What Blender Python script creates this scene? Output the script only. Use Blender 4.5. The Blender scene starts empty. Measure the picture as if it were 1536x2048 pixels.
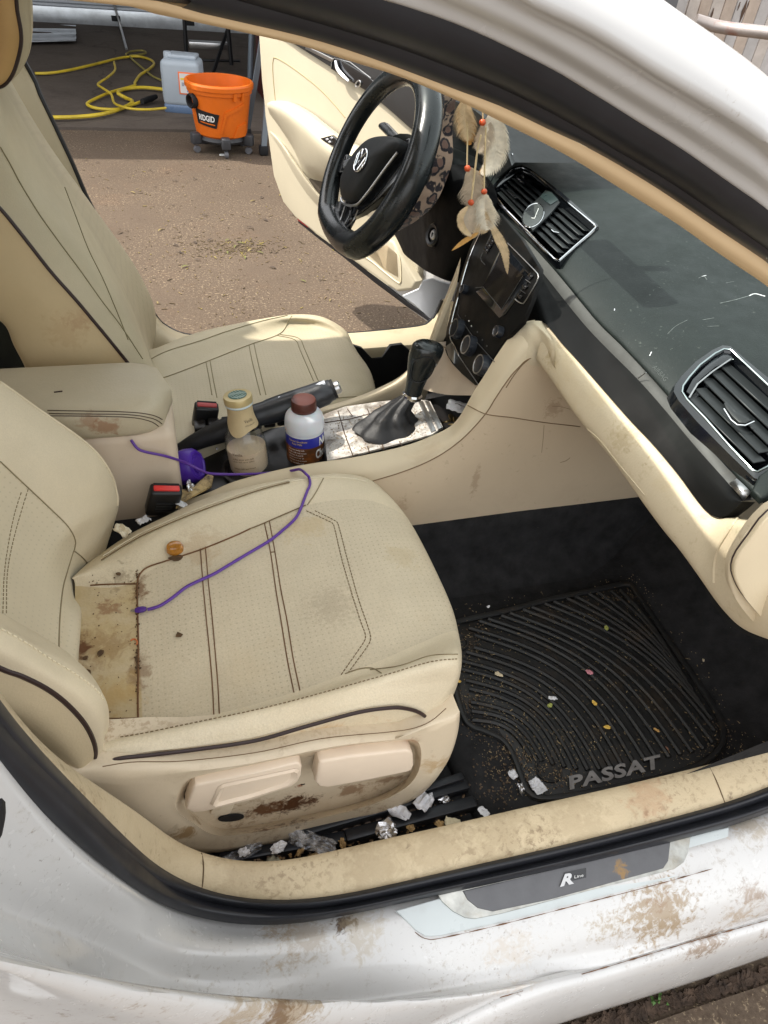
import bpy, bmesh, math, random
from mathutils import Vector, Matrix, noise
from mathutils.bvhtree import BVHTree
random.seed(7)
S = bpy.context.scene
COL = S.collection
# ---------------------------------------------------------------- camera
V = Vector
CAM = Vector((0, -1.07, 1.37))
FPX = 1420.0
def _axes():
    x = Vector((6000-768, 380-1024, FPX)).normalized()
    y = Vector((270-768, -280-1024, FPX)); y -= x*(x.dot(y)); y.normalize()
    z = x.cross(y)
    if z[1] > 0: z = -z
    return x, y, z
AX, AY, AZ = _axes()
def ray(px, py):
    v = Vector((px-768, py-1024, FPX))/FPX
    return Vector((AX.dot(v), AY.dot(v), AZ.dot(v)))
cd = bpy.data.cameras.new('camera'); cam = bpy.data.objects.new('camera', cd); COL.objects.link(cam)
right = Vector((AX[0], AY[0], AZ[0])); down = Vector((AX[1], AY[1], AZ[1])); fwd = Vector((AX[2], AY[2], AZ[2]))
M = Matrix.Identity(4)
for i in range(3):
    M[i][0] = right[i]; M[i][1] = -down[i]; M[i][2] = -fwd[i]; M[i][3] = CAM[i]
cam.matrix_world = M
cd.sensor_fit = 'VERTICAL'; cd.sensor_height = 24; cd.lens = 24*FPX/2048
cd.clip_start = .02; cd.clip_end = 500
S.camera = cam
# ---------------------------------------------------------------- world, sun, exposure
SUN_TRAVEL = Vector((.52, -.22, -.80)).normalized()
w = bpy.data.worlds.new('World'); S.world = w; w.use_nodes = True
nt = w.node_tree; bg = nt.nodes['Background']
sky = nt.nodes.new('ShaderNodeTexSky'); sky.sky_type = 'NISHITA'; sky.sun_disc = False
sd = -SUN_TRAVEL
sky.sun_elevation = math.asin(sd.z); sky.sun_rotation = math.atan2(sd.x, sd.y)
sky.air_density = 1.0; sky.dust_density = 3.5; sky.ozone_density = .6
hs = nt.nodes.new('ShaderNodeHueSaturation'); hs.inputs['Saturation'].default_value = .42; hs.inputs['Value'].default_value = 1.35
nt.links.new(sky.outputs[0], hs.inputs['Color']); hz = nt.nodes.new('ShaderNodeMix'); hz.data_type = 'RGBA'; hz.inputs[0].default_value = .5; hz.inputs[7].default_value = (7.4, 7.3, 7.0, 1)   # even veil of thin high cloud
nt.links.new(hs.outputs[0], hz.inputs[6]); nt.links.new(hz.outputs[2], bg.inputs[0]); bg.inputs[1].default_value = .15
sl = bpy.data.lights.new('sun', 'SUN'); sl.energy = 2.8; sl.angle = math.radians(.6); sl.color = (1, .95, .86)
so = bpy.data.objects.new('sun', sl); COL.objects.link(so)
so.rotation_euler = SUN_TRAVEL.to_track_quat('-Z', 'Y').to_euler(); so.location = (0, 0, 6)
S.view_settings.view_transform = 'Standard'; S.view_settings.look = 'None'
S.view_settings.exposure = 1.22; S.view_settings.gamma = 1; S.view_settings.use_curve_mapping = False
S.render.engine = 'CYCLES'
S.cycles.max_bounces = 8; S.cycles.diffuse_bounces = 5; S.cycles.transparent_max_bounces = 12
# ---------------------------------------------------------------- point helpers
def P(px, py, k, v):
    r = ray(px, py)
    if k == 'd': return CAM + r*v
    i = 'xyz'.index(k)
    return CAM + r*((v-CAM[i])/r[i])
def PN(px, py, o, n, off=0.0):
    r = ray(px, py); o = o + n*off
    return CAM + r*((o-CAM).dot(n)/r.dot(n))
def R(k, v, pts):
    out = []
    for p in pts:
        if isinstance(p, Vector): out.append(p)
        elif len(p) == 2: out.append(P(p[0], p[1], k, v))
        elif len(p) == 3: out.append(P(p[0], p[1], k, p[2]))
        else: out.append(P(p[0], p[1], p[2], p[3]))
    return out
def cr(pts, n, closed=False):
    """Catmull-Rom through pts, n samples in all, evenly by index"""
    m = len(pts); out = []
    if m == 1: return [pts[0].copy() for _ in range(n)]
    segs = m if closed else m-1
    for i in range(n):
        t = i/(n if closed else n-1)*segs; k = min(int(t), segs-1); f = t-k
        if closed: p0, p1, p2, p3 = pts[(k-1) % m], pts[k], pts[(k+1) % m], pts[(k+2) % m]
        else:
            p1, p2 = pts[k], pts[k+1]
            p0 = pts[k-1] if k > 0 else p1*2-p2
            p3 = pts[k+2] if k+2 < m else p2*2-p1
        f2 = f*f; f3 = f2*f
        out.append(.5*((2*p1)+(p2-p0)*f+(2*p0-5*p1+4*p2-p3)*f2+(3*p1-p0-3*p2+p3)*f3))
    return out
def rs(pts, n, closed=False):
    """resample by arc length"""
    d = cr(pts, max(len(pts)*10, 20), closed)
    if closed: d = d+[d[0]]
    L = [0]
    for a, b in zip(d, d[1:]): L.append(L[-1]+(b-a).length)
    out = []; j = 0; tot = L[-1]
    for i in range(n):
        s = tot*i/(n if closed else n-1)
        while j < len(L)-2 and L[j+1] < s: j += 1
        q = (s-L[j])/max(L[j+1]-L[j], 1e-9)
        out.append(d[j].lerp(d[j+1], min(max(q, 0), 1)))
    return out
def lin(pts, n):
    L = [0]
    for a, b in zip(pts, pts[1:]): L.append(L[-1]+(b-a).length)
    out = []; j = 0
    for i in range(n):
        s = L[-1]*i/(n-1)
        while j < len(L)-2 and L[j+1] < s: j += 1
        q = (s-L[j])/max(L[j+1]-L[j], 1e-9)
        out.append(pts[j].lerp(pts[j+1], min(max(q, 0), 1)))
    return out
# ---------------------------------------------------------------- mesh builder
class MB:
    def __init__(s): s.v = []; s.f = []; s.m = []
    def add(s, vs, fs, mi=0):
        o = len(s.v); s.v += [Vector(q) for q in vs]
        for f in fs: s.f.append(tuple(i+o for i in f)); s.m.append(mi)
        return s
    def grid(s, g, mi=0, cu=False, cv=False, mis=None):
        nu, nv = len(g), len(g[0]); o = len(s.v)
        for r_ in g: s.v += [Vector(q) for q in r_]
        for i in range(nu if cu else nu-1):
            for j in range(nv if cv else nv-1):
                a = o+i*nv+j; b = o+i*nv+(j+1) % nv; c = o+((i+1) % nu)*nv+(j+1) % nv; d = o+((i+1) % nu)*nv+j
                s.f.append((a, b, c, d)); s.m.append(mis[i] if mis else mi)
        return s
    def loft(s, rows, nv=40, nu=5, mi=0, bands=None, linear=False, aligned=False):
        """rows of control points; smooth across rows too"""
        rr = [cr(r_, nv) if aligned else rs(r_, nv) for r_ in rows]
        k = len(rr); n = (k-1)*nu+1
        cols = [(lin([r_[j] for r_ in rr], n) if False else cr([r_[j] for r_ in rr], n)) if not linear else
                [rr[min(i//nu, k-2)][j].lerp(rr[min(i//nu, k-2)+1][j], (i-min(i//nu, k-2)*nu)/nu) for i in range(n)] for j in range(nv)]
        g = [[cols[j][i] for j in range(nv)] for i in range(n)]
        mis = [bands[min(i//nu, k-2)] for i in range(n-1)] if bands else None
        return s.grid(g, mi, mis=mis)
    def tube(s, pts, r, n=8, mi=0, closed=False, cap=True, flat=1.0, up=None):
        m = len(pts); g = []; nrm = None
        for i, p in enumerate(pts):
            a = pts[(i-1) % m] if (closed or i > 0) else pts[i]; b = pts[(i+1) % m] if (closed or i < m-1) else pts[i]
            t = (b-a); t = t.normalized() if t.length > 1e-9 else Vector((1, 0, 0))
            if nrm is None:
                nrm = (up if up is not None else Vector((0, 0, 1)) if abs(t.z) < .9 else Vector((1, 0, 0)))
            elif up is not None: nrm = up
            nrm = nrm - t*nrm.dot(t)
            if nrm.length < 1e-6: nrm = t.orthogonal()
            nrm.normalize(); bi = t.cross(nrm)
            rad = r[i] if isinstance(r, (list, tuple)) else r
            g.append([p+(nrm*math.cos(x)*flat+bi*math.sin(x))*rad for x in [2*math.pi*q/n for q in range(n)]])
        s.grid(g, mi, cu=closed, cv=True)
        if cap and not closed:
            o = len(s.v); s.v += [q.copy() for q in g[0]]+[q.copy() for q in g[-1]]
            s.f.append(tuple(o+i for i in range(n))[::-1]); s.m.append(mi)
            s.f.append(tuple(o+n+i for i in range(n))); s.m.append(mi)
        return s
    def box(s, c, size, rot=None, bev=0.0, seg=2, mi=0, taper=None):
        bm = bmesh.new(); bmesh.ops.create_cube(bm, size=1)
        for v in bm.verts:
            v.co = Vector((v.co.x*size[0], v.co.y*size[1], v.co.z*size[2]))
            if taper and v.co.z > 0: v.co.x *= taper[0]; v.co.y *= taper[1]
        if bev: bmesh.ops.bevel(bm, geom=bm.edges[:], offset=bev, segments=seg, profile=.5, affect='EDGES')
        Rm = rot if rot is not None else Matrix.Identity(3)
        c = Vector(c); bm.verts.index_update()
        s.add([Rm @ v.co + c for v in bm.verts], [[v.index for v in f.verts] for f in bm.faces], mi); bm.free()
        return s
    def lathe(s, c, prof, axis=Vector((0, 0, 1)), n=28, mi=0, cap=False, sx=1.0, arc=None):
        axis = axis.normalized(); a = axis.orthogonal().normalized(); b = axis.cross(a); c = Vector(c)
        g = [[c+axis*h+(a*math.cos(t)*sx+b*math.sin(t))*r for t in [2*math.pi*q/n for q in range(n)]] for r, h in prof]
        s.grid(g, mi, cv=True)
        if cap:
            o = len(s.v); s.v += [q.copy() for q in g[-1]]; s.f.append(tuple(range(o, o+n))); s.m.append(mi)
            o = len(s.v); s.v += [q.copy() for q in g[0]]; s.f.append(tuple(range(o, o+n))[::-1]); s.m.append(mi)
        return s
    def poly(s, pts, n, thick=0.0, mi=0, bev=0.0, seg=2):
        """extruded planar polygon: front face pushed along n by thick"""
        n = n.normalized(); bm = bmesh.new()
        base = [bm.verts.new(p) for p in pts]; f = bm.faces.new(base)
        if thick:
            e = bmesh.ops.extrude_face_region(bm, geom=[f]); vs = [q for q in e['geom'] if isinstance(q, bmesh.types.BMVert)]
            for v in vs: v.co += n*thick
            if bev:
                top = [ed for ed in bm.edges if all(v in vs for v in ed.verts)]
                bmesh.ops.bevel(bm, geom=top, offset=bev, segments=seg, profile=.5, affect='EDGES')
        bmesh.ops.recalc_face_normals(bm, faces=bm.faces[:]); bm.verts.index_update()
        s.add([v.co for v in bm.verts], [[v.index for v in q.verts] for q in bm.faces], mi); bm.free()
        return s
    def build(s, name, mats, parent=None, sharp=38, solid=0, label=None, flip=False, weld=False, dispn=None):
        me = bpy.data.meshes.new(name)
        me.from_pydata([tuple(v) for v in s.v], [], s.f)
        mats = mats if isinstance(mats, (list, tuple)) else [mats]
        for m_ in mats: me.materials.append(m_)
        for p_, mi in zip(me.polygons, s.m): p_.material_index = mi
        if weld:
            bm = bmesh.new(); bm.from_mesh(me); bmesh.ops.remove_doubles(bm, verts=bm.verts[:], dist=2e-4)
            bmesh.ops.recalc_face_normals(bm, faces=bm.faces[:]); bm.to_mesh(me); bm.free()
        me.shade_smooth(); me.set_sharp_from_angle(angle=math.radians(sharp))
        o = bpy.data.objects.new(name, me); COL.objects.link(o)
        if parent: attach(o, parent)
        if solid:
            md = o.modifiers.new('solid', 'SOLIDIFY'); md.thickness = solid; md.offset = 0
        if label: o['label'] = label
        return o
def wm(o):
    m = o.matrix_basis.copy()
    if o.parent: m = wm(o.parent) @ o.matrix_parent_inverse @ m
    return m
def attach(o, parent):
    o.parent = parent; o.matrix_parent_inverse = wm(parent).inverted()
def tag(o, label, cat, group=None, kind=None):
    if label: o['label'] = label
    if cat: o['category'] = cat
    if group: o['group'] = group
    if kind: o['kind'] = kind
    return o
def thing(name, loc, label=None, cat=None, group=None, rz=0):
    o = bpy.data.objects.new(name, None); COL.objects.link(o); o.location = loc; o.rotation_euler = (0, 0, rz)
    o.empty_display_size = .05
    return tag(o, label, cat, group)
def sub(name, parent, loc=None):
    o = bpy.data.objects.new(name, None); COL.objects.link(o); o.location = (0, 0, 0); o.empty_display_size = .03
    attach(o, parent); return o
# ---------------------------------------------------------------- materials
def hexc(h):
    h = h.lstrip('#'); c = [int(h[i:i+2], 16)/255 for i in (0, 2, 4)]
    return tuple(((x/12.92) if x <= .04045 else ((x+.055)/1.055)**2.4) for x in c)+(1,)
class NT:
    def __init__(s, m): s.t = m.node_tree; s.n = s.t.nodes; s.l = s.t.links
    def new(s, ty, **k):
        o = s.n.new(ty)
        for a, b in k.items(): setattr(o, a, b)
        return o
    def link(s, a, b): s.l.new(a, b)
    def coord(s, scale=None):
        tc = s.new('ShaderNodeTexCoord'); o = tc.outputs['Object']
        if scale is not None:
            mp = s.new('ShaderNodeMapping'); s.link(o, mp.inputs[0]); mp.inputs['Scale'].default_value = scale; o = mp.outputs[0]
        return o
    def noise(s, scale, detail=4, rough=.6, co=None, dist=0):
        n = s.new('ShaderNodeTexNoise'); n.inputs['Scale'].default_value = scale; n.inputs['Detail'].default_value = detail
        n.inputs['Roughness'].default_value = rough; n.inputs['Distortion'].default_value = dist
        s.link(co if co is not None else s.coord(), n.inputs['Vector']); return n.outputs['Fac']
    def rng(s, x, a, b, c=0.0, d=1.0, smooth=False):
        n = s.new('ShaderNodeMapRange'); n.interpolation_type = 'SMOOTHSTEP' if smooth else 'LINEAR'
        s.link(x, n.inputs[0])
        for i, v in enumerate((a, b, c, d)): n.inputs[1+i].default_value = v
        return n.outputs[0]
    def math(s, op, a, b=None):
        n = s.new('ShaderNodeMath', operation=op)
        for i, v in enumerate((a, b)):
            if v is None: continue
            if isinstance(v, (int, float)): n.inputs[i].default_value = v
            else: s.link(v, n.inputs[i])
        return n.outputs[0]
    def mix(s, f, a, b):
        n = s.new('ShaderNodeMix', data_type='RGBA')
        for sock, v in ((n.inputs[0], f), (n.inputs[6], a), (n.inputs[7], b)):
            if isinstance(v, (int, float)): sock.default_value = v
            elif isinstance(v, tuple): sock.default_value = v
            else: s.link(v, sock)
        return n.outputs[2]
MATS = {}
def mat(name, base, rough=.5, metal=0.0, var=(12, .12), fine=None, bump=None, spots=(), dirt=None, coat=0.0, spec=.5,
        perf=None, trans=0.0, ior=1.45, alpha=1.0, extra=None, speck=None, sheen=0.0, sss=0.0, croak=.05, grit=None):
    if name in MATS: return MATS[name]
    m = bpy.data.materials.new(name); m.use_nodes = True; T = NT(m); b = T.n['Principled BSDF']
    base = hexc(base) if isinstance(base, str) else base
    col = base
    if var:
        f = T.rng(T.noise(var[0], 5), .3, .7)
        dk = tuple(c*(1-var[1]) for c in base[:3])+(1,); lt = tuple(min(c*(1+var[1]*.6), 1) for c in base[:3])+(1,)
        col = T.mix(f, dk, lt)
    if fine:
        f = T.rng(T.noise(fine[0], 2), .35, .65)
        col = T.mix(T.math('MULTIPLY', f, fine[1]), col, tuple(c*.55 for c in base[:3])+(1,))
    if perf:
        vo = T.new('ShaderNodeTexVoronoi'); vo.inputs['Randomness'].default_value = 0.0; vo.inputs['Scale'].default_value = 1/perf[0]
        sp = T.coord(perf[2] if len(perf) > 2 else (1, 1, 0))
        T.link(sp, vo.inputs['Vector'])
        pf = T.rng(vo.outputs['Distance'], .10, .17, 1, 0)
        pf = T.math('MULTIPLY', pf, T.rng(T.noise(8, 3), .35, .65, .35, 1))
        if len(perf) > 3:
            sx = T.new('ShaderNodeSeparateXYZ'); T.link(T.coord(), sx.inputs[0]); gate = T.rng(sx.outputs[0], perf[3], perf[3]+.002); pf = T.math('MULTIPLY', pf, gate)
            yl = T.math('MULTIPLY', T.math('SUBTRACT', 1.0, gate), T.rng(T.noise(14, 6, .65), .3, .6, .25, .75)); col = T.mix(yl, col, hexc('#b59d6c'))
        col = T.mix(T.math('MULTIPLY', pf, perf[1]), col, tuple(c*.35 for c in base[:3])+(1,))
    if dirt:   # (scale, lo, hi, colour, strength)
        for (sc, lo, hi, dc, st) in (dirt if isinstance(dirt, list) else [dirt]):
            f = T.rng(T.noise(sc, 8, .68, dist=.4), lo, hi)
            col = T.mix(T.math('MULTIPLY', f, st), col, hexc(dc))
    if grit:   # list of (fine scale, lo, hi, coarse scale, lo, hi, colour, strength)
        for (sc, lo, hi, s2, l2, h2, dc, st) in grit:
            f = T.math('MULTIPLY', T.rng(T.noise(sc, 6, .7, dist=.3), lo, hi), T.rng(T.noise(s2, 3, .5), l2, h2))
            col = T.mix(T.math('MULTIPLY', f, st), col, hexc(dc))
    if speck:  # small debris specks (scale, threshold, colour)
        for (sc, th, dc) in (speck if isinstance(speck, list) else [speck]):
            vo = T.new('ShaderNodeTexVoronoi'); vo.inputs['Scale'].default_value = sc
            T.link(T.coord(), vo.inputs['Vector'])
            sz = T.rng(T.noise(sc*.13, 2), .45, .75)
            f = T.rng(T.math('DIVIDE', vo.outputs['Distance'], T.math('ADD', sz, .001)), th*.6, th, 1, 0)
            col = T.mix(f, col, hexc(dc))
    for sp in spots:    # (centre, radius, colour, strength, noise scale, [stretch xyz])
        c, r, dc, st, ns = sp[:5]; str_ = sp[5] if len(sp) > 5 else (1, 1, 1)
        vm = T.new('ShaderNodeVectorMath', operation='SUBTRACT'); T.link(T.coord(), vm.inputs[0]); vm.inputs[1].default_value = c
        v2 = T.new('ShaderNodeVectorMath', operation='MULTIPLY'); T.link(vm.outputs[0], v2.inputs[0]); v2.inputs[1].default_value = str_
        v3 = T.new('ShaderNodeVectorMath', operation='LENGTH'); T.link(v2.outputs[0], v3.inputs[0])
        fall = T.rng(v3.outputs['Value'], 0, r, 1, 0)
        nn = T.noise(ns, 7, .7, dist=.6)
        f = T.rng(T.math('ADD', fall, T.math('MULTIPLY', T.math('SUBTRACT', nn, .5), 2.2)), .42, .75)
        f = T.math('MULTIPLY', T.math('MULTIPLY', f, T.rng(fall, 0, .25)), st)
        col = T.mix(f, col, hexc(dc))
    if extra: col = extra(T, col)
    if isinstance(col, tuple): b.inputs['Base Color'].default_value = col
    else: T.link(col, b.inputs['Base Color'])
    b.inputs['Roughness'].default_value = rough; b.inputs['Metallic'].default_value = metal
    b.inputs['Specular IOR Level'].default_value = spec; b.inputs['Coat Weight'].default_value = coat
    b.inputs['Coat Roughness'].default_value = croak
    b.inputs['Transmission Weight'].default_value = trans; b.inputs['IOR'].default_value = ior
    b.inputs['Alpha'].default_value = alpha; b.inputs['Sheen Weight'].default_value = sheen
    if sss: b.inputs['Subsurface Weight'].default_value = sss; b.inputs['Subsurface Scale'].default_value = .01
    if rough > .15 and metal < .5 and not trans:
        rr = T.rng(T.noise(25, 4), .3, .7, max(rough-.07, .02), min(rough+.09, 1)); T.link(rr, b.inputs['Roughness'])
    if bump:
        prev = None
        for (sc, st, di) in (bump if isinstance(bump, list) else [bump]):
            bn = T.new('ShaderNodeBump'); bn.inputs['Strength'].default_value = st; bn.inputs['Distance'].default_value = di
            if sc > 150:
                vo = T.new('ShaderNodeTexVoronoi'); vo.inputs['Scale'].default_value = sc; T.link(T.coord(), vo.inputs['Vector'])
                T.link(vo.outputs['Distance'], bn.inputs['Height'])
            else: T.link(T.noise(sc, 4), bn.inputs['Height'])
            if prev: T.link(prev, bn.inputs['Normal'])
            prev = bn.outputs[0]
        T.link(prev, b.inputs['Normal'])
    MATS[name] = m; return m
LE = dict(rough=.5, spec=.4, bump=[(420, .25, .0006), (14, .25, .004)])
leather = mat('cream_leather', '#d2c4a8', var=(9, .10), fine=(700, .12), **LE)
leather_d = mat('shaded_driver_leather', '#bbb095', var=(8, .08), fine=(700, .1), **LE)  # same cream leather, with the driver side's shade put into the colour
leather_perf_d = mat('shaded_driver_perforated_leather', '#b5aa90', var=(8, .08), perf=(.008, .35), **LE)  # perforated cream leather, darkened for the same shade
side_leather = mat('side_panel_leather', '#c0b091', var=(6, .08), fine=(700, .1), **LE)
plastic = mat('cream_plastic', '#c9b79a', rough=.5, var=(7, .09), fine=(600, .08), bump=(380, .15, .0004), dirt=[(9, .56, .74, '#8d7350', .35), (60, .62, .74, '#6b5238', .3)])
plastic_c = mat('clean_cream_plastic', '#c9b696', rough=.45, var=(6, .05), bump=(380, .1, .0003))
lever_m = mat('lever_plastic', '#dccab4', rough=.4, var=(10, .06), dirt=(14, .62, .75, '#a08560', .4))
rubber = mat('black_rubber', (.016, .017, .021, 1), rough=.38, var=(20, .2), spec=.45, dirt=(22, .6, .8, '#4a463f', .25))
blackp = mat('black_soft_plastic', (.013, .015, .015, 1), rough=.45, var=(15, .2), bump=(500, .2, .0004), dirt=(18, .62, .85, '#5a5a50', .18))
dashm = mat('dashboard_skin', (.0085, .0125, .0118, 1), rough=.52, spec=.35, var=(6, .12), bump=(420, .3, .0006),
            dirt=[(5, .5, .9, '#3a4441', .22)], grit=[(150, .62, .72, 6, .5, .62, '#8a9088', .35)])
glossb = mat('gloss_black', (.006, .007, .009, 1), rough=.12, var=None, spec=.6, coat=.4)
matb = mat('dull_black', (.006, .006, .007, 1), rough=.75, var=None)
carpet = mat('black_carpet', (.026, .0255, .026, 1), rough=.95, spec=.1, var=(30, .4), bump=(90, .6, .003),
             dirt=[(40, .6, .85, '#3b342a', .5)], speck=[(120, .05, '#7c7059'), (60, .04, '#8d8775')])
matm = mat('rubber_mat', (.012, .012, .012, 1), rough=.5, spec=.5, var=(30, .3), bump=(60, .2, .001),
           dirt=[(22, .52, .78, '#3a2e20', .75)], speck=[(170, .06, '#7d6a4c'), (90, .04, '#a59571')])
chrome = mat('chrome', (.8, .8, .82, 1), rough=.12, metal=1, var=None)
satin = mat('satin_metal', (.5, .5, .5, 1), rough=.3, metal=1, var=(20, .1))
stripg = mat('grey_dash_strip', (.060, .058, .055, 1), rough=.55, metal=.1, var=(60, .12), spec=.5, dirt=(20, .6, .8, '#7a6f58', .25))
pipe_m = mat('brown_piping', (.028, .014, .013, 1), rough=.4, var=None)
stitch_m = mat('brown_stitch', '#6b4a2e', rough=.8, var=(60, .3))
stitch_l = mat('beige_stitch', '#8b7d60', rough=.8, var=(60, .2))
white_txt = mat('white_print', (.7, .7, .68, 1), rough=.5, var=None)
grey_txt = mat('grey_print', (.16, .15, .145, 1), rough=.6, var=(60, .3), dirt=(30, .5, .7, '#2d241a', .6))
foil = mat('crumpled_foil', (.75, .75, .77, 1), rough=.25, metal=.9, var=None, bump=(130, .5, .002))
paper = mat('white_paper', (.68, .68, .70, 1), rough=.7, var=(40, .1))
# white paint with localised grime
def pt(px, py, k, v): return tuple(P(px, py, k, v))
def sp_(a, b, k, v, r_, c_, st, ns, str_=(1, 1, 1.6)): return (pt(a, b, k, v), r_, c_, st, ns, str_)
white = mat('white_paint', (.55, .545, .535, 1), rough=.22, var=(3, .03), coat=.6, spec=.5, croak=.06,
    dirt=[(4, .5, .85, '#aaa398', .35)],
    grit=[(110, .56, .66, 6, .50, .66, '#7b6a55', .55), (95, .56, .68, 7, .44, .60, '#8a7a64', .55), (160, .6, .7, 5, .4, .6, '#5e4a38', .6)],
    spots=[sp_(1330, 1850, 'y', -.86, .12, '#8a7350', .8, 90), sp_(1230, 1880, 'y', -.86, .06, '#94805f', .6, 110), sp_(1400, 1870, 'y', -.87, .07, '#7c6348', .7, 110), sp_(480, 2010, 'y', -.86, .08, '#94805f', .6, 90), sp_(1520, 1840, 'y', -.87, .05, '#7c6348', .7, 90), sp_(1340, 1840, 'y', -.86, .06, '#86694c', .75, 120), sp_(1460, 1790, 'y', -.84, .08, '#9a8467', .6, 80), sp_(1490, 1770, 'y', -.84, .05, '#846a50', .6, 60),
           sp_(600, 2030, 'y', -.87, .13, '#94805f', .7, 80), sp_(560, 2040, 'y', -.87, .06, '#6a523a', .85, 70, (2.2, 1, .8)), sp_(660, 2010, 'y', -.87, .07, '#7c6348', .7, 110),
           sp_(880, 1945, 'y', -.85, .05, '#6e5740', .85, 90), sp_(790, 1975, 'y', -.86, .05, '#9a8467', .6, 90), sp_(950, 1925, 'y', -.85, .035, '#7e6348', .75, 110), sp_(1095, 1895, 'y', -.84, .02, '#7e6348', .7, 120), sp_(1085, 2000, 'y', -.9, .018, '#8a6f50', .8, 120), sp_(1040, 1940, 'y', -.86, .08, '#b5a591', .4, 90),
           sp_(690, 1845, 'z', .39, .03, '#54402e', .9, 90), sp_(610, 1870, 'z', .39, .06, '#9b8a72', .5, 90), sp_(550, 1890, 'z', .385, .05, '#a08c70', .6, 120), sp_(720, 1860, 'z', .385, .06, '#a99a80', .5, 80),
           sp_(1490, 1640, 'z', .39, .06, '#9c8d75', .6, 80), sp_(1440, 1640, 'z', .39, .04, '#c0ad94', .5, 80), sp_(150, 1720, 'z', .45, .02, '#8a7a66', .7, 90), sp_(170, 1720, 'z', .45, .05, '#c0b6a8', .35, 60), sp_(105, 1918, 'y', -.84, .03, '#b5a794', .5, 100)])
white_clean = mat('white_paint_pillar', (.50, .495, .485, 1), rough=.22, var=(3, .03), coat=.6, spec=.5, croak=.06, grit=[(140, .62, .7, 5, .5, .65, '#8a7a68', .5)])
exec_parts = []
# ================================================================ GROUND AND GARAGE
def noisecrack(T, col):
    vo = T.new('ShaderNodeTexVoronoi', feature='DISTANCE_TO_EDGE'); vo.inputs['Scale'].default_value = .35
    co = T.coord(); nz = T.new('ShaderNodeTexNoise'); nz.inputs['Scale'].default_value = 2.5; T.link(co, nz.inputs['Vector'])
    ad = T.new('ShaderNodeVectorMath', operation='MULTIPLY_ADD'); T.link(nz.outputs['Color'], ad.inputs[0]); ad.inputs[1].default_value = (.6, .6, .6); T.link(co, ad.inputs[2])
    T.link(ad.outputs[0], vo.inputs['Vector'])
    f = T.rng(vo.outputs['Distance'], .0, .004, .6, 0)
    return T.mix(f, col, (.03, .025, .02, 1))
concrete = mat('driveway_concrete', (.112, .083, .060, 1), rough=.92, spec=.2, var=(1.2, .14), fine=(140, .5), bump=[(140, .6, .003), (25, .3, .004)],
   dirt=[(14, .55, .75, '#5b4a3c', .5), (2.2, .55, .75, '#66503f', .4)], grit=[(70, .52, .60, 3, .3, .6, '#3f3228', .35), (95, .56, .62, 3, .3, .6, '#c4b090', .35)], speck=[(90, .10, '#c9b9a2'), (40, .06, '#4b3a2c')])
garage_floor = mat('garage_floor_concrete', (.105, .085, .070, 1), rough=.85, spec=.25, var=(1.0, .2), fine=(90, .3), bump=(30, .2, .003),
   dirt=[(2.5, .5, .75, '#37302b', .6), (20, .6, .8, '#6b635a', .3)], extra=noisecrack)
JY = 4.45   # slab joint at the garage mouth
MB().grid([[(-40, -30, 0), (40, -30, 0)], [(-40, JY, 0), (40, JY, 0)]]).build('driveway', concrete)['kind'] = 'structure'
g = MB(); g.box((-.08, JY+2.6, -.03), (8.2, 5.18, .09)); g.build('garage_floor', garage_floor)['kind'] = 'structure'
MB().grid([[(-90, -90, -.03), (90, -90, -.03)], [(-90, 90, -.03), (90, 90, -.03)]]).build('ground', concrete)['kind'] = 'structure'
wallm = mat('garage_wall_paint', (.10, .10, .105, 1), rough=.8, var=(2, .2))
roofm = mat('garage_roof_wood', (.18, .15, .12, 1), rough=.9, var=(5, .3))
gdoor = mat('garage_door_metal', (.42, .44, .47, 1), rough=.45, var=(2, .1), metal=.2, dirt=(4, .55, .8, '#4a4a48', .4))
gal = mat('galvanised_sheet', (.62, .65, .68, 1), rough=.35, metal=.7, var=(9, .2), dirt=(14, .6, .8, '#5a5650', .4))
GY = 8.55
gt = thing('garage', (2, JY+.1, 0), 'dark open garage with side walls and flat roof behind the car', 'garage')
MB().box((-4.1, 7.0, 1.35), (.15, 4.6, 2.6)).build('wall', wallm, gt)
MB().box((3.95, 7.0, 1.35), (.15, 4.6, 2.6)).build('wall', wallm, gt)
MB().box((-.08, 9.4, 1.4), (7.9, .12, 2.72)).build('wall', wallm, gt)
MB().box((-.08, 7.1, 2.78), (8.3, 5.0, .14)).build('roof', roofm, gt)
# roller door: horizontal ribs
gd = thing('garage_door', (.7, GY, .02), 'grey ribbed metal garage door with a pale bottom rail at the back of the garage', 'garage door')
zz = .16; k = 0
while zz < 2.3:
    m = MB(); h = .155
    prof = [(0, 0), (0, .02), (-.022, .035), (-.022, h-.035), (0, h-.02), (0, h)]
    m.grid([[(-3.9, GY+a, zz+b), (3.8, GY+a, zz+b)] for a, b in prof]); m.build('panel', gdoor, gd, sharp=20); zz += h+.004; k += 1
MB().box((-.05, GY-.01, .085), (7.7, .05, .145), bev=.006).build('bottom_rail', gal, gd)
for xx in (-.15, .62, 2.0): MB().box((xx, GY-.04, .085), (.09, .02, .05), bev=.005).build('bracket', matb, gd)
m = MB(); m.tube([P(228, 8, 'y', GY-.06), P(240, 50, 'y', GY-.06), P(253, 98, 'z', .02)], .012, 6); m.build('pull_cord', satin, gd)
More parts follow.
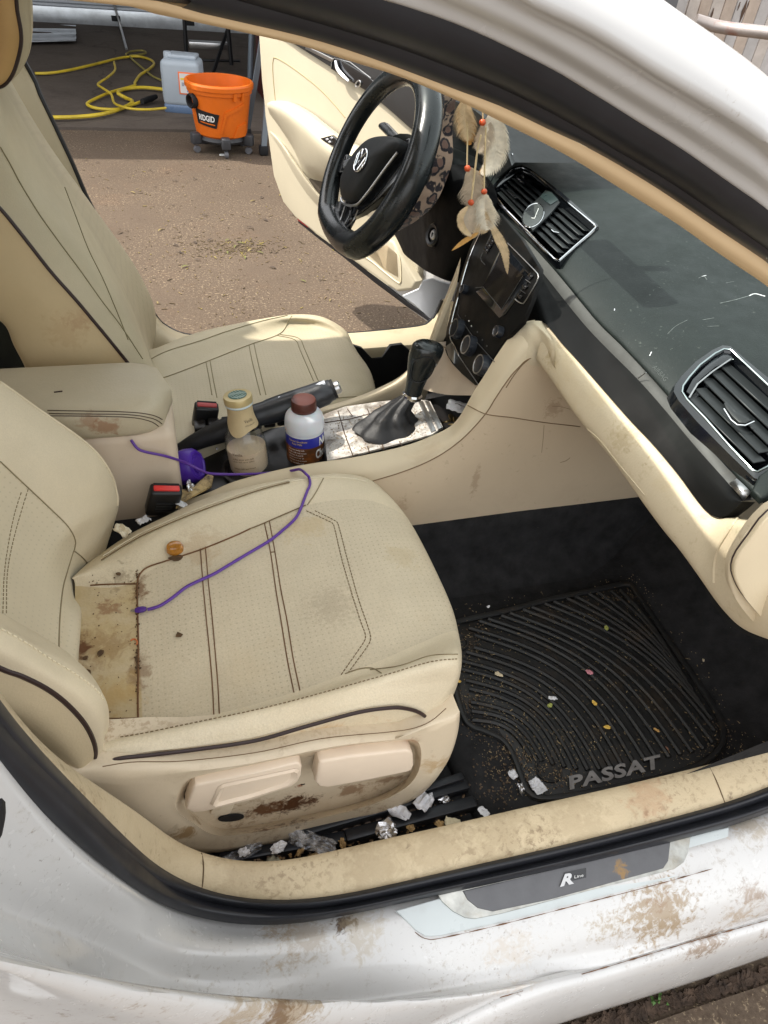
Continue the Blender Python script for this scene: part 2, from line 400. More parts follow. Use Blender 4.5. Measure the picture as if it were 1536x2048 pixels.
# corrugated sheet leaning low against the door
cs = thing('corrugated_sheet', P(110, 85, 'z', 0), 'short bright corrugated metal sheet lying at the foot of the garage door', 'metal sheet')
a0, a1, b0, b1 = P(40, 84, 'z', .05), P(152, 82, 'z', .05), P(152, 52, 'y', GY-.12), P(40, 50, 'y', GY-.12)
rows = []
for i in range(25):
    f = i/24; l = a0.lerp(b1, f); r_ = a1.lerp(b0, f); o = Vector((0, -1, .6)).normalized()*(.02*math.sin(f*6.28*3.2))
    rows.append([l+o, r_+o])
MB().grid(rows).build('sheet', gal, cs, solid=.003)
# red cabinet and dark stool legs at the back right
red = mat('dark_red_metal', (.10, .012, .010, 1), rough=.5, var=(5, .3))
c0 = P(526, 215, 'z', 0)
rc = thing('red_cabinet', c0+Vector((.3, .3, 0)), 'dark red metal cabinet half hidden behind the driver door', 'cabinet')
MB().box(c0+Vector((.28, .3, .45)), (.5, .5, .9), bev=.015).build('body', red, rc)
for q in range(3): MB().box(c0+Vector((.28, .035, .2+q*.27)), (.44, .03, .24), bev=.008).build('drawer', red, rc)
black_metal = mat('black_metal', (.02, .02, .022, 1), rough=.4, var=None, metal=.6)
st = thing('folding_stand', P(430, 140, 'z', 0), 'black metal folding stand with thin legs behind the orange bucket', 'stand')
def rod(name, par, a, b, r, m_, n=8): return MB().tube([a, b], r, n).build(name, m_, par)
YS = 6.6
rod('leg', st, P(366, -10, 'y', YS), P(374, 128, 'y', YS), .018, black_metal)
rod('leg', st, P(450, -10, 'y', YS-.5), P(463, 130, 'y', YS-.5), .018, black_metal)
rod('leg', st, P(455, 60, 'y', YS-.2), P(424, 152, 'y', YS-.7), .016, black_metal)
rod('leg', st, P(503, 60, 'y', 5.6), P(500, 156, 'y', 5.6), .022, mat('grey_tube', (.16, .19, .22, 1), rough=.4, var=None, metal=.3))
rod('crossbar', st, P(372, 120, 'y', YS), P(480, 122, 'y', YS-.2), .010, black_metal)
rod('crossbar', st, P(380, 24, 'y', YS), P(470, 22, 'y', YS-.2), .010, black_metal)
MB().box(P(417, 90, 'y', YS-.3), (.33, .10, .05), bev=.006).build('step', satin, st)
MB().box(P(430, 10, 'y', YS-.3), (.5, .3, .03), bev=.006).build('seat_board', black_metal, st)
# grey stepladder leg beside the door
grey_al = mat('grey_ladder_metal', (.20, .235, .27, 1), rough=.4, var=(8, .1), metal=.4)
ld = thing('step_ladder', P(525, 308, 'z', 0), 'grey step ladder with black rubber feet standing between bucket and driver door', 'ladder')
LY = 3.95
def beam(name, par, a, b, w_, m_):
    t = (b-a); return MB().tube([a, b], w_, 4, up=Vector((1, 1, 0))).build(name, m_, par)
foot = P(527, 300, 'z', .03)
beam('leg', ld, foot, foot+Vector((.10, .02, .95)), .024, grey_al)
beam('leg', ld, foot+Vector((-.05, .42, .0)), foot+Vector((.10, .10, .95)), .022, grey_al)
beam('leg', ld, foot+Vector((.42, .02, 0)), foot+Vector((.36, .02, .95)), .024, grey_al)
for q in (0, .3): MB().box(foot+Vector((.24, .06, .3+q)), (.36, .12, .025), bev=.004).build('step', grey_al, ld)
for dx, dy in ((0, 0), (.42, 0.02), (-.05, .42)): MB().box(foot+Vector((dx, dy, .0)), (.055, .06, .055), bev=.008).build('rubber_foot', matb, ld)
# ---------------------------------------------------------------- orange vacuum drum
orange = mat('orange_plastic', (.62, .125, .006, 1), rough=.42, var=(5, .1), spec=.5, dirt=[(9, .55, .8, '#7a4a28', .35), (60, .66, .75, '#c08a60', .4)])
bc = P(444, 270, 'z', .09); bc.z = 0
bk = thing('vacuum_drum', bc, 'orange open vacuum drum on a black caster base', 'bucket')
BKS = (.86, .86, .80)
H0, H1 = .12, .50
rT, rB = .235, .185
m = MB(); m.lathe(bc, [(.0, H0), (rB-.02, H0), (rB, H0+.02), (rB+.006, H0+.05), (rT-.014, H1-.075), (rT-.004, H1-.07), (rT-.002, H1-.045), (rT+.008, H1-.04), (rT+.010, H1-.012), (rT+.004, H1), (rT-.012, H1), (rT-.016, H1-.05), (rB-.01, H0+.03), (0, H0+.025)], n=64)
m.build('drum', orange, bk, sharp=30)
vdir = (CAM-bc); vdir.z = 0; vdir.normalize(); sdir = Vector((-vdir.y, vdir.x, 0))   # sdir -> picture right? fixed below
if sdir.dot(Vector((1, 0, 0))) < 0: sdir = -sdir
def onb(ang, h, r=None):
    rr = (rB+(rT-rB)*(h-H0)/(H1-H0)) if r is None else r
    return bc+(vdir*math.cos(ang)+sdir*math.sin(ang))*rr+Vector((0, 0, h)), (vdir*math.cos(ang)+sdir*math.sin(ang))
# raised moulded band and lower pad
def wrap(name, pts, thick, m_, par, n=14, mi=0):
    """patch that follows the drum: pts corners (ang,h) quad"""
    (a0_, h0_), (a1_, h1_), (a2_, h2_), (a3_, h3_) = pts; g_ = []; gb = []
    for i in range(n+1):
        u = i/n; row_ = []; rb = []
        for j in range(5):
            v = j/4; A = (a0_*(1-u)+a1_*u)*(1-v)+(a3_*(1-u)+a2_*u)*v; Hh = (h0_*(1-u)+h1_*u)*(1-v)+(h3_*(1-u)+h2_*u)*v
            p_, n_ = onb(A, Hh); row_.append(p_+n_*thick); rb.append(p_-n_*.003)
        g_.append(row_); gb.append(rb)
    mm = MB(); mm.grid(g_)
    edge = [g_[i][0] for i in range(n+1)]+g_[n][1:]+[g_[i][4] for i in range(n-1, -1, -1)]+g_[0][1:4][::-1]
    eb = [gb[i][0] for i in range(n+1)]+gb[n][1:]+[gb[i][4] for i in range(n-1, -1, -1)]+gb[0][1:4][::-1]
    mm.grid([edge, eb], cv=True); return mm.build(name, m_, par)
wrap('side_rib', [(.20, .30), (.85, .36), (.85, .38), (.15, .325)], .007, orange, bk)
wrap('side_rib', [(.02, .17), (.20, .30), (.15, .325), (-.05, .17)], .007, orange, bk)
wrap('lower_pad', [(.45, .14), (1.1, .14), (1.05, .24), (.62, .22)], .009, orange, bk)
wrap('rim_clip', [(.42, .40), (.52, .40), (.52, .455), (.42, .455)], .014, orange, bk, 3)
wrap('rim_clip', [(.70, .405), (.78, .405), (.78, .455), (.70, .455)], .016, orange, bk, 3)
dec = wrap('brand_decal', [(-.95, .225), (-.18, .205), (-.05, .305), (-.95, .33)], .003, matb, bk)
pp, nn = onb(-1.0, .375)
port = MB(); port.lathe(pp-nn*.01, [(.048, 0), (.052, .035), (.046, .045), (.038, .04), (.034, 0), (0, 0)], axis=nn, n=24); port.build('hose_port', matb, bk)
for ang in (-1.15, 0.12, 1.2, 2.3, -2.4):
    p_, n_ = onb(ang, 0, .205); t_ = Vector((-n_.y, n_.x, 0)); rm = Matrix((n_, t_, Vector((0, 0, 1)))).transposed()
    cb = MB(); cb.box(p_+Vector((0, 0, .105)), (.075, .065, .085), rot=rm, bev=.014, seg=3); cb.box(p_-n_*.05+Vector((0, 0, .085)), (.12, .05, .045), rot=rm, bev=.008)
    cbo = cb.build('caster_arm', mat('dark_grey_plastic', (.035, .036, .04, 1), rough=.5, var=None), bk)
    wh = MB(); q = p_+Vector((0, 0, .026)); wh.lathe(q-t_*.013, [(0, 0), (.024, 0), (.026, .004), (.026, .022), (.024, .026), (0, .026)], axis=t_, n=16)
    wh.build('wheel', mat('grey_wheel', (.12, .12, .13, 1), rough=.4, var=None), cbo)
MB().lathe(bc, [(0, .08), (.16, .08), (.18, .10), (.17, .13), (0, .13)], n=32).build('base', MATS['dark_grey_plastic'], bk)
# flat text helper: lettering wrapped by a mapping function (u,v in letter units) -> world
def text_mesh(txt, size=1.0, bold=0.0, shear=0.0, extrude=0.0, res=3, spacing=1.0):
    cu = bpy.data.curves.new('t', 'FONT'); cu.body = txt; cu.size = size; cu.offset = bold; cu.shear = shear; cu.extrude = extrude
    cu.resolution_u = res; cu.space_character = spacing
    o = bpy.data.objects.new('t', cu); COL.objects.link(o); dg = bpy.context.evaluated_depsgraph_get()
    me = bpy.data.meshes.new_from_object(o.evaluated_get(dg)); bpy.data.objects.remove(o); bpy.data.curves.remove(cu)
    vs = [v.co.copy() for v in me.vertices]; fs = [tuple(p_.vertices) for p_ in me.polygons]; bpy.data.meshes.remove(me)
    if not vs: return [], []
    x0 = min(v.x for v in vs); x1 = max(v.x for v in vs); y0 = min(v.y for v in vs); y1 = max(v.y for v in vs)
    return [Vector(((v.x-x0)/(x1-x0), (v.y-y0)/(y1-y0), v.z)) for v in vs], fs
def put_text(name, txt, fn, m_, parent, bold=0.0, shear=0.0, spacing=1.0, res=3):
    vs, fs = text_mesh(txt, bold=bold, shear=shear, spacing=spacing, res=res)
    mm = MB(); mm.add([fn(v.x, v.y) for v in vs], fs); return mm.build(name, m_, parent)
def quad(c00, c10, c11, c01, off=None):
    off = off or Vector((0, 0, 0))
    return lambda u, v: (c00*(1-u)+c10*u)*(1-v)+(c01*(1-u)+c11*u)*v+off
def bfn(a0_, a1_, h0_, h1_, tilt=0):
    def f(u, v):
        A = a0_+(a1_-a0_)*u; p_, n_ = onb(A, h0_+(h1_-h0_)*v+tilt*u); return p_+n_*.0045
    return f
put_text('lettering', 'RIDGID', bfn(-.82, -.22, .255, .298, -.006), white_txt, bk, bold=.03)
wrap('accent_stripe', [(-.80, .238), (-.22, .226), (-.22, .234), (-.80, .246)], .0045, orange, bk)
bk.scale = BKS
# ---------------------------------------------------------------- jug with blue liquid
jc = P(372, 224, 'z', 0)
milky = mat('milky_plastic', (.34, .38, .42, 1), rough=.4, var=(6, .08), sss=0, dirt=(16, .6, .8, '#6a6a66', .3))
jg = thing('plastic_jug', jc, 'translucent square plastic jug with an orange bordered label beside the orange drum', 'jug')
rz = Matrix.Rotation(math.radians(-14), 3, 'Z')
def jb(dx, dy, dz): return jc+rz @ Vector((dx, dy, dz))
MB().box(jb(0, 0, .20), (.27, .24, .29), rot=rz, bev=.035, seg=4).build('body', milky, jg)
MB().box(jb(0, 0, .038), (.266, .236, .07), rot=rz, bev=.02, seg=3).build('liquid', mat('blue_liquid', (.10, .15, .24, 1), rough=.3, var=None), jg)
MB().box(jb(.01, .02, .355), (.20, .15, .03), rot=rz, bev=.012, seg=3).build('top_grip', milky, jg)
m = MB(); m.lathe(jb(-.09, -.02, .335), [(.03, 0), (.03, .04), (.028, .045), (0, .045)], n=18); m.build('neck', milky, jg)
for q in range(4): MB().box(jb(-.134, .07-.045*q, .2), (.012, .02, .2), rot=rz, bev=.005).build('side_rib', milky, jg)
lab = thing  # placeholder keep name free
lo = MB().box(jb(.055, -.1215, .21), (.13, .004, .14), rot=rz, bev=.001).build('label', mat('label_orange', (.75, .16, .05, 1), rough=.5, var=None), jg)
MB().box(jb(.055, -.1240, .21), (.112, .003, .122), rot=rz).build('label_field', mat('label_white', (.62, .60, .58, 1), rough=.5, var=None), lo)
MB().box(jb(.055, -.1262, .238), (.10, .002, .012), rot=rz).build('yellow_bar', mat('label_yellow', (.75, .5, .04, 1), rough=.5, var=None), lo)
MB().box(jb(.075, -.1262, .172), (.055, .002, .028), rot=rz).build('blue_panel', mat('label_blue', (.07, .10, .42, 1), rough=.5, var=None), lo)
for q in range(4):
    MB().box(jb(.02+.024*q, -.1262, .205), (.016, .002, .022), rot=rz).build('pictogram', MATS['label_blue'] if q % 2 else mat('label_grey', (.3, .3, .34, 1), rough=.5, var=None), lo)
# ---------------------------------------------------------------- yellow hose
yel = mat('yellow_hose_rubber', (.58, .42, .03, 1), rough=.4, var=(4, .25), dirt=(9, .5, .75, '#5a4a20', .5))
def hose(name, pts, r, label, zbase=.035, m_=yel, par=None):
    q = [P(a, b, 'z', (c[0] if c else zbase)) for a, b, *c in pts]
    d = rs(q, len(q)*9)
    o = MB().tube(d, r, 8).build(name, m_, par)
    return o
hs = thing('garden_hose', P(250, 200, 'z', .03), 'yellow hose lying in loose loops on the dark garage floor left of the jug', 'hose')
hose('hose_length', [(70, 147), (100, 146), (140, 140), (200, 126), (240, 116), (275, 113), (300, 119), (308, 128), (296, 140), (280, 150), (270, 165), (266, 172), (220, 185), (180, 203), (176, 210), (195, 217), (230, 219), (250, 214), (275, 206), (290, 201)], .0105, '', par=hs)
hose('hose_length', [(60, 234), (100, 235), (150, 234), (200, 229), (240, 218), (265, 204), (250, 195), (236, 186, .06), (250, 178), (285, 175), (320, 178), (330, 180)], .0125, '', zbase=.04, par=hs)
hose('hose_length', [(228, 124), (230, 140), (215, 155), (196, 168), (205, 176), (222, 188), (228, 205), (240, 212), (265, 218), (300, 219), (332, 216)], .0085, '', zbase=.06, par=hs)
MB().tube([P(284, 203, 'z', .05), P(300, 198, 'z', .05), P(312, 193, 'z', .05)], [.018, .022, .016], 10).build('nozzle', matb, hs)
hs2 = tag(hose('extension_cord', [(252, 108), (262, 103), (285, 101), (292, 106), (275, 110), (260, 113), (290, 140), (305, 152), (322, 160)], .008, '', m_=mat('dull_yellow_cord', (.24, .2, .05, 1), rough=.6, var=(5, .2))), 'thin dull yellow cord coiled behind the yellow hose', 'cord')
# ---------------------------------------------------------------- fence and pipe, far right
wood = [mat('fence_wood_%s' % n_, c_, rough=.85, var=(5, .2), bump=(25, .3, .004), dirt=[(3, .5, .75, d_, .4)]) for n_, c_, d_ in
        (('pale', (.52, .46, .41, 1), '#8a7360'), ('warm', (.47, .38, .31, 1), '#7e5f48'), ('grey', (.46, .43, .41, 1), '#7a7068'))]
fx0 = P(1300, -20, 'y', 6.0)
fn = thing('plank_fence', Vector((6, 6, 0)), 'weathered vertical plank fence beyond the car at the top right', 'fence')
xw = 4.12; i = 0
while xw < 13:
    wd = .135+random.uniform(-.008, .008); h_ = 1.9+random.uniform(-.02, .02)
    MB().box((xw+wd/2, 6.0+random.uniform(-.006, .006), h_/2), (wd-.008, .02, h_), bev=.002, seg=1).build('plank', wood[(i*7+i//3) % 3], fn, sharp=30)
    xw += wd; i += 1
for zc in (.4, 1.55): MB().box((8.56, 6.035, zc), (8.8, .04, .09)).build('rail', wood[2], fn)
kn = mat('wood_knot', (.10, .06, .04, 1), rough=.9, var=None)
for (a, b, rr) in ((1424, 28, .030), (1487, 22, .055), (1478, 12, .02), (1496, 10, .02)):
    p_ = P(a, b, 'y', 5.983); MB().tube([p_+Vector((0, 0, rr*1.6)), p_+Vector((0, -.002, 0)), p_-Vector((0, 0, rr*1.8))], [.004, rr*.38, .003], 8, flat=.2, up=Vector((0, 1, 0))).build('knot', kn, fn)
hp = thing('metal_handrail', P(1700, 60, 'd', 3.4)*1, 'rusty grey metal pipe rail crossing in front of the plank fence', 'handrail')
rust = mat('rusty_pipe', (.33, .29, .27, 1), rough=.4, metal=.5, var=(9, .2), dirt=[(8, .48, .62, '#8a4a35', .7)])
d0 = P(1391, 40, 'd', 3.1); d1 = P(1440, 54, 'd', 3.1); d2 = P(1536, 66, 'd', 3.0); d3 = d2+(d2-d1)*3
hp.location = Vector((d3.x, d3.y, 0))
MB().tube(rs([d0, d1, d2, d3], 24), .024, 12).build('rail_pipe', rust, hp)
MB().tube([d3, Vector((d3.x, d3.y, 0))], .024, 12).build('post', rust, hp)
# ================================================================ CAR
car = thing('car', (.4, 0, 0), 'white sedan with both front doors open and a dirty cream leather interior', 'car')
# ---- door opening ring, near side
def bvh_(o):
    bm = bmesh.new(); bm.from_mesh(o.data); b = BVHTree.FromBMesh(bm); bm.free(); return b
def ray_on(bv, px, py, lift=.0006):
    r = ray(px, py).normalized(); h = bv.ray_cast(CAM, r); return None if h[0] is None else h[0]-r*lift
bodyL = dict(
 inner=[(0, 1390), (39, 1443), (78, 1482), (125, 1532), (193, 1566), (234, 1599), (300, 1644), (365, 1696), (457, 1726), (551, 1731), (619, 1715), (756, 1683), (892, 1654), (1000, 1628), (1100, 1606), (1286, 1564), (1393, 1537), (1444, 1527), (1496, 1508), (1536, 1489), (1600, 1450)],
 seal=[(0, 1408), (52, 1467), (122, 1545), (182, 1605), (273, 1696), (325, 1739), (406, 1782), (483, 1800), (559, 1804), (660, 1795), (780, 1769), (962, 1727), (1164, 1681), (1437, 1610), (1536, 1575), (1600, 1545)],
 groove=[(0, 1454), (52, 1506), (130, 1581), (208, 1659), (290, 1738), (345, 1782), (406, 1805), (483, 1820), (559, 1824), (660, 1817), (780, 1790), (962, 1750), (1164, 1703), (1437, 1632), (1536, 1600), (1600, 1572)],
 outer=[(0, 1532), (44, 1584), (104, 1646), (156, 1691), (229, 1749), (305, 1800), (381, 1833), (457, 1850), (533, 1854), (610, 1848), (780, 1812), (937, 1777), (1164, 1727), (1452, 1656), (1536, 1626), (1600, 1600)])
def ringpt(px, py, y, z):
    """near door ring: horizontal sill at height z, blending up to the vertical pillar plane y"""
    a = P(px, py, 'z', z); b = P(px, py, 'y', y)
    k = min(max((480-px)/260, 0), 1); k = k*k*(3-2*k)
    # on the sill the ring lies at z; on the pillar it lies at y
    da = (a-CAM).length; db = (b-CAM).length
    return CAM+(a-CAM).normalized()*(da*(1-k)+db*k)
def ring(key, y, z, pre): 
    q = [ringpt(a, b, y, z) for a, b in bodyL[key]]
    d = q[0]-q[1]; d.normalize()
    up = [q[0]+Vector((-.012, .012, .10))*k_ for k_ in (5.2, 2.4)] if pre else []
    return up+q
EX = [V((.15, 0, .002)), V((.25, 0, .08)), V((.31, 0, .30)), V((.34, .02, .50))]
EX2 = [V((.20, 0, .0)), V((.33, 0, .05)), V((.37, 0, .30)), V((.39, .02, .50))]
EX3 = [V((.2, 0, 0)), V((.5, .005, 0))]
def sm_(q, n=70, it=6):
    d = rs(q, n)
    for _ in range(it): d = [d[0]]+[d[i]*.5+(d[i-1]+d[i+1])*.25 for i in range(1, len(d)-1)]+[d[-1]]
    return d
_ring = ring
def ring(*a):
    q = _ring(*a); e = q[-1]; return sm_(q+[e+V((.13, 0, .004)), e+V((.21, 0, .09)), e+V((.26, .005, .30)), e+V((.285, .02, .50))], 100)
Ri = ring('inner', -.685, .435, 1); Rs = ring('seal', -.715, .418, 1); Rg = ring('groove', -.73, .41, 1); Ro = ring('outer', -.745, .40, 1)
def off(row, v): return [p+Vector(v) for p in row]
NV = 170
mid = [a.lerp(b, .5)+Vector((0, 0, .006)) for a, b in zip(rs(Ri, 70), rs(Rs, 70))]
sp_t = [(tuple(P(500, 1770, 'z', .43)), .10, '#8f7c5e', .28, 60), (tuple(P(740, 1735, 'z', .43)), .09, '#8f7c5e', .3, 60), (tuple(P(1000, 1670, 'z', .43)), .10, '#8a785a', .3, 60), (tuple(P(1290, 1590, 'z', .43)), .06, '#a5734f', .3, 60),
        (tuple(P(880, 1700, 'z', .43)), .09, '#8f7c5e', .28, 70), (tuple(P(1150, 1640, 'z', .43)), .09, '#8f7c5e', .28, 70)]
trimm = mat('sill_trim_plastic', '#bcab8c', rough=.55, var=(8, .1), bump=(330, .5, .0008), dirt=[(9, .52, .8, '#94805f', .45)], grit=[(120, .52, .62, 7, .45, .62, '#6a5338', .6), (60, .6, .7, 12, .5, .6, '#4a3622', .6)], spots=sp_t)
mb = MB(); mb.loft([off(rs(Ri, 70), (0, .02, -.14)), off(rs(Ri, 70), (0, .003, -.02)), rs(Ri, 70), mid, rs(Rs, 70), off(rs(Rs, 70), (0, -.004, -.03))], nv=NV, nu=4)
trim = mb.build('sill_trim', trimm, car)
# seal: two rubber lobes
def lobe(A, B, h, n=7):
    a = rs(A, NV); b = rs(B, NV); rows = []
    for i in range(n+1):
        t = i/n; rows.append([p.lerp(q, t)+Vector((0, -.35*h, h))*math.sin(math.pi*t) for p, q in zip(a, b)])
    return rows
mb = MB(); mb.grid(lobe(Rs, Rg, .010)); mb.grid(lobe(Rg, Ro, .014)); mb.grid([rs(Ro, NV), off(rs(Ro, NV), (0, .01, -.03))])
seal = mb.build('door_seal', rubber, car, sharp=60)
for (a, b) in ((405, 1706), (1420, 1533)):
    pass
# painted sill and pillar outside the seal
Wa = ring('outer', -.74, .396, 1)
Wl = [(0, 1545), (44, 1600), (104, 1664), (156, 1712), (229, 1768), (305, 1818), (381, 1850), (457, 1866), (533, 1870), (610, 1864), (780, 1828), (937, 1793), (1164, 1743), (1452, 1672), (1536, 1643), (1600, 1617)]
Wb = [ringpt(a, b, -.75, .390) for a, b in Wl]; Wb = sm_([Wb[0]+Vector((-.062, .05, .52)), Wb[0]+Vector((-.03, .03, .24))]+Wb+[Wb[-1]+e for e in EX], 100)
cre = [(0, 1842), (70, 1856), (152, 1888), (230, 1922), (305, 1956), (406, 1977), (508, 1972), (660, 1947), (780, 1925), (960, 1878), (1164, 1826), (1380, 1770), (1536, 1727), (1600, 1706)]
Wc = [P(a, b, 'y', -.775-.0*a) if a < 250 else P(a, b, 'z', .372) for a, b in cre]
def blend(px, py, y, z, x0=700, x1=20):
    a = P(px, py, 'z', z); b = P(px, py, 'y', y); k = min(max((x0-px)/(x0-x1), 0), 1); k = k*k*(3-2*k)
    return CAM+(a-CAM).normalized()*((a-CAM).length*(1-k)+(b-CAM).length*k)
Wc = [blend(a, b, -.80, .375) for a, b in cre]; Wc = sm_([Wc[0]+Vector((-.13, .09, .90)), Wc[0]+Vector((-.10, .05, .60)), Wc[0]+Vector((-.07, .0, .25))]+Wc+[Wc[-1]+e for e in EX2], 100, 12)
Wd = [blend(a, b+62, -.855, .345) for a, b in cre]; Wd = sm_([Wd[0]+Vector((-.14, .12, .90)), Wd[0]+Vector((-.12, .05, .60)), Wd[0]+Vector((-.09, .0, .25))]+Wd+[Wd[-1]+e for e in EX2], 100, 12)
low = [(-120, 2330), (0, 2300), (152, 2270), (305, 2235), (508, 2185), (780, 2100), (1035, 1981), (1200, 1934), (1380, 1880), (1536, 1836), (1600, 1816)]
We = [P(a, b, 'y', -.875) for a, b in low]; We = We+[We[-1]+e for e in EX3]
We2 = off(We, (0, .006, -.006)); We3 = off(We, (0, -.012, -.012))
bot = [(-120, 2420), (0, 2390), (152, 2360), (305, 2320), (508, 2270), (780, 2190), (960, 2098), (1110, 2046), (1250, 2003), (1380, 1962), (1536, 1908), (1600, 1884)]
Wf = [P(a, b, 'y', -.895) for a, b in bot]; Wf = Wf+[Wf[-1]+e for e in EX3]
def seg(mb_, rows, nu=6): mb_.loft(rows, nv=NV, nu=nu)
mb = MB()
Wm = [p.lerp(q, .5)+Vector((0, 0, .004)) for p, q in zip(rs(Wb, 90), rs(Wc, 90))]
seg(mb, [rs(off(Wa, (0, .02, -.02)), 90), rs(Wb, 90), Wm, rs(Wc, 90), rs(Wd, 90), [p.lerp(q, .55)+Vector((0, -.006, 0)) for p, q in zip(rs(Wd, 90), rs(We, 90))], rs(We, 90)])
seg(mb, [We, We2], 2); mb.loft([We2, We3, [p.lerp(q, .5)+Vector((0, -.008, 0)) for p, q in zip(rs(We3, 24), rs(Wf, 24))], Wf, off(Wf, (0, .05, -.02))], nv=NV, nu=4)
shell = mb.build('body_shell', white, car, sharp=50)
# dirty groove line along the sill
grime = mat('dried_mud', '#6b5642', rough=.95, var=(60, .4), bump=(60, .6, .003))
mud = mat('pale_mud', '#a08d72', rough=.95, var=(60, .3))
q = rs([P(a, b+4, 'y', -.8765) for a, b in ((1000, 1991), (1035, 1981), (1200, 1934), (1380, 1880), (1536, 1836))], 160)
MB().tube([p+V((0, 0, .0008*noise.noise(V((i*.31, 0, 0))))) for i, p in enumerate(q)], [max(.00025, .0016*noise.noise(V((i*.17, 3, 0)))+.0005) for i in range(160)], 6, flat=.5).build('mud_streak', mat('rusty_mud', '#6d4f38', rough=.95, var=(60, .4)), shell)
q = rs([P(a, b, 'z', .3855) for a, b in ((800, 1834), (834, 1867), (853, 1877), (880, 1876), (1000, 1849), (1164, 1807), (1300, 1772), (1425, 1737))], 120)
MB().tube([p+V((0, -.0004, 0)) for p in q], [max(.0002, .0005+.0009*noise.noise(V((i*.23, 7, 0)))) for i in range(120)], 5).build('mud_streak', MATS['rusty_mud'], shell)
bvtr = bvh_(trim)
for q in ([(403, 1706), (407, 1730), (406, 1760), (402, 1784)], [(1418, 1533), (1432, 1560), (1444, 1590), (1450, 1607)]):
    w_ = [ray_on(bvtr, a, b) for a, b in q]; w_ = [p for p in w_ if p is not None]
    if len(w_) > 1: MB().tube(rs(w_, 14), .0009, 5).build('trim_joint', mat('joint_brown', '#5d4c36', rough=.9, var=None), trim)  # dark brown line marking the trim joint
# rear of the opening: black plastic catch at the left
cp = [P(a, b, 'y', -.80) for a, b in ((-12, 1600), (4, 1596), (11, 1604), (12, 1625), (6, 1655), (-2, 1668), (-14, 1670))]
MB().poly(cp, Vector((0, -1, 0)), .008, bev=.003).build('striker', matb, car)
# ---- scuff plate with dark insert and emblem
def ZP(pts, z): return [P(a, b, 'z', z) for a, b in pts]
def sill_on(pts, dz): 
    """on the painted ledge; height falls gently outboard"""
    out = []
    for a, b in pts:
        q = P(a, b, 'z', .385)
        out.append(P(a, b, 'z', .388+(q.y+.775)*.25+dz))
    return out
base_pl = [(790, 1822), (812, 1842), (832, 1862), (851, 1873), (880, 1872), (1000, 1845), (1164, 1803), (1300, 1768), (1425, 1733), (1447, 1722), (1453, 1700), (1456, 1655), (1300, 1690), (1164, 1727), (960, 1775)]
satw = mat('pale_scuff_plastic', (.50, .54, .54, 1), rough=.3, var=(6, .08), coat=.3, dirt=[(14, .58, .8, '#8b8478', .35)])
def flat(name, px, dz, th, m_, par, bev=.0015):
    q = sill_on(px, dz); return MB().poly(q, Vector((0, -.24, 1)), th, bev=bev).build(name, m_, par, sharp=35)
sp = sub('scuff_plate', car)
flat('base_plate', base_pl, .002, .003, satw, sp)
metm = mat('brushed_end_metal', (.42, .42, .39, 1), rough=.3, metal=.85, var=(40, .35), dirt=(22, .5, .75, '#7d6a45', .5))
flat('metal_frame', [(873, 1790), (886, 1806), (905, 1823), (930, 1836), (950, 1838), (1000, 1828), (1164, 1785), (1300, 1751), (1350, 1737), (1367, 1725), (1376, 1705), (1381, 1669), (1300, 1688), (1164, 1722), (1000, 1762)], .0052, .0022, metm, sp)
ins = flat('dark_insert', [(925, 1782), (935, 1800), (955, 1816), (985, 1823), (1100, 1799), (1220, 1766), (1326, 1737), (1336, 1722), (1340, 1684), (1250, 1704), (1100, 1742), (1000, 1765)], .0076, .002,
     mat('brushed_dark_insert', (.11, .11, .115, 1), rough=.35, metal=.5, var=(40, .1), spots=[(tuple(P(1240, 1738, 'z', .39)), .022, '#8b6f48', .9, 70)]), sp)
eb = flat('emblem_plate', [(1128, 1757), (1128, 1745), (1172, 1736), (1172, 1754), (1128, 1766)][0:1]+[(1128, 1745), (1172, 1736), (1172, 1755), (1128, 1766)], .0098, .0008, glossb, sp, bev=0)
def sq(c00, c10, c11, c01, dz):
    a = sill_on([c00, c10, c11, c01], dz); return quad(*a)
put_text('emblem_letter', 'R', sq((1120, 1774), (1148, 1767), (1150, 1744), (1130, 1748), .0118), satin, sp, bold=.05)
put_text('emblem_word', 'Line', sq((1149, 1757), (1167, 1753), (1167, 1747), (1149, 1751), .0115), white_txt, sp)
# ---- floor pan, tunnel side, firewall
def pl(name, m_, *pts, par=car, sh=38): 
    g_ = [[pts[0], pts[1]], [pts[3], pts[2]]]; return MB().grid(g_).build(name, m_, par)
FZ = .30
V = Vector
fl = MB(); fl.grid([[V((-.9, -.70, FZ)), V((.84, -.70, FZ))], [V((-.9, .72, FZ)), V((.84, .72, FZ))]])
fl.loft([[V((.80, -.70, FZ)), V((.80, -.10, FZ))], [V((.92, -.70, FZ+.05)), V((.92, -.10, FZ+.05))], [V((1.08, -.70, FZ+.25)), V((1.08, -.10, FZ+.25))], [V((1.15, -.70, .62)), V((1.15, -.1, .62))]], nv=6)
fl.loft([[V((.80, .10, FZ)), V((.80, .72, FZ))], [V((.92, .10, FZ+.05)), V((.92, .72, FZ+.05))], [V((1.08, .1, FZ+.25)), V((1.08, .72, FZ+.25))], [V((1.15, .1, .62)), V((1.15, .72, .62))]], nv=6)
fl.loft([[V((-.9, -.20, FZ)), V((1.1, -.20, FZ))], [V((-.9, -.15, FZ+.05)), V((1.1, -.15, FZ+.05))], [V((-.9, -.125, .46)), V((1.1, -.125, .46))], [V((-.9, -.02, .52)), V((1.1, -.02, .52))], [V((-.9, .125, .46)), V((1.1, .125, .46))], [V((-.9, .2, FZ)), V((1.1, .2, FZ))]], nv=8)
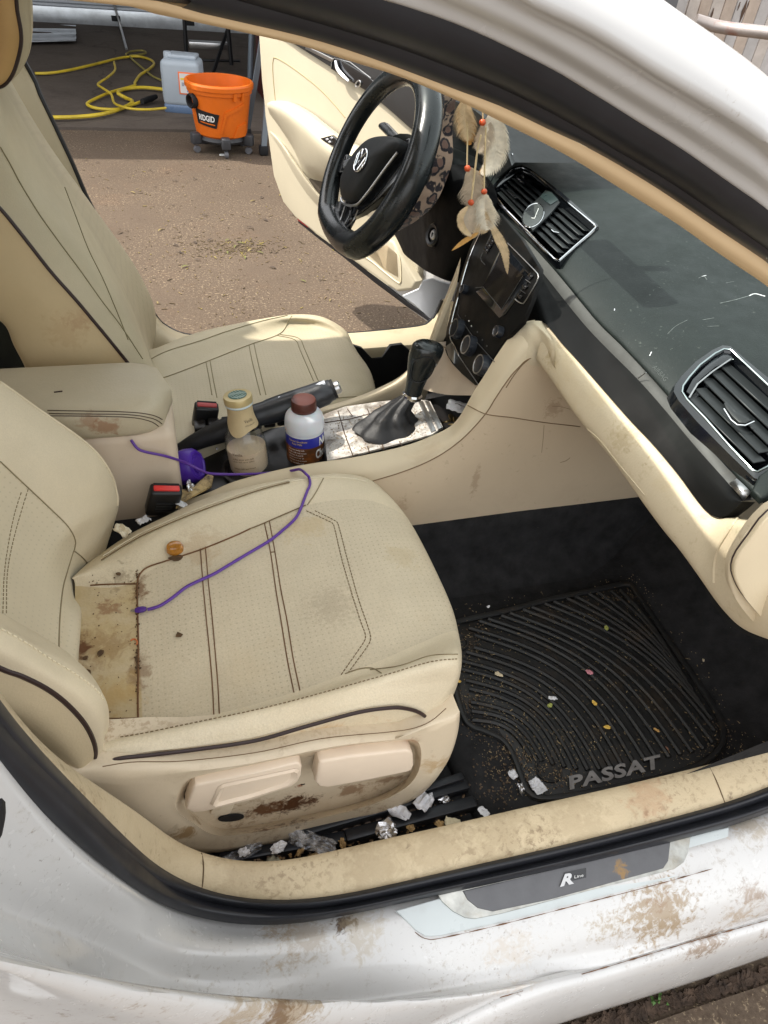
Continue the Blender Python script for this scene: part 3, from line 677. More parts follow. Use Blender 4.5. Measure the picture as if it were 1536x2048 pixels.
fl.loft([[V((.55, -.70, FZ)), V((1.1, -.70, FZ))], [V((.55, -.705, .40)), V((1.1, -.705, .60))]], nv=6)
fl.build('floor_carpet', carpet, car)
ft = MB(); ft.loft([[P(1268, 1168, 'z', .306), P(1330, 1260, 'z', .306), P(1400, 1360, 'z', .306), P(1455, 1440, 'z', .306)], [P(1300, 1130, 'z', .33), P(1370, 1230, 'z', .335), P(1440, 1320, 'z', .335), P(1495, 1395, 'z', .33)], [P(1352, 1080, 'z', .40), P(1440, 1180, 'z', .41), P(1510, 1260, 'z', .41), P(1580, 1330, 'z', .40)], [P(1400, 1000, 'z', .52), P(1500, 1080, 'z', .53), P(1600, 1180, 'z', .53), P(1700, 1280, 'z', .52)]], nv=20)
ft.build('sloped_carpet', mat('worn_grey_carpet', (.030, .029, .027, 1), rough=.95, spec=.1, var=(30, .3), bump=(90, .6, .003), dirt=[(12, .5, .8, '#3b352d', .5)], speck=[(140, .05, '#6e6554')]), car)
# firewall / underside box so no daylight leaks under the dash
fw = MB(); fw.grid([[V((1.16, -.78, .25)), V((1.16, .78, .25))], [V((1.16, -.78, .93)), V((1.16, .78, .93))]]); fw.build('firewall', matb, car)
# underbody and outer sides
ub = MB(); ub.grid([[V((-2.4, -.84, .22)), V((1.9, -.84, .22))], [V((-2.4, .84, .22)), V((1.9, .84, .22))]]); ub.build('underbody', matb, car)
kp_ = MB(); kp_.grid([[V((.97, -.735, .40)), V((1.18, -.745, .40))], [V((.99, -.70, .62)), V((1.18, -.72, .62))], [V((1.02, -.70, .94)), V((1.18, -.72, .94))]]); kp_.build('kick_panel', matb, car)
hp2 = MB(); hp2.grid([[V((1.06, -.765, .40)), V((1.19, -.87, .38)), V((1.19, -.88, .22))], [V((1.09, -.765, .66)), V((1.19, -.88, .66)), V((1.19, -.885, .5))], [V((1.11, -.75, .95)), V((1.19, -.82, .95)), V((1.19, -.86, .8))]]); hp2.build('hinge_pillar', white_clean, car)
# ---- roof, pillars
sun_hole = (-.42, -.05, -.16, .17)   # opening x0,x1,y0,y1
wp = mat('plain_white_paint', (.62, .635, .66, 1), rough=.2, var=None, coat=.6)
head = mat('headliner_cloth', '#cdbfa0', rough=.95, var=(8, .05))
def roofz(x, y): return 1.405-.10*max(0, (x+.15)/.45)**2*(1 if x > -.15 else 0)-.055*(y/.62)**2-.05*max(0, (-.6-x)/.7)**2
sun_hole = (-.27, .0, .145, .315)  # hole added in the unseen roof to throw a sun patch on the console
top = dict(
 b0=[(153, 0), (242, 14), (363, 38), (484, 63), (620, 95), (734, 133), (812, 156), (867, 180), (909, 194), (969, 228), (1047, 266), (1136, 312), (1239, 376), (1350, 445), (1435, 505), (1536, 573), (1640, 648)],
 b1=[(242, -6), (363, 18), (484, 45), (620, 77), (734, 113), (851, 156), (927, 185), (1000, 212), (1100, 260), (1179, 297), (1307, 372), (1435, 458), (1536, 526), (1640, 602)],
 g=[(242, -50), (363, -28), (500, 8), (620, 42), (734, 76), (851, 116), (1000, 176), (1105, 228), (1174, 266), (1227, 298), (1340, 365), (1435, 430), (1536, 500), (1640, 575)],
 s1=[(242, -140), (500, -80), (640, -42), (766, 0), (851, 25), (969, 72), (1105, 139), (1174, 180), (1264, 236), (1366, 300), (1450, 359), (1536, 419), (1640, 495)],
 w1=[(242, -240), (500, -165), (740, -85), (880, -22), (1000, 31), (1140, 105), (1279, 188), (1370, 243), (1454, 297), (1536, 352), (1640, 425)],
 w2=[(300, -330), (560, -250), (800, -150), (960, -70), (1077, 0), (1188, 52), (1314, 133), (1384, 174), (1454, 216), (1536, 272), (1640, 345)],
 w3=[(400, -520), (700, -380), (960, -200), (1110, -90), (1255, 0), (1350, 58), (1450, 126), (1536, 188), (1640, 262)],
 w4=[(500, -680), (800, -480), (1060, -240), (1200, -100), (1328, 0), (1400, 50), (1470, 100), (1536, 150), (1640, 226)])
def T(key, y, ext=True, ys=0):
    q = [P(a, b, 'y', y) for a, b in top[key]]; q += [q[-1]+V((.30, -.035, -.095)), q[-1]+V((.60, -.07, -.19))]
    return ([V((-.95, y, q[0].z-.005)), V((-.45, y, q[0].z+.012))] if ext else [])+q
t0 = T('b0', -.598); t1 = T('b1', -.612); tg = T('g', -.622); ts = T('s1', -.642); tw1 = T('w1', -.655); tw2 = T('w2', -.668); tw3 = T('w3', -.655); tw4 = T('w4', -.615)
mb = MB(); tm = [p.lerp(q, .5)+V((0, -.004, -.001)) for p, q in zip(rs(t0, 80), rs(t1, 80))]
mb.loft([off(rs(t0, 80), (0, .05, .012)), off(rs(t0, 80), (0, .006, .003)), rs(t0, 80), tm, rs(t1, 80)], nv=NV, nu=4)
mb.build('pillar_trim', mat('pillar_trim_cloth', '#e2c8a0', rough=.8, var=(7, .05)), car)
def lobe2(A, B, h, n=8):
    a = rs(A, NV); b = rs(B, NV)
    return [[p.lerp(q, i/n)+V((0, -h, -h*.3))*math.sin(math.pi*i/n) for p, q in zip(a, b)] for i in range(n+1)]
mb = MB(); mb.grid(lobe2(t1, tg, .003)); mb.grid(lobe2(tg, ts, .006)); mb.build('door_seal', rubber, car, sharp=60)
mb = MB(); mb.loft([off(rs(ts, 80), (0, .012, .001)), rs(ts, 80), [p.lerp(q, .5)+V((0, .002, .0)) for p, q in zip(rs(ts, 80), rs(tw1, 80))], rs(tw1, 80), [p.lerp(q, .5)+V((0, .004, 0)) for p, q in zip(rs(tw1, 80), rs(tw2, 80))], rs(tw2, 80), rs(tw3, 80), rs(tw4, 80), off(rs(tw4, 80), (.015, .02, -.012))], nv=NV, nu=5)
mb.build('roof_pillar', white_clean, car)
# roof skin + headliner with a hole added for the console sun patch, windscreen, far pillars
def roofz(x, y): return 1.405-.25*max(0, x+.1)**2-.05*(y/.62)**2-.06*max(0, (-.6-x)/.7)**2
xs = [-1.5, -1.0, -.6, sun_hole[0], sun_hole[1], .14, .26]; ys_ = [-.60, -.3, 0, sun_hole[2], sun_hole[3], .6, .64]
def roof(name, dz, m_):
    mb = MB(); vid = {}
    for i, x in enumerate(xs):
        for j, y in enumerate(ys_): vid[i, j] = len(mb.v); mb.v.append(V((x, y, roofz(x, y)+dz)))
    for i in range(len(xs)-1):
        for j in range(len(ys_)-1):
            if xs[i] == sun_hole[0] and ys_[j] == sun_hole[2]: continue
            mb.f.append((vid[i, j], vid[i+1, j], vid[i+1, j+1], vid[i, j+1])); mb.m.append(0)
    return mb.build(name, m_, car)
roof('roof', 0, wp); roof('headliner', -.014, head)
glass = bpy.data.materials.new('window_glass'); glass.use_nodes = True
T_ = NT(glass); T_.n.remove(T_.n['Principled BSDF']); tr = T_.new('ShaderNodeBsdfTransparent'); tr.inputs[0].default_value = (.80, .86, .84, 1)
gl = T_.new('ShaderNodeBsdfGlossy'); gl.inputs[1].default_value = .02; mx = T_.new('ShaderNodeMixShader'); lw = T_.new('ShaderNodeLayerWeight'); lw.inputs[0].default_value = .25
T_.link(lw.outputs['Fresnel'], mx.inputs[0]); T_.link(tr.outputs[0], mx.inputs[1]); T_.link(gl.outputs[0], mx.inputs[2]); T_.link(mx.outputs[0], T_.n['Material Output'].inputs[0])
ws = MB(); ws.loft([[V((.27, -.54, roofz(.26, .5))), V((.32, 0, roofz(.26, 0)-.0)), V((.27, .60, roofz(.26, .5)))], [V((.66, -.62, 1.20)), V((.74, 0, 1.215)), V((.66, .66, 1.20))], [V((1.12, -.70, .95)), V((1.24, 0, .95)), V((1.12, .70, .95))]], nv=16)
ws.build('windscreen', glass, car)
# far side: A pillar, B pillar, roof rail, sill
fp = MB(); fp.tube([V((1.15, .74, .93)), V((.7, .68, 1.17)), V((.3, .635, 1.31)), V((-.15, .62, 1.345)), V((-.9, .62, 1.33))], .03, 8); fp.build('roof_rail', MATS['pillar_trim_cloth'], car)
bl = [(48, 122), (80, 190), (114, 261), (116, 266), (146, 330), (179, 406), (230, 500), (285, 590), (312, 634), (322, 646), (340, 658), (370, 670), (430, 676), (520, 676), (620, 672), (700, 668), (770, 662), (838, 654), (858, 645), (872, 628), (884, 600)]
def far(row, y, z): 
    out = []
    for a, b in row:
        py = P(a, b, 'y', y); pz = P(a, b, 'z', z); k = min(max((370-a)/60, 0), 1) if a < 500 else min(max((a-840)/30, 0), 1)
        out.append(py*k+pz*(1-k) if k in (0, 1) else CAM+(py-CAM).normalized()*((py-CAM).length*k+(pz-CAM).length*(1-k)))
    return out
f1 = far(bl, .755, .43); f1 = [f1[0]+V((-.13, -.06, .36))]+f1
f0 = off(f1, (0, .016, -.006))
MB().tube(rs(f1, 90), .0055, 8).build('door_seal', rubber, car)
f2 = [p+V((-.015 if i < 9 else (0 if i < 17 else .01), -.012, .006)) for i, p in enumerate(f1)]
f3 = [p+V((-.08 if i < 8 else (-.05 if i < 10 else (0 if i < 17 else .07)), -.05 if i < 10 else -.085, -.0)) for i, p in enumerate(f1)]
f4 = [p+V((-.17 if i < 8 else (-.05 if i < 10 else (0 if i < 17 else .12)), -.06 if i < 9 else -.095, -.10 if i > 8 else -.0)) for i, p in enumerate(f1)]
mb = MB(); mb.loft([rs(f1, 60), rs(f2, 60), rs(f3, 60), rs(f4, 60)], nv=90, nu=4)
mb.build('far_sill_trim', mat('shaded_far_trim_plastic', '#b2a68b', rough=.55, var=(7, .08), dirt=[(12, .55, .75, '#7d6a4c', .4)]), car)  # base darker than the other cream plastics, far-side shade put into the colour
of = MB(); of.grid([rs(off(f1, (0, .004, -.006)), 60), rs(off(f1, (0, .03, -.05)), 60), rs(off(f1, (0, .12, -.20)), 60)]); of.build('far_sill', wp, car)
MB().tube([P(828, 655, 'z', .432), P(835, 668, 'z', .43), P(838, 682, 'z', .40)], .0012, 5).build('trim_seam', pipe_m, car)
# rear bench glimpsed behind the front seats
rb = MB(); rb.box((-.95, 0, .42), (.42, 1.3, .22), bev=.05, seg=3); rb.build('rear_bench', side_leather, car)
rb = MB(); rb.box((-1.22, 0, .80), (.16, 1.3, .75), rot=Matrix.Rotation(-.3, 3, 'Y'), bev=.05, seg=3); rb.build('rear_backrest', side_leather, car)
# near side behind the B pillar and rear flank, closed so the cabin is dark there
nb = MB(); nb.grid([[V((-.75, -.74, .25)), V((-.30, -.76, .40))], [V((-.75, -.72, 1.0)), V((-.34, -.74, .95))], [V((-.75, -.64, 1.33)), V((-.42, -.64, 1.33))]]); nb.build('b_pillar', side_leather, car)
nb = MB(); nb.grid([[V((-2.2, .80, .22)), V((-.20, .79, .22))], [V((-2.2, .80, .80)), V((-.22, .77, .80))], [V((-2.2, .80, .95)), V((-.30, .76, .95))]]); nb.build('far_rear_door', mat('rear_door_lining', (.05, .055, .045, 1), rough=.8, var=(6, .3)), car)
nb = MB(); nb.grid([[V((-2.2, -.86, .22)), V((-.34, -.87, .22))], [V((-2.2, -.87, .60)), V((-.34, -.88, .60))], [V((-2.2, -.80, .95)), V((-.34, -.82, .95))], [V((-2.2, -.72, .96)), V((-.34, -.74, .96))]]); nb.build('near_rear_door', wp, car)
fb = MB(); fb.loft([[V((1.17, -.86, .25)), V((1.17, -.88, .6)), V((1.17, -.82, .95)), V((1.17, -.5, 1.0)), V((1.17, 0, 1.01)), V((1.17, .5, 1.0)), V((1.17, .82, .95)), V((1.17, .88, .6)), V((1.17, .86, .25))], [V((2.0, -.84, .25)), V((2.0, -.86, .6)), V((2.0, -.78, .82)), V((2.0, -.5, .9)), V((2.0, 0, .92)), V((2.0, .5, .9)), V((2.0, .78, .82)), V((2.0, .86, .6)), V((2.0, .84, .25))]], nv=30, nu=5); fb.build('front_body', wp, car)
# wheels (out of frame, carry the car)
tyre = mat('tyre_rubber', (.02, .02, .02, 1), rough=.8, var=None)
for x, y in ((1.55, -.78), (1.55, .78), (-1.35, -.78), (-1.35, .78)):
    ww = MB(); ww.lathe(V((x, y-.1, .32)), [(.19, 0), (.30, 0), (.32, .03), (.32, .17), (.30, .2), (.19, .2)], axis=V((0, 1, 0)), n=32); wo = ww.build('wheel', tyre, car)
    MB().lathe(V((x, y-.08, .32)), [(0, .02), (.06, 0), (.19, .01), (.2, .16), (0, .16)], axis=V((0, 1, 0)), n=24).build('rim', satin, wo)
# ================================================================ SEATS
def nose(p, dx, dz1, dz2, dy=0): return [p+V((dx, dy, dz1)), p+V((dx*.3, dy, dz2))]
seat = sub('passenger_seat', car)
seam_stain = [(tuple(P(278, 1180, 'z', .58)), .05, '#6b4522', .75, 60, (2.2, 1, 1)), (tuple(P(276, 1340, 'z', .58)), .055, '#704a26', .55, 60, (2.2, 1, 1)), (tuple(P(200, 1290, 'z', .58)), .07, '#8a6a42', .5, 45),
  (tuple(P(163, 1290, 'z', .58)), .05, '#5c3216', .9, 50, (2.6, .8, 1)), (tuple(P(215, 1210, 'z', .58)), .035, '#7a4a2a', .6, 70), (tuple(P(230, 1140, 'z', .6)), .05, '#6e5a42', .5, 80), (tuple(P(348, 1100, 'z', .6)), .016, '#3a2614', .9, 80),
  (tuple(P(220, 1390, 'z', .58)), .07, '#b08f55', .5, 25), (tuple(P(240, 1460, 'z', .58)), .03, '#6b5a35', .5, 80), (tuple(P(250, 1070, 'z', .6)), .03, '#6a4c34', .6, 70),
  (tuple(P(400, 1090, 'z', .6)), .06, '#a58560', .35, 40), (tuple(P(660, 1210, 'z', .6)), .07, '#8f7f68', .3, 160), (tuple(P(800, 1120, 'z', .6)), .05, '#b09c76', .35, 30), (tuple(P(880, 1410, 'y', -.57)), .045, '#7c5a3a', .6, 30),
  (tuple(P(640, 1470, 'y', -.6)), .14, '#b58a58', .55, 22, (1, 1, 3.5)), (tuple(P(470, 1500, 'y', -.6)), .09, '#4d3018', .8, 60, (1, 1, 6)), (tuple(P(610, 1060, 'z', .6)), .06, '#b9a070', .35, 30)]
yell = [(26, .60, .78, '#8d744e', .22), (5, .5, .8, '#c0a068', .22)]
cush_m = mat('passenger_leather', '#d5c7ab', var=(9, .08), fine=(600, .22), rough=.5, spec=.4, dirt=yell, spots=seam_stain, bump=[(300, .4, .0009), (11, .5, .008), (38, .35, .002)], speck=(70, .03, '#4a3827'))
perf_m = mat('passenger_perforated_leather', '#ccbea3', var=(9, .09), fine=(500, .25), rough=.52, spec=.4, dirt=yell, spots=seam_stain, perf=(.0085, .42, (1, 1, 0), P(277, 1300, 'z', .575).x), bump=[(300, .3, .0007), (11, .6, .009), (38, .35, .002)], speck=(70, .03, '#4a3827'))
L0 = R('y', -.598, [(178, 1537), (267, 1524), (367, 1522), (512, 1505), (645, 1477), (779, 1464), (829, 1456), (862, 1442)])
L1 = R('y', -.600, [(180, 1531), (233, 1512), (300, 1504), (400, 1492), (512, 1475), (612, 1447), (712, 1420), (772, 1411), (805, 1411), (839, 1421), (862, 1441)])
L1b = off(L1, (0, -.004, .012))
L2 = R('y', -.575, [(140, 1492), (208, 1479), (287, 1466), (383, 1446), (512, 1419), (612, 1394), (712, 1366), (779, 1347), (845, 1327), (879, 1320), (917, 1317)])
q9 = lambda pts: rs(pts, 9)
L1n = q9(L1)+[L1[-1]+V((.003, .02, -.02)), L1[-1]+V((0, .05, -.06))]
L2n = q9(L2)+[P(912, 1375, 'y', -.56), P(880, 1430, 'y', -.575)]
Lx = q9(R('y', -.590, [(140, 1510), (208, 1495), (287, 1484), (383, 1468), (512, 1446), (612, 1420), (712, 1393), (779, 1380), (845, 1372), (882, 1372), (898, 1375)]))+[P(892, 1405, 'y', -.585), P(868, 1438, 'y', -.597)]
L3 = q9([P(150, 1470, 'z', .565), P(277, 1458, 'z', .570), P(350, 1445, 'z', .575), P(430, 1429, 'z', .582), P(512, 1407, 'z', .588), P(589, 1384, 'z', .592), P(679, 1352, 'z', .600), P(740, 1330, 'z', .606), P(830, 1290, 'z', .606), P(911, 1262, 'z', .592)])+[P(916, 1300, 'z', .55), P(905, 1340, 'z', .50)]
L4 = q9([P(150, 1300, 'z', .570), P(277, 1300, 'z', .575), P(420, 1272, 'z', .583), P(560, 1242, 'z', .592), P(700, 1205, 'z', .602), P(790, 1180, 'z', .606), P(850, 1165, 'z', .604), P(885, 1180, 'z', .592)])+[P(898, 1225, 'z', .555), P(900, 1290, 'z', .49)]
L5 = q9([P(150, 1172, 'z', .572), P(272, 1168, 'z', .580), P(333, 1122, 'z', .590), P(403, 1098, 'z', .597), P(512, 1054, 'z', .603), P(612, 1010, 'z', .608), P(700, 1000, 'z', .612), P(780, 1008, 'z', .605), P(812, 1035, 'z', .592)])+[P(845, 1100, 'z', .555), P(870, 1180, 'z', .49)]
L6 = q9([P(150, 1150, 'z', .575), P(200, 1124, 'z', .578), P(253, 1091, 'z', .588), P(300, 1066, 'z', .597), P(397, 1024, 'z', .607), P(512, 983, 'z', .612), P(579, 965, 'z', .613), P(652, 953, 'z', .612), P(729, 958, 'z', .604), P(762, 977, 'z', .592)])+[P(800, 1030, 'z', .55), P(830, 1090, 'z', .49)]
L7 = q9(R('y', -.128, [(150, 1150, .5), (217, 1097), (233, 1079), (287, 1054), (333, 1031), (417, 993), (512, 970), (579, 962), (652, 952), (700, 953), (735, 960)][1:]))+[P(790, 1015, 'y', -.135), P(815, 1070, 'y', -.14)]
L7 = [p+V((0, 0, -.004)) for p in L7]
L8 = off(L7, (0, .012, -.08))
mb = MB(); mb.loft([q9(L0)+[L0[-1]+V((0, .02, -.01)), L0[-1]+V((0, .05, -.05))], off(L1n, (0, .003, -.004)), L1n], nv=90, nu=3, mi=0)
mb.loft([L1n, Lx, L2n, L3, L4, L5, L6, L7, L8], nv=90, nu=10, bands=[0, 0, 0, 1, 1, 0, 0, 0], aligned=True)
cush = mb.build('seat_cushion', [cush_m, perf_m], seat, sharp=70)
bm = bmesh.new(); bm.from_mesh(cush.data); BV = BVHTree.FromBMesh(bm); bm.free()
def on(px, py, bv=None, lift=.001):
    bv = bv or BV; r = ray(px, py).normalized(); h = bv.ray_cast(CAM, r)
    if h[0] is None: return None
    n = h[1]; n = -n if n.dot(r) > 0 else n
    return h[0]+n*lift
def draw(name, par, pts, r, m_, bv=None, dash=None, n=None, lift=.0006, smooth=True):
    seq = []
    pv = [V((a, b, 0)) for a, b in pts]; dense = rs(pv, n or max(12, int(sum((a-b).length for a, b in zip(pv, pv[1:]))/7)))if smooth else pv
    for q in dense:
        o = on(q.x, q.y, bv, lift)
        if o is not None: seq.append(o)
    if len(seq) < 2: return None
    mm = MB()
    if dash:
        d = rs(seq, max(4, int(sum((a-b).length for a, b in zip(seq, seq[1:]))/dash)))
        for i in range(0, len(d)-1): mm.tube([d[i], d[i].lerp(d[i+1], .62)], r, 5)
    else: mm.tube(seq, r, 6)
    return mm.build(name, m_, par)
def bvh(*obs):
    bm = bmesh.new()
    for o in obs:
        me = o.data.copy(); bm.from_mesh(me); bpy.data.meshes.remove(me)
    b = BVHTree.FromBMesh(bm); bm.free(); return b
PS = [[(401, 1098), (406, 1165), (412, 1230), (420, 1310), (425, 1370), (428, 1429)], [(411, 1094), (417, 1165), (424, 1230), (431, 1310), (436, 1370), (439, 1427)],
      [(529, 1047), (541, 1104), (552, 1180), (562, 1240), (575, 1320), (588, 1385)], [(539, 1043), (550, 1104), (562, 1180), (574, 1240), (587, 1320), (600, 1381)]]
for q in PS: draw('seam', cush, q, .0008, stitch_m)
draw('seam', cush, [(540, 1105), (551, 1104)], .0007, stitch_m)
for q in ([(613, 1022), (662, 1045), (668, 1052), (684, 1120), (706, 1195), (722, 1245), (731, 1270), (728, 1284), (700, 1325), (681, 1352)], [(630, 1022), (670, 1042), (678, 1055), (695, 1120), (716, 1195), (733, 1245), (741, 1272), (738, 1288), (712, 1325), (694, 1349)]):
    draw('seam', cush, q, .0007, mat('tan_stitch', '#6f5d40', rough=.8, var=None), dash=.006)
draw('seam', cush, [(181, 1171), (215, 1169), (272, 1168)], .0011, stitch_m)
draw('seam', cush, [(500, 1058), (470, 1072), (403, 1099), (333, 1122), (297, 1134), (283, 1145), (276, 1160), (275, 1200), (277, 1300), (276, 1400), (277, 1455)], .0012, stitch_m)
draw('seam', cush, [(217, 1437), (250, 1437), (277, 1436)], .0007, stitch_m)
draw('seam', cush, [(612, 1011), (572, 1028), (512, 1054), (500, 1058)], .0009, MATS['tan_stitch'], lift=.0012)
draw('seam', cush, [(203, 1122), (253, 1091), (300, 1066), (397, 1025), (512, 984), (579, 966)], .0010, mat('tan_stitch', '#6f5d40'), lift=.0016)
draw('seam', cush, [(207, 1114), (253, 1085), (300, 1060), (397, 1019), (512, 979), (579, 962)], .0011, mat('welt_leather', '#d0c5ac', rough=.5, var=None), lift=.0016)
draw('seam', cush, [(615, 1010), (630, 988), (647, 957)], .0009, stitch_l)
draw('welt', cush, [(579, 964), (622, 957), (652, 955), (700, 957), (735, 964)], .0014, MATS['welt_leather'])
draw('seam', cush, [(210, 1480), (287, 1467), (383, 1447), (512, 1420), (612, 1395), (712, 1367), (779, 1348), (845, 1328), (879, 1321), (915, 1318)], .0007, MATS['tan_stitch'], dash=.0055)
draw('seam', cush, [(740, 1340), (800, 1332), (860, 1312), (915, 1309)], .0007, stitch_l)
draw('wrinkle', cush, [(690, 1348), (720, 1338), (745, 1337), (763, 1347)], .0008, stitch_l)
pz = MB(); pz.tube(rs(off(L1, (0, -.004, 0)), 70), .0025, 8); pz.build('piping', pipe_m, seat)
# dirt crumbs in the seams
crumb_m = mat('brown_crumbs', (.10, .055, .025, 1), rough=.9, var=(90, .5))
mm = MB()
for q in range(170):
    t = random.random(); a, b = random.choice(((277, 1150), (277, 1440), (276, 1180), (276, 1350))); py = random.choice((random.uniform(1140, 1230), random.uniform(1140, 1460), random.uniform(1300, 1340)))
    o = on(275+random.gauss(0, 2.0), py)
    if o is not None: s_ = random.uniform(.0006, .0018); mm.box(o, (s_*1.5, s_, s_*.7), rot=Matrix.Rotation(random.random()*3, 3, 'Z'))
for q in range(60):
    o = on(random.uniform(170, 280), random.uniform(1150, 1440))
    if o is not None: s_ = random.uniform(.0005, .0013); mm.box(o, (s_*1.5, s_, s_*.7), rot=Matrix.Rotation(random.random()*3, 3, 'Z'))
c_ = mm.build('seam_crumbs', crumb_m, seat); c_['kind'] = 'stuff'
for (a, b, r_) in ((203, 1307, .006), (237, 1149, .0045), (176, 1347, .0055), (358, 1272, .0055), (172, 1318, .004)):
    o = on(a, b)
    if o is None: continue
    k = [o+V((math.cos(t*.9)*r_*random.uniform(.5, 1.1), math.sin(t*.9)*r_*random.uniform(.5, 1.1), .0004)) for t in range(7)]
    MB().poly(k, V((0, 0, 1)), .0012).build('dirt_flake', crumb_m, seat)
# ---- valance with pocket and levers
VY = -.612
vo = [(100, 1520), (178, 1536), (267, 1525), (367, 1523), (512, 1506), (645, 1478), (779, 1465), (829, 1457), (862, 1443), (890, 1420), (910, 1404), (918, 1406), (919, 1440), (912, 1480), (896, 1522), (868, 1562), (835, 1592), (780, 1620), (700, 1648), (620, 1670), (560, 1684), (500, 1695), (430, 1703), (380, 1702), (330, 1690), (230, 1620), (140, 1560)]
po = [(350, 1612), (353, 1590), (362, 1568), (380, 1554), (420, 1544), (500, 1528), (619, 1503), (701, 1487), (770, 1480), (822, 1478), (836, 1484), (842, 1500), (842, 1522), (836, 1545), (822, 1566), (800, 1583), (760, 1603), (700, 1622), (646, 1635), (560, 1655), (482, 1668), (437, 1671), (410, 1662), (385, 1645), (362, 1630)]
pi = [(368, 1606), (370, 1588), (378, 1572), (392, 1563), (425, 1554), (505, 1538), (620, 1514), (701, 1498), (768, 1490), (814, 1488), (826, 1492), (830, 1503), (830, 1520), (824, 1541), (812, 1558), (792, 1574), (755, 1592), (696, 1611), (644, 1623), (558, 1642), (484, 1655), (444, 1658), (420, 1650), (400, 1636), (378, 1621)]
NP = 96
def loop(pts, y): return rs([P(a, b, 'y', y) for a, b in pts], NP, closed=True)
def align(A, B):
    # rotate B so that it starts nearest to A's first point by angle about the centre
    c = sum(A, V())/len(A); best = min(range(len(B)), key=lambda i: (B[i]-A[0]).length); return B[best:]+B[:best]
A_ = loop(vo, VY); ctr = V((0.07, VY, .47))
def rayloop(pts, y):
    q = [P(a, b, 'y', y) for a, b in pts]; d = rs(q, 400, closed=True); out = []
    return d
def polar(pts, y, n=NP):
    d = rs([P(a, b, 'y', y) for a, b in pts], 600, closed=True); c = P(600, 1575, 'y', y); out = []
    ang = sorted([(math.atan2(p.z-c.z, (p.x-c.x)*.45), i) for i, p in enumerate(d)])
    for k in range(n):
        t = -math.pi+2*math.pi*k/n; i = min(ang, key=lambda a: abs(a[0]-t))[1]; out.append(d[i])
    return out
o_ = polar(vo, VY); i_ = polar(po, VY-.007); j_ = polar(pi, VY+.018)
mb = MB(); m1 = [p.lerp(q, .5)+V((0, -.006, 0)) for p, q in zip(o_, i_)]; m0 = [p.lerp(q, .12)+V((0, -.004, 0)) for p, q in zip(o_, i_)]
m9 = [p.lerp(q, .86)+V((0, .0005, 0)) for p, q in zip(o_, i_)]
g_ = [off(o_, (0, .06, 0)), off(o_, (0, .008, 0)), o_, m0, m1, m9, i_, [p.lerp(q, .5)+V((0, .001, 0)) for p, q in zip(i_, j_)], j_]
mb.grid(g_, cv=True)
cc = sum(j_, V())/len(j_); mb.grid([j_, [p.lerp(cc, .5)+V((0, .004, 0)) for p in j_], [p.lerp(cc, .98)+V((0, .004, 0)) for p in j_]], cv=True)
val_m = mat('seat_base_plastic', '#cdbda3', rough=.45, var=(7, .07), fine=(500, .06), bump=(300, .12, .0004),
  dirt=[(8, .55, .75, '#a08155', .4), (90, .66, .75, '#6a4526', .4)], grit=[(110, .5, .6, 9, .48, .62, '#8a6a48', .5)],
  spots=[(tuple(P(590, 1612, 'y', VY+.018)), .052, '#4c2d18', 1.0, 75, (.8, 1, 1.4)), (tuple(P(530, 1622, 'y', VY+.018)), .045, '#5d3a20', .95, 80, (.8, 1, 1.4)), (tuple(P(700, 1585, 'y', VY+.018)), .045, '#7a5636', .7, 60, (1, 1, 1.6)), (tuple(P(370, 1655, 'y', VY)), .03, '#8a6a3c', .8, 50),
         (tuple(P(870, 1520, 'y', VY)), .05, '#a5824f', .6, 30), (tuple(P(820, 1482, 'y', VY)), .03, '#9a6a45', .6, 60), (tuple(P(780, 1560, 'y', VY+.018)), .04, '#6e4c2e', .7, 60, (1, 1, 2.4)), (tuple(P(320, 1660, 'y', VY)), .04, '#7c6a50', .5, 30),
         (tuple(P(700, 1500, 'y', VY)), .07, '#9a6e48', .5, 60, (1, 1, 3)), (tuple(P(600, 1578, 'y', VY+.018)), .012, '#7a3a14', .9, 90)])
val = mb.build('seat_base', val_m, seat, sharp=60)
MB().tube(rs([P(a, b-1, 'y', VY-.004) for a, b in ((205, 1534), (267, 1525), (367, 1523), (512, 1506), (645, 1478), (779, 1465), (829, 1457), (862, 1443), (892, 1418))], 60), .0006, 5).build('cushion_gap', mat('gap_shadow', '#6b543c', rough=.9, var=None), val)
def slab(name, px, y, th, m_, par, bev=.003, seg=3, rz=0):
    q = [P(a, b, 'y', y-th)+V((0, th, 0)) for a, b in px]; return MB().poly(rs(q, 44, closed=True) if rz else q, V((0, -1, 0)), th, bev=bev, seg=seg).build(name, m_, par, sharp=40)
lA = [(372, 1619), (374, 1612), (387, 1576), (391, 1572), (398, 1570), (500, 1548), (592, 1527), (600, 1528), (604, 1534), (602, 1552), (596, 1564), (583, 1574), (500, 1602), (409, 1624), (388, 1626)]
lB = [(630, 1566), (639, 1527), (646, 1523), (700, 1514), (815, 1501), (824, 1504), (827, 1512), (828, 1532), (824, 1541), (815, 1545), (740, 1560), (655, 1576), (637, 1574)]
LA = slab('height_lever', lA, VY+.010, .020, lever_m, seat, bev=.003)
dish = [(420, 1608), (436, 1574), (446, 1568), (592, 1537), (598, 1540), (596, 1552), (580, 1566), (500, 1592), (426, 1611)]
q = [P(a, b, 'y', VY-.0105) for a, b in dish]; c2 = sum(q, V())/len(q)
mb = MB(); inn = [p.lerp(c2, .16)+V((0, .0, 0)) for p in q]; mb.grid([q, [p.lerp(c2, .06)+V((0, -.0035, 0)) for p in q], inn, [p.lerp(c2, .3)+V((0, .004, 0)) for p in q], [p.lerp(c2, .97)+V((0, .006, 0)) for p in q]], cv=True); mb.build('finger_dish', lever_m, LA)
slab('recline_lever', lB, VY+.010, .021, lever_m, seat, bev=.004)
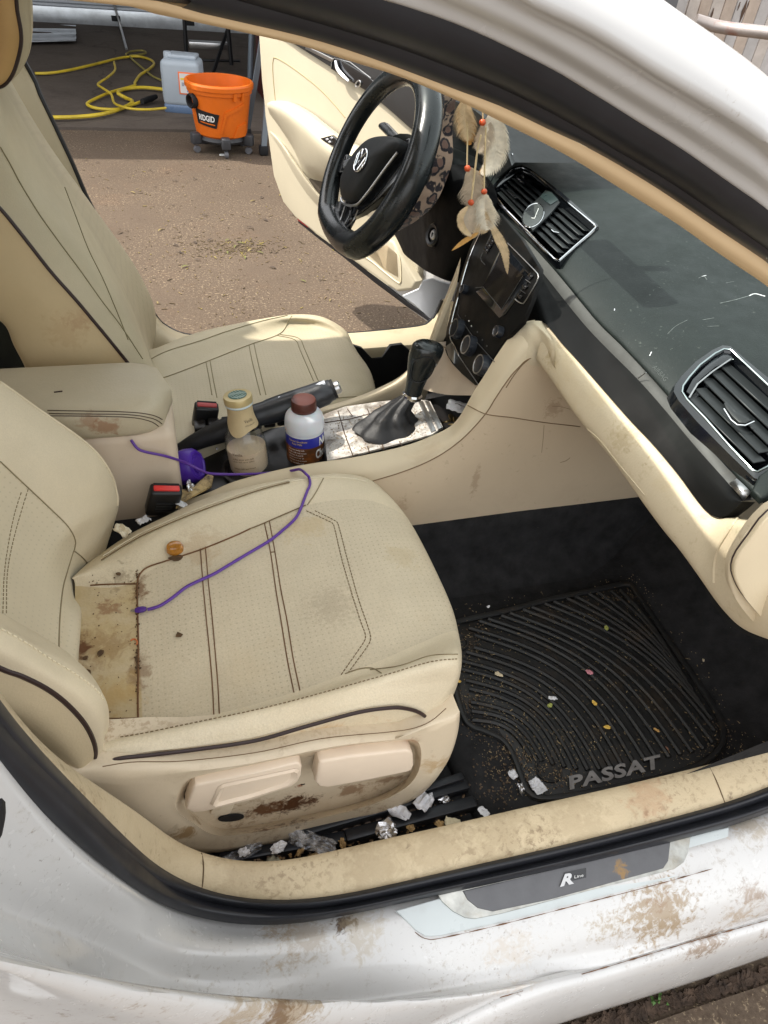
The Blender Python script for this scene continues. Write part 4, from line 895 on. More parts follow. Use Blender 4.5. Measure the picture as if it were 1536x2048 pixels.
slab('lever_foot', [(425, 1618), (470, 1606), (462, 1626), (455, 1630), (430, 1634), (420, 1628)], VY+.014, .010, val_m, seat, bev=.002)
for nm, cx_, cy_, a_, b_ in (('slot', 462, 1634, 26, 6.5), ('slot', 374, 1586, 7, 13), ('slot', 660, 1512, 14, 7)):
    q = [P(cx_+a_*math.cos(t*.3927), cy_+b_*math.sin(t*.3927)-.10*a_*math.cos(t*.3927), 'y', VY-.0005 if nm else 0) for t in range(16)]
    q = [p+(p-CAM)*(.0185/(p-CAM).y) for p in q]
    MB().poly(q, V((0, -1, 0)), .002).build(nm, matb, val)
# ---- backrest, near
back = sub('passenger_backrest', car)
pip = R('y', -.600, [(-160, 1262), (0, 1336), (43, 1352), (93, 1377), (133, 1407), (167, 1444), (185, 1477), (191, 1504), (185, 1524), (163, 1536)])
bst = R('y', -.575, [(-160, 1190), (0, 1257), (53, 1286), (100, 1317), (150, 1347), (190, 1377), (210, 1404), (215, 1440), (206, 1485), (186, 1525)])
bsil = R('y', -.560, [(-160, 1172), (0, 1245), (53, 1274), (115, 1309), (157, 1336), (197, 1374), (214, 1408), (217, 1440), (211, 1475), (190, 1524)])
bin_ = off(bsil, (-.012, .03, -.012)); bin2 = off(bsil, (-.035, .06, -.03))
spn = R('y', -.600, [(-200, 1380), (-60, 1420), (0, 1440), (50, 1470), (90, 1500), (115, 1520), (130, 1530), (140, 1535), (150, 1537), (158, 1538)])
mb = MB(); smid = [p.lerp(q, .5)+V((0, -.012, 0)) for p, q in zip(rs(pip, 20), rs(spn, 20))]
mb.loft([rs(pip, 20), [p.lerp(q, .12)+V((0, -.004, 0)) for p, q in zip(rs(pip, 20), rs(spn, 20))], smid, rs(spn, 20)], nv=60, nu=5); mb.build('side_panel', side_leather, back)
mb = MB(); bm_ = [p.lerp(q, .5)+V((.004, -.006, .004)) for p, q in zip(rs(pip, 20), rs(bst, 20))]
mb.loft([rs(pip, 20), bm_, rs(bst, 20), rs(bsil, 20), rs(bin_, 20), rs(bin2, 20)], nv=60, nu=5); bol = mb.build('side_bolster', leather, back)
MB().tube(rs(pip, 60), .0027, 8).build('piping', pipe_m, back)
bvb = bvh(bol)
draw('seam', bol, [(2, 1258), (53, 1287), (100, 1318), (150, 1348), (190, 1378), (208, 1402)], .0008, mat('cream_stitch', '#d8cdb0', rough=.8, var=None), bv=bvb, dash=.006)
lean = V((-.50, 0, 1))
def colm(px, py, y, z=.572, ext=(.0, .07, .15, .25, .36), dx=0):
    b = P(px, py, 'z', z); b = V((b.x+dx, y, b.z)); return [b+lean*e for e in ext]
c0 = R('y', -.135, [(196, 1132, -.16), (213, 1090, -.145), (232, 1035), (237, 1000), (222, 946), (200, 913), (173, 887), (133, 857), (83, 823), (0, 763), (-120, 690)])
c1 = R('y', -.245, [(172, 1180, -.20), (176, 1150, -.215), (150, 1092, -.235), (142, 1060), (120, 1037), (100, 1017), (75, 993), (50, 970), (25, 947), (0, 923), (-120, 830)])
c2_ = R('y', -.30, [(163, 1230), (120, 1165), (95, 1110), (75, 1070), (55, 1045), (35, 1020), (15, 1000), (-10, 975), (-40, 950), (-70, 925), (-160, 860)])
c2_ = [P(163, 1232, 'z', .572)+lean*e*.42 for e in (0, .06, .13, .2, .26, .32, .38, .44, .52, .6, .95)]
c3 = [P(157, 1320, 'z', .572)+lean*e*.42 for e in (0, .06, .13, .2, .26, .32, .38, .44, .52, .6, .95)]
c4 = [P(150, 1400, 'z', .570)+lean*e*.42 for e in (0, .06, .13, .2, .26, .32, .38, .44, .52, .6, .95)]
cm1 = off(c0, (-.02, .012, -.01)); cm2 = off(c0, (-.09, .015, -.04))
def low_(c): return [c[0]+V((-.03, 0, -.05))]+c
mb = MB(); mb.loft([low_(cm2), low_(cm1), low_(c0), low_([p.lerp(q, .45)+V((.008, 0, .008)) for p, q in zip(c0, c1)]), low_(c1), low_([p.lerp(q, .3)+V((-.006, 0, -.004)) for p, q in zip(c1, c2_)]), low_(c2_), low_(c3), low_(c4)], nv=70, nu=6, bands=[0, 0, 0, 0, 1, 1, 1, 1], aligned=True)
bk_perf = mat('backrest_perforated_leather', '#c8bba0', var=(9, .07), perf=(.0085, .25, (0, 1, .9)), rough=.52, bump=[(11, .25, .004)])
bck = mb.build('backrest', [mat('backrest_leather', '#d2c4a8', var=(9, .08), fine=(600, .15), rough=.45, bump=[(300, .3, .0008), (9, .3, .006)], spots=[(tuple(P(205, 945, 'y', -.14)), .018, '#7a4a28', .7, 80)]), bk_perf], back, sharp=70)
bvk = bvh(bck)
draw('seam', bck, [(0, 923), (50, 970), (100, 1017), (135, 1052), (150, 1080), (148, 1100)], .0009, stitch_l, bv=bvk)
draw('seam', bck, [(147, 1101), (165, 1115), (180, 1134)], .0009, stitch_l, bv=bvk)
draw('seam', bck, [(147, 1101), (135, 1140), (125, 1180), (119, 1240), (117, 1305)], .0009, stitch_l, bv=bvk)
draw('seam', bck, [(42, 985), (28, 1030), (16, 1090), (8, 1150), (5, 1230)], .0006, stitch_l, bv=bvk, dash=.006)
draw('seam', bck, [(56, 978), (40, 1030), (24, 1090), (14, 1150), (12, 1230)], .0006, stitch_l, bv=bvk, dash=.006)
draw('welt', bck, [(0, 764), (33, 787), (83, 823), (133, 857), (173, 887), (199, 913), (220, 945), (234, 980), (235, 1010)], .0022, leather, bv=bvk, lift=.0)
# ---- driver's seat
dseat = sub('driver_seat', car)
def D(k, v, pts, n=9): return rs(R(k, v, pts), n)
d0 = D('z', .575, [(250, 700, .55), (297, 700, .565), (333, 685), (377, 671), (433, 655), (512, 641), (560, 632), (600, 629), (640, 633), (672, 643), (690, 660, .56)])
dm = off(d0, (0, .015, -.03)); dmm = off(d0, (0, .02, -.12))
d1 = D('z', .578, [(250, 745, .55), (292, 724, .57), (333, 704), (381, 687), (451, 664), (521, 645), (560, 637), (600, 636), (650, 643), (688, 662, .565), (700, 680, .55)])
d2 = D('z', .560, [(250, 775, .545), (300, 768), (329, 755), (404, 727), (498, 692), (545, 672), (570, 660), (610, 655), (660, 665), (705, 690, .555), (713, 702, .54)])
d3 = D('z', .552, [(260, 835), (345, 810), (420, 790), (500, 765), (560, 745), (620, 725), (680, 712), (725, 715, .55), (735, 735, .535)])
d4 = D('z', .562, [(280, 885), (380, 850), (450, 830), (530, 800), (590, 785), (650, 770), (700, 762), (738, 765, .555), (746, 775, .54)])
d5 = D('z', .560, [(300, 905), (390, 880), (470, 855), (540, 835), (600, 820), (660, 805), (710, 792), (742, 786, .55), (749, 790, .53)])
d6 = off(d5, (.0, -.02, -.03)); d7 = off(d5, (0, -.03, -.12))
def nz(row, sx=.0): p = row[-1]; return row+[p+V((.010, 0, -.035)), p+V((.002, 0, -.10)), p+V((-.03, 0, -.2))]
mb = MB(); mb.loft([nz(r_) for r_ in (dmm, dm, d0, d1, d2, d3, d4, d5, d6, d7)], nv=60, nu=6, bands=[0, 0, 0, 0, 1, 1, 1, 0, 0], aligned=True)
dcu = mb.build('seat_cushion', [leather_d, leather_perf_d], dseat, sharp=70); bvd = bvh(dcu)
for q in ([(292, 724), (333, 703), (400, 682), (451, 664), (521, 643), (575, 631)], [(300, 760), (329, 755), (404, 727), (498, 690), (559, 668), (577, 642), (584, 632)],
          [(412, 724), (418, 755), (424, 790)], [(420, 721), (426, 755), (434, 795)], [(498, 690), (505, 725), (521, 790)], [(508, 688), (516, 725), (532, 790)],
          [(554, 671), (590, 680), (600, 700), (627, 762)], [(560, 669), (598, 677), (610, 700), (638, 765)], [(640, 800), (690, 795), (745, 792)]):
    draw('seam', dcu, q, .0009, mat('khaki_stitch', '#81785a', rough=.8, var=None), bv=bvd)
# driver backrest: rows from near side panel across the front to the far bolster
k_pip = R('y', .135, [(-60, 358), (0, 417), (29, 451), (59, 489), (103, 545), (152, 600), (183, 637), (217, 678), (263, 735), (300, 785)])
k_crest = R('y', .165, [(-60, 150), (0, 190), (20, 240), (45, 330), (90, 425), (152, 520), (205, 600), (238, 643), (287, 715), (318, 770)])
k_crest = R('y', .165, [(-60, 215), (0, 290), (22, 340), (50, 388), (92, 445), (140, 512), (205, 597), (240, 645), (290, 718), (320, 770)])
k_in = R('y', .215, [(-40, 150), (0, 215), (30, 290), (60, 340), (105, 410), (160, 480), (220, 565), (255, 620), (292, 700), (318, 760)])
k_mid = R('y', .35, [(-20, 120), (20, 195), (50, 250), (85, 310), (130, 380), (180, 460), (232, 550), (262, 610), (292, 690), (315, 750)])
k_fin = R('y', .47, [(0, 130), (35, 190), (70, 250), (105, 310), (150, 370), (200, 455), (248, 545), (275, 600), (296, 680), (310, 735)])
k_far = R('y', .56, [(20, 165), (44, 203), (64, 243), (97, 290), (141, 357), (176, 401), (205, 440), (234, 480), (264, 522), (296, 580), (308, 612), (313, 640), (311, 670), (304, 695), (292, 722)])
k_far2 = off(k_far, (-.03, .02, -.02)); k_far3 = off(k_far, (-.1, .03, -.05))
k_rear = R('y', .14, [(-180, 560), (-120, 600), (-60, 620), (0, 636), (20, 673), (38, 705), (50, 728), (70, 770), (90, 800), (110, 830)])
mb = MB(); krm = [p.lerp(q, .5)+V((0, -.012, 0)) for p, q in zip(rs(k_rear, 10), rs(k_pip, 10))]
mb.loft([off(rs(k_rear, 10), (0, .05, 0)), rs(k_rear, 10), krm, rs(k_pip, 10)], nv=50, nu=5)
mb.build('side_panel', mat('driver_side_leather', '#c4b08a', var=(6, .08), rough=.45, bump=(12, .25, .004), spots=[(tuple(P(130, 660, 'y', .13)), .06, '#a98a66', .3, 80), (tuple(P(160, 640, 'y', .13)), .04, '#a07a58', .3, 120)]), dseat)
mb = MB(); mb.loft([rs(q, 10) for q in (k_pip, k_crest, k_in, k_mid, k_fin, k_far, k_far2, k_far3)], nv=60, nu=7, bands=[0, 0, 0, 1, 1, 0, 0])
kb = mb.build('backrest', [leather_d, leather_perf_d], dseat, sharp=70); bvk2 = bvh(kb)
MB().tube(rs(k_pip, 60), .0030, 8).build('piping', pipe_m, dseat)
draw('seam', kb, [(0, 294), (18, 325), (38, 363), (59, 398), (82, 434), (117, 483), (161, 542), (202, 600), (240, 650), (285, 718)], .0010, MATS['khaki_stitch'], bv=bvk2)
draw('seam', kb, [(129, 375), (150, 430), (176, 498), (205, 557), (232, 620), (256, 680)], .0009, MATS['khaki_stitch'], bv=bvk2)
# headrest
hr = sub('driver_headrest', car)
h_p = R('y', .24, [(31, -20), (34, 20), (41, 59), (42, 85), (38, 108), (32, 130), (24, 150), (10, 168), (-5, 175), (-30, 180)])
h_s = R('y', .27, [(62, -20), (64, 20), (65, 59), (63, 85), (60, 102), (54, 118), (40, 140), (20, 158), (0, 170), (-30, 176)])
h_f = off(h_s, (-.012, .12, -.002)); h_g = off(h_s, (-.05, .20, -.0))
h_c = R('y', .235, [(-40, -20), (-40, 10), (-40, 40), (-40, 60), (-38, 80), (-38, 100), (-36, 120), (-34, 140), (-32, 160), (-30, 178)])
mb = MB(); mb.loft([rs(h_c, 10), [p.lerp(q, .6)+V((0, -.012, 0)) for p, q in zip(rs(h_c, 10), rs(h_p, 10))], rs(h_p, 10)], nv=40, nu=5); mb.build('side_panel', mat('headrest_side_leather', '#c4a06a', var=(8, .1), rough=.45, bump=(10, .2, .004)), hr)
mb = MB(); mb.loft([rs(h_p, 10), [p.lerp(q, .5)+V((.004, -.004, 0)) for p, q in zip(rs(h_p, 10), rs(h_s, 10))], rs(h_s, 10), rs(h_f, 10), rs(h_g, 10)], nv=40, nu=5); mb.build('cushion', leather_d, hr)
MB().tube(rs(h_p, 50), .0030, 8).build('piping', pipe_m, hr)
for yy in (.30, .42): MB().tube([V((-.235, yy, .94)), V((-.27, yy, 1.16))], .006, 8).build('post', satin, hr)
# shoulder part behind headrest (top of backrest and far pillar trim)
# ================================================================ CONSOLE
con = sub('centre_console', car)
# armrest lid
def superbox(name, x0, x1, hw, z0, z1, m_, par, rnd=.05, n=40, k=26, tilt=0.0, spl=3.2, zdrop=0.0):
    g_ = []
    for i in range(k+1):
        t = i/k; x = x0+(x1-x0)*(1-(1-t)**2.2) if False else x0+(x1-x0)*t
        dx = max(0, x-(x1-rnd))/rnd; s = (1-dx**2.6)**(1/2.6) if dx < 1 else 0.0
        zc = (z0+z1)/2+tilt*(x-x0)-zdrop*(dx**2); hz = (z1-z0)/2*(.35+.65*s) if dx < 1 else (z1-z0)/2*.35*0
        hy = hw*(s if dx > 0 else 1)
        if dx > 0: hy = hw*(1-dx**3)**(1/2.2) if dx < 1 else 0
        row_ = []
        for j in range(n):
            a = 2*math.pi*j/n; c, s2 = math.cos(a), math.sin(a)
            row_.append(V((x, hy*math.copysign(abs(c)**(2/spl), c), zc+hz*math.copysign(abs(s2)**(2/spl), s2))))
        g_.append(row_)
    return MB().grid(g_, cv=True).build(name, m_, par, sharp=80)
arm_m = mat('armrest_leather', '#b5aa92', var=(8, .08), fine=(600, .12), rough=.45, bump=[(300, .25, .0006), (10, .2, .004)], spots=[(tuple(P(210, 855, 'y', -.08)), .045, '#8a5c3c', .65, 45, (1, 1, 1.6)), (tuple(P(310, 870, 'y', -.07)), .012, '#7a4222', .9, 80), (tuple(P(180, 845, 'y', -.08)), .03, '#8a5c3c', .5, 60)])
lidm = superbox('armrest_lid', -.50, -.008, .080, .672, .742, arm_m, con, rnd=.085, tilt=-.012, spl=3.6)
bva = bvh(lidm)
for q, dsh in (([(95, 821), (150, 822), (250, 824), (300, 829), (327, 841), (341, 862)], None), ([(98, 827), (150, 828), (250, 829), (298, 835), (322, 846), (336, 866)], None), ([(100, 832), (150, 832), (250, 834), (293, 840), (315, 851), (330, 870)], None)):
    draw('seam', lidm, q, .0008, mat('dark_stitch', '#4b3f33', rough=.8, var=None), bv=bva)
arm_scr = draw('scratch', lidm, [(108, 785), (125, 783)], .0012, pipe_m, bv=bva)
cb_m = mat('console_plastic', '#c6b5a0', rough=.5, var=(7, .07), bump=(350, .12, .0004), dirt=[(22, .62, .78, '#8a6a50', .4), (60, .7, .8, '#6b4a38', .5)])
MB().box((-.24, 0, .57), (.46, .150, .22), bev=.018, seg=3).build('storage_box', cb_m, con)
pan = R('y', -.076, [(268, 885), (315, 880), (338, 905), (344, 958), (325, 965), (300, 925)])
# rear ash box with litter: tray right of the box
# rim and side panel
inn = [(330, 1035, .006), (365, 1008), (423, 985), (474, 964), (568, 940), (648, 926), (709, 917), (803, 896), (864, 874), (906, 851), (930, 818), (947, 788), (968, 756), (990, 720), (1014, 685), (1037, 657), (1056, 645), (1070, 643)]
Kin = [P(a, b, 'y', -.088) for a, b, *c in inn]
sm = [(330, 1062), (380, 1045), (450, 1022), (520, 1003), (600, 990), (680, 976), (745, 962), (795, 947), (845, 928), (885, 907), (922, 880), (952, 850), (975, 822), (992, 795), (1010, 768), (1030, 742), (1050, 722), (1066, 714)]
Ksm = [P(a, b, 'y', -.122) for a, b in sm]
Kou = [p.lerp(q, .55)+V((0, -.006, .006)) for p, q in zip(rs(Kin, 40), rs(Ksm, 40))]
Kin0 = off(rs(Kin, 40), (.004, .004, -.04))
mb = MB(); mb.loft([Kin0, off(rs(Kin, 40), (0, .001, -.003)), rs(Kin, 40), Kou, rs(Ksm, 40)], nv=100, nu=5)
rim_m = mat('console_rim_plastic', '#cbbca0', rough=.5, var=(7, .07), bump=(350, .12, .0004), dirt=[(12, .55, .75, '#9a7c58', .35)], spots=[(tuple(P(1010, 755, 'y', -.1)), .03, '#9a6240', .5, 60)])
rimo = mb.build('console_rim', rim_m, con)
sb = [(330, 1120), (450, 1100), (600, 1085), (745, 1068), (825, 1058), (900, 1050), (1000, 1038), (1100, 1026), (1200, 1013), (1270, 1004), (1330, 996), (1400, 988)]
sb_ = [P(a, b, 'y', -.128) for a, b in sb]
st_ = rs([q for q in Ksm], 30); ext = [P(1120, 722, 'y', -.125), P(1180, 770, 'y', -.13), P(1250, 830, 'y', -.13), P(1400, 900, 'y', -.13)]
stp = rs(Ksm+ext, 40); sbp = rs(sb_, 40)
side_m = mat('console_side_plastic', '#c9b69b', rough=.5, var=(4, .05), bump=(350, .1, .0004), dirt=[(7, .55, .8, '#a58b74', .25)], grit=[(90, .58, .68, 9, .5, .62, '#7d634b', .5)],
   spots=[(tuple(P(1105, 815, 'y', -.13)), .035, '#8a6a50', .4, 140), (tuple(P(950, 960, 'y', -.13)), .03, '#8a6a50', .4, 90, (2, 1, .4)), (tuple(P(800, 1010, 'y', -.13)), .03, '#8a6a50', .3, 90)])
mb = MB(); mb.grid([[p.lerp(q, t)+V((0, -.008*math.sin(math.pi*t), 0)) for p, q in zip(stp, sbp)] for t in [i/10 for i in range(11)]]+[off(sbp, (0, .03, -.002))])
sdp = mb.build('side_panel', side_m, con, sharp=80); bvs = bvh(sdp, rimo)
draw('seam', sdp, sm[6:], .0010, mat('seam_brown', '#7b654c', rough=.9, var=None), bv=bvs)  # brown line colour for the console seams and scuffs
draw('seam', sdp, [(936, 811), (972, 828), (1024, 835), (1090, 845), (1160, 853)], .0009, MATS['seam_brown'], bv=bvs)
draw('seam', sdp, [(1062, 715), (1044, 730), (1026, 753), (1012, 775)], .0008, MATS['seam_brown'], bv=bvs)
for q in ([(1088, 850), (1086, 878), (1083, 905)], [(1120, 925), (1132, 921), (1140, 915)], [(1104, 812), (1120, 813), (1140, 818)]): draw('scuff', sdp, q, .0003, MATS['seam_brown'], bv=bvs)
# far rim
fin = [(420, 880), (480, 868), (560, 850), (629, 823), (679, 808), (729, 791), (779, 768), (805, 752), (830, 725), (855, 688), (868, 655), (885, 610), (905, 560), (920, 520)]
Fi = [P(a, b+10, 'y', .098) for a, b in fin]; Fo = [P(a, b, 'y', .12) for a, b in fin]
mb = MB(); mb.loft([off(rs(Fi, 30), (0, 0, -.04)), rs(Fi, 30), [p.lerp(q, .5)+V((0, 0, .006)) for p, q in zip(rs(Fi, 30), rs(Fo, 30))], rs(Fo, 30), off(rs(Fo, 30), (0, .01, -.06)), off(rs(Fo, 30), (0, .01, -.2))], nv=60, nu=4); mb.build('far_rim', rim_m, con)
# beige pedestal under the radio
pd = [[P(857, 685, 'y', .118), P(892, 694, 'y', .108), P(911, 728, 'y', .06), P(960, 777, 'y', -.085)], [P(838, 720, 'y', .116), P(880, 730, 'y', .10), P(905, 755, 'y', .05), P(953, 784, 'y', -.087)], [P(812, 762, 'y', .112), P(845, 778, 'y', .10), P(890, 789, 'y', .03), P(949, 791, 'y', -.088)]]
mb = MB(); mb.loft(pd, nv=16, nu=6); mb.loft([pd[0], off(pd[0], (.08, 0, .0))], nv=16, nu=2); mb.build('pedestal', cb_m, con)
MB().tube([P(857, 685, 'y', .116), P(872, 690, 'y', .113), P(892, 695, 'y', .107)], .0009, 5).build('seam', MATS['seam_brown'], con)
# black well: cup holders, rear tray, bin in front
wz = .555
black_shiny = mat('sticky_black_plastic', (.012, .011, .011, 1), rough=.35, var=(20, .4), dirt=[(30, .5, .75, '#33241a', .6), (90, .66, .76, '#8a7a60', .4)])
mb = MB(); mb.grid([[V((-.02, -.095, .52)), V((.25, -.095, .555)), V((.5, -.095, .585)), V((.60, -.095, .60))], [V((-.02, .10, .52)), V((.25, .10, .555)), V((.5, .10, .585)), V((.60, .10, .60))]]); mb.build('console_well', black_shiny, con)
# cup holder block: deck with two round cups
deckz = lambda x: .560+.10*(x-.1)
for (a, b, rr) in ((500, 945, .042), (618, 925, .042)):
    q = P(a, b, 'z', .53); MB().lathe(V((q.x, q.y, .53)), [(0, 0), (rr-.003, 0), (rr, .006), (rr+.002, .010), (rr+.005, .012), (rr+.010, .010)], n=32).build('cup_holder', black_shiny, con)
dk = MB()
for i in range(9):
    x = .035+.026*i
    dk.box((x, .082, .572+.05*(x)), (.022, .03, .02), bev=.003)
dk.build('ribbed_edge', black_shiny, con)
# silver shift plate
pc = [P(636, 829, 'y', .088), P(720, 800, 'y', .088), P(800, 797, 'y', .088), P(858, 800, 'y', .07)]
pn = [P(590, 935, 'y', -.086), P(712, 913, 'y', -.086), P(803, 893, 'y', -.086), P(890, 858, 'y', -.078)]
plate_m = mat('dusty_silver_plate', (.60, .57, .53, 1), rough=.35, metal=.25, var=(30, .2), dirt=[(34, .45, .62, '#4a3826', .75), (120, .55, .7, '#c9b697', .5), (16, .55, .72, '#2f231a', .6)], speck=[(180, .09, '#3c2a18'), (260, .08, '#d9cdb4')], bump=(70, .3, .001))
a0_ = V((.250, .090, .585)); 
def px_plane(a, b, off_=0.0):   # plate plane: rises to the front
    o = V((.25, 0, .578)); n = V((-.17, 0, 1)).normalized(); return PN(a, b, o, n, off_)
def plate(name, pts, off_, th, m_, par, bev=.0008): return MB().poly([px_plane(a, b, off_) for a, b in pts], V((-.17, 0, 1)), th, bev=bev).build(name, m_, par)
shp = plate('shift_plate', [(643, 833), (690, 816), (760, 806), (800, 802), (852, 803), (861, 806), (886, 857), (864, 872), (803, 889), (712, 912), (655, 925), (650, 880)], 0, .004, plate_m, con)
for q in ([(676, 822), (690, 870), (706, 912)], [(695, 818), (705, 832)], [(735, 818), (738, 826)], [(760, 810), (764, 822)], [(650, 845), (700, 838), (745, 826)], [(735, 893), (739, 905)], [(763, 885), (768, 900)], [(798, 882), (804, 892)]):
    MB().tube([px_plane(a, b, .0045) for a, b in q], .0010, 5).build('groove', mat('brown_goo', (.06, .03, .012, 1), rough=.3, var=None), shp)
plate('plate_bar', [(836, 803), (846, 803), (872, 862), (862, 866)], .004, .002, satin, shp)
plate('plate_bar', [(849, 803), (858, 804), (885, 857), (876, 861)], .004, .003, satin, shp)
for q in range(3): pass
mm = MB()
for q in range(420):
    u = random.random(); v = random.random(); a = 655+u*200; b = 835+u*-20+v*(80-20*u)
    o = px_plane(a, b, .0045); s_ = random.uniform(.0006, .0017); mm.box(o, (s_*1.6, s_, s_*.6), rot=Matrix.Rotation(random.random()*3, 3, 'Z'))
k_ = mm.build('plate_crumbs', mat('pale_crumbs', (.34, .26, .17, 1), rough=.9, var=(120, .5)), con); k_['kind'] = 'stuff'
# shifter boot and knob
sh = sub('gear_shifter', car)
blk_leather = mat('black_leather', (.012, .012, .013, 1), rough=.5, spec=.35, var=(30, .3), bump=[(300, .25, .0005), (30, .5, .004)], dirt=(40, .62, .8, '#6a5a44', .35))
base_c = px_plane(782, 862); tip = P(800, 790, 'y', .005); 
def ringrow(c, ax, ay, nax, wob=0, n=28, seed=0):
    nax = nax.normalized(); u = V((1, 0, 0)); u = (u-nax*u.dot(nax)).normalized(); v = nax.cross(u); out = []
    for j in range(n):
        a = 2*math.pi*j/n; r_ = 1+wob*math.sin(5*a+seed)+wob*.6*math.sin(9*a+2*seed); out.append(c+u*math.cos(a)*ax*r_+v*math.sin(a)*ay*r_)
    return out
b0 = px_plane(781, 858); k1 = P(824, 793, 'y', .005)
g_ = []
for i in range(16):
    t = i/15; c = b0.lerp(k1, t)+V((-.012*math.sin(t*3.1), 0, .004*math.sin(t*3))); r_ = .052*(1-t)**1.9+.0150+.003*math.sin(t*19)*(1-t); 
    g_.append(ringrow(c, r_*(1.05 if t < .3 else 1), r_*.62+.006, (k1-b0).lerp(V((0, 0, 1)), 1-t), .07+.10*math.sin(math.pi*t), seed=t*4.5))
mb = MB(); mb.grid(g_, cv=True); boot = mb.build('boot', blk_leather, sh, sharp=80); boot.modifiers.new('s', 'SUBSURF').render_levels = 2
ax_ = (P(842, 715, 'y', .005)-k1).normalized()
MB().lathe(k1-ax_*.004, [(.0165, 0), (.019, .003), (.019, .009), (.0165, .012)], axis=ax_, n=28).build('collar', chrome, sh)
g_ = []
for t, rx, ry in ((0, .0165, .0165), (.15, .0170, .0165), (.35, .0205, .019), (.52, .0250, .0215), (.68, .0290, .0235), (.83, .0305, .0235), (.93, .0285, .021), (.985, .019, .013), (1.0, .002, .002)):
    c = k1+ax_*(.008+t*.105)+V((.012*t*t, 0, 0)); g_.append(ringrow(c, rx, ry, ax_+V((.1, 0, 0)), n=28))
mb = MB(); g_ = [[x for x in r_] for r_ in zip(*[cr([g_[i][j] for i in range(9)], 26) for j in range(28)])]; mb.grid(g_, cv=True)
kn_m = mat('worn_gloss_black', (.010, .013, .014, 1), rough=.24, var=(30, .3), coat=.3, croak=.2, dirt=(60, .62, .8, '#556060', .4))
knob = mb.build('knob', kn_m, sh, sharp=80); bvn = bvh(knob)
inset = [(823, 748), (826, 728), (836, 718), (852, 714), (866, 718), (869, 730), (860, 750), (846, 762), (832, 764), (824, 758)]
iq = [on(a, b, bvn, .0012) for a, b in rs_px(inset, 30)] if 'rs_px' in globals() else [on(a, b, bvn, .0012) for a, b in inset]
iq = [q for q in iq if q is not None]
if len(iq) > 4: MB().tube(rs(iq, 40, closed=True), .0009, 6, closed=True).build('inset_seam', matb, knob)
for q in ([(815, 715), (812, 760), (808, 785)], [(872, 728), (868, 755), (858, 765)]):
    draw('edge_trim', knob, q, .0008, satin, bv=bvn)
# handbrake
hb = sub('handbrake', car)
hp_ = [P(352, 905, 'y', .045), P(400, 880, 'y', .048), P(450, 860, 'y', .05), P(505, 838, 'y', .05)]
MB().tube(rs(hp_, 14), [.012+.010*min(1, i/8) for i in range(14)], 14).build('lever_boot', blk_leather, hb)
gr = [P(495, 835, 'y', .05), P(530, 826, 'y', .05), P(570, 813, 'y', .05), P(610, 800, 'y', .05), P(640, 789, 'y', .05), P(664, 779, 'y', .05)]
MB().tube(rs(gr, 24), [.020+.004*math.sin(i/23*2.6)+(.001 if i > 5 else 0)-(.003 if i > 21 else 0) for i in range(24)], 20, flat=1.0).build('grip', mat('grip_leather', (.018, .02, .024, 1), rough=.35, var=(30, .2), bump=(260, .2, .0005)), hb)
gd_ = (gr[-1]-gr[-2]).normalized()
MB().tube([gr[-1]-gd_*.004, gr[-1]+gd_*.006], .0185, 20).build('end_ring', matb, hb)
MB().tube([gr[-1], gr[-1]+gd_*.014, gr[-1]+gd_*.017], [.0125, .0125, .010], 18).build('release_button', satin, hb)
topl = [p+V((0, 0, .0225)) for p in rs(gr, 12)[4:11]]
MB().tube(topl, .006, 8, flat=.5).build('top_strip', mat('silver_strip', (.5, .52, .56, 1), rough=.3, var=None, metal=.5), hb)
# seat buckles
redm = mat('buckle_red', (.62, .035, .03, 1), rough=.35, var=None)
def buckle(name, cx_, cy_, y, w_, h_, dd, tilt, par, rest):
    c = P(cx_, cy_, 'y', y); e = sub(name, par); Rm = tilt
    def L(dx, dy, dz): return c+Rm @ V((dx, dy, dz))
    MB().box(c, (w_, dd, h_), rot=Rm, bev=.005, seg=3, taper=(.98, .95)).build('housing', mat('buckle_black', (.012, .012, .013, 1), rough=.4, var=None), e)
    MB().box(L(0, 0, h_/2-.001), (w_*.80, dd*.42, .008), rot=Rm, bev=.002).build('release_button', redm if rest else mat('buckle_dull_red', (.38, .06, .06, 1), rough=.5, var=None), e)
    MB().box(L(0, dd*.31, h_/2+.0005), (w_*.78, dd*.16, .003), rot=Rm).build('tongue_slot', matb, e)
    if rest:
        MB().box(L(0, -dd/2-.0002, -.004), (w_*.55, .002, h_*.38), rot=Rm, bev=.0005).build('recessed_grille', matb, e)
        for q in range(4): MB().box(L(0, -dd/2-.0012, -.016+q*.008), (w_*.5, .001, .0012), rot=Rm).build('grille_line', mat('dark_grey_plastic2', (.03, .03, .03, 1), rough=.5, var=None), e)
tl = Matrix.Rotation(math.radians(14), 3, 'Y') @ Matrix.Rotation(math.radians(18), 3, 'X')
buckle('seat_buckle', 327, 1000, -.115, .052, .070, .024, tl @ Matrix.Rotation(math.radians(4), 3, 'Z'), seat, True)
buckle('seat_buckle', 410, 835, .115, .046, .066, .024, Matrix.Rotation(math.radians(10), 3, 'Y') @ Matrix.Rotation(math.radians(12), 3, 'X'), dseat, False)
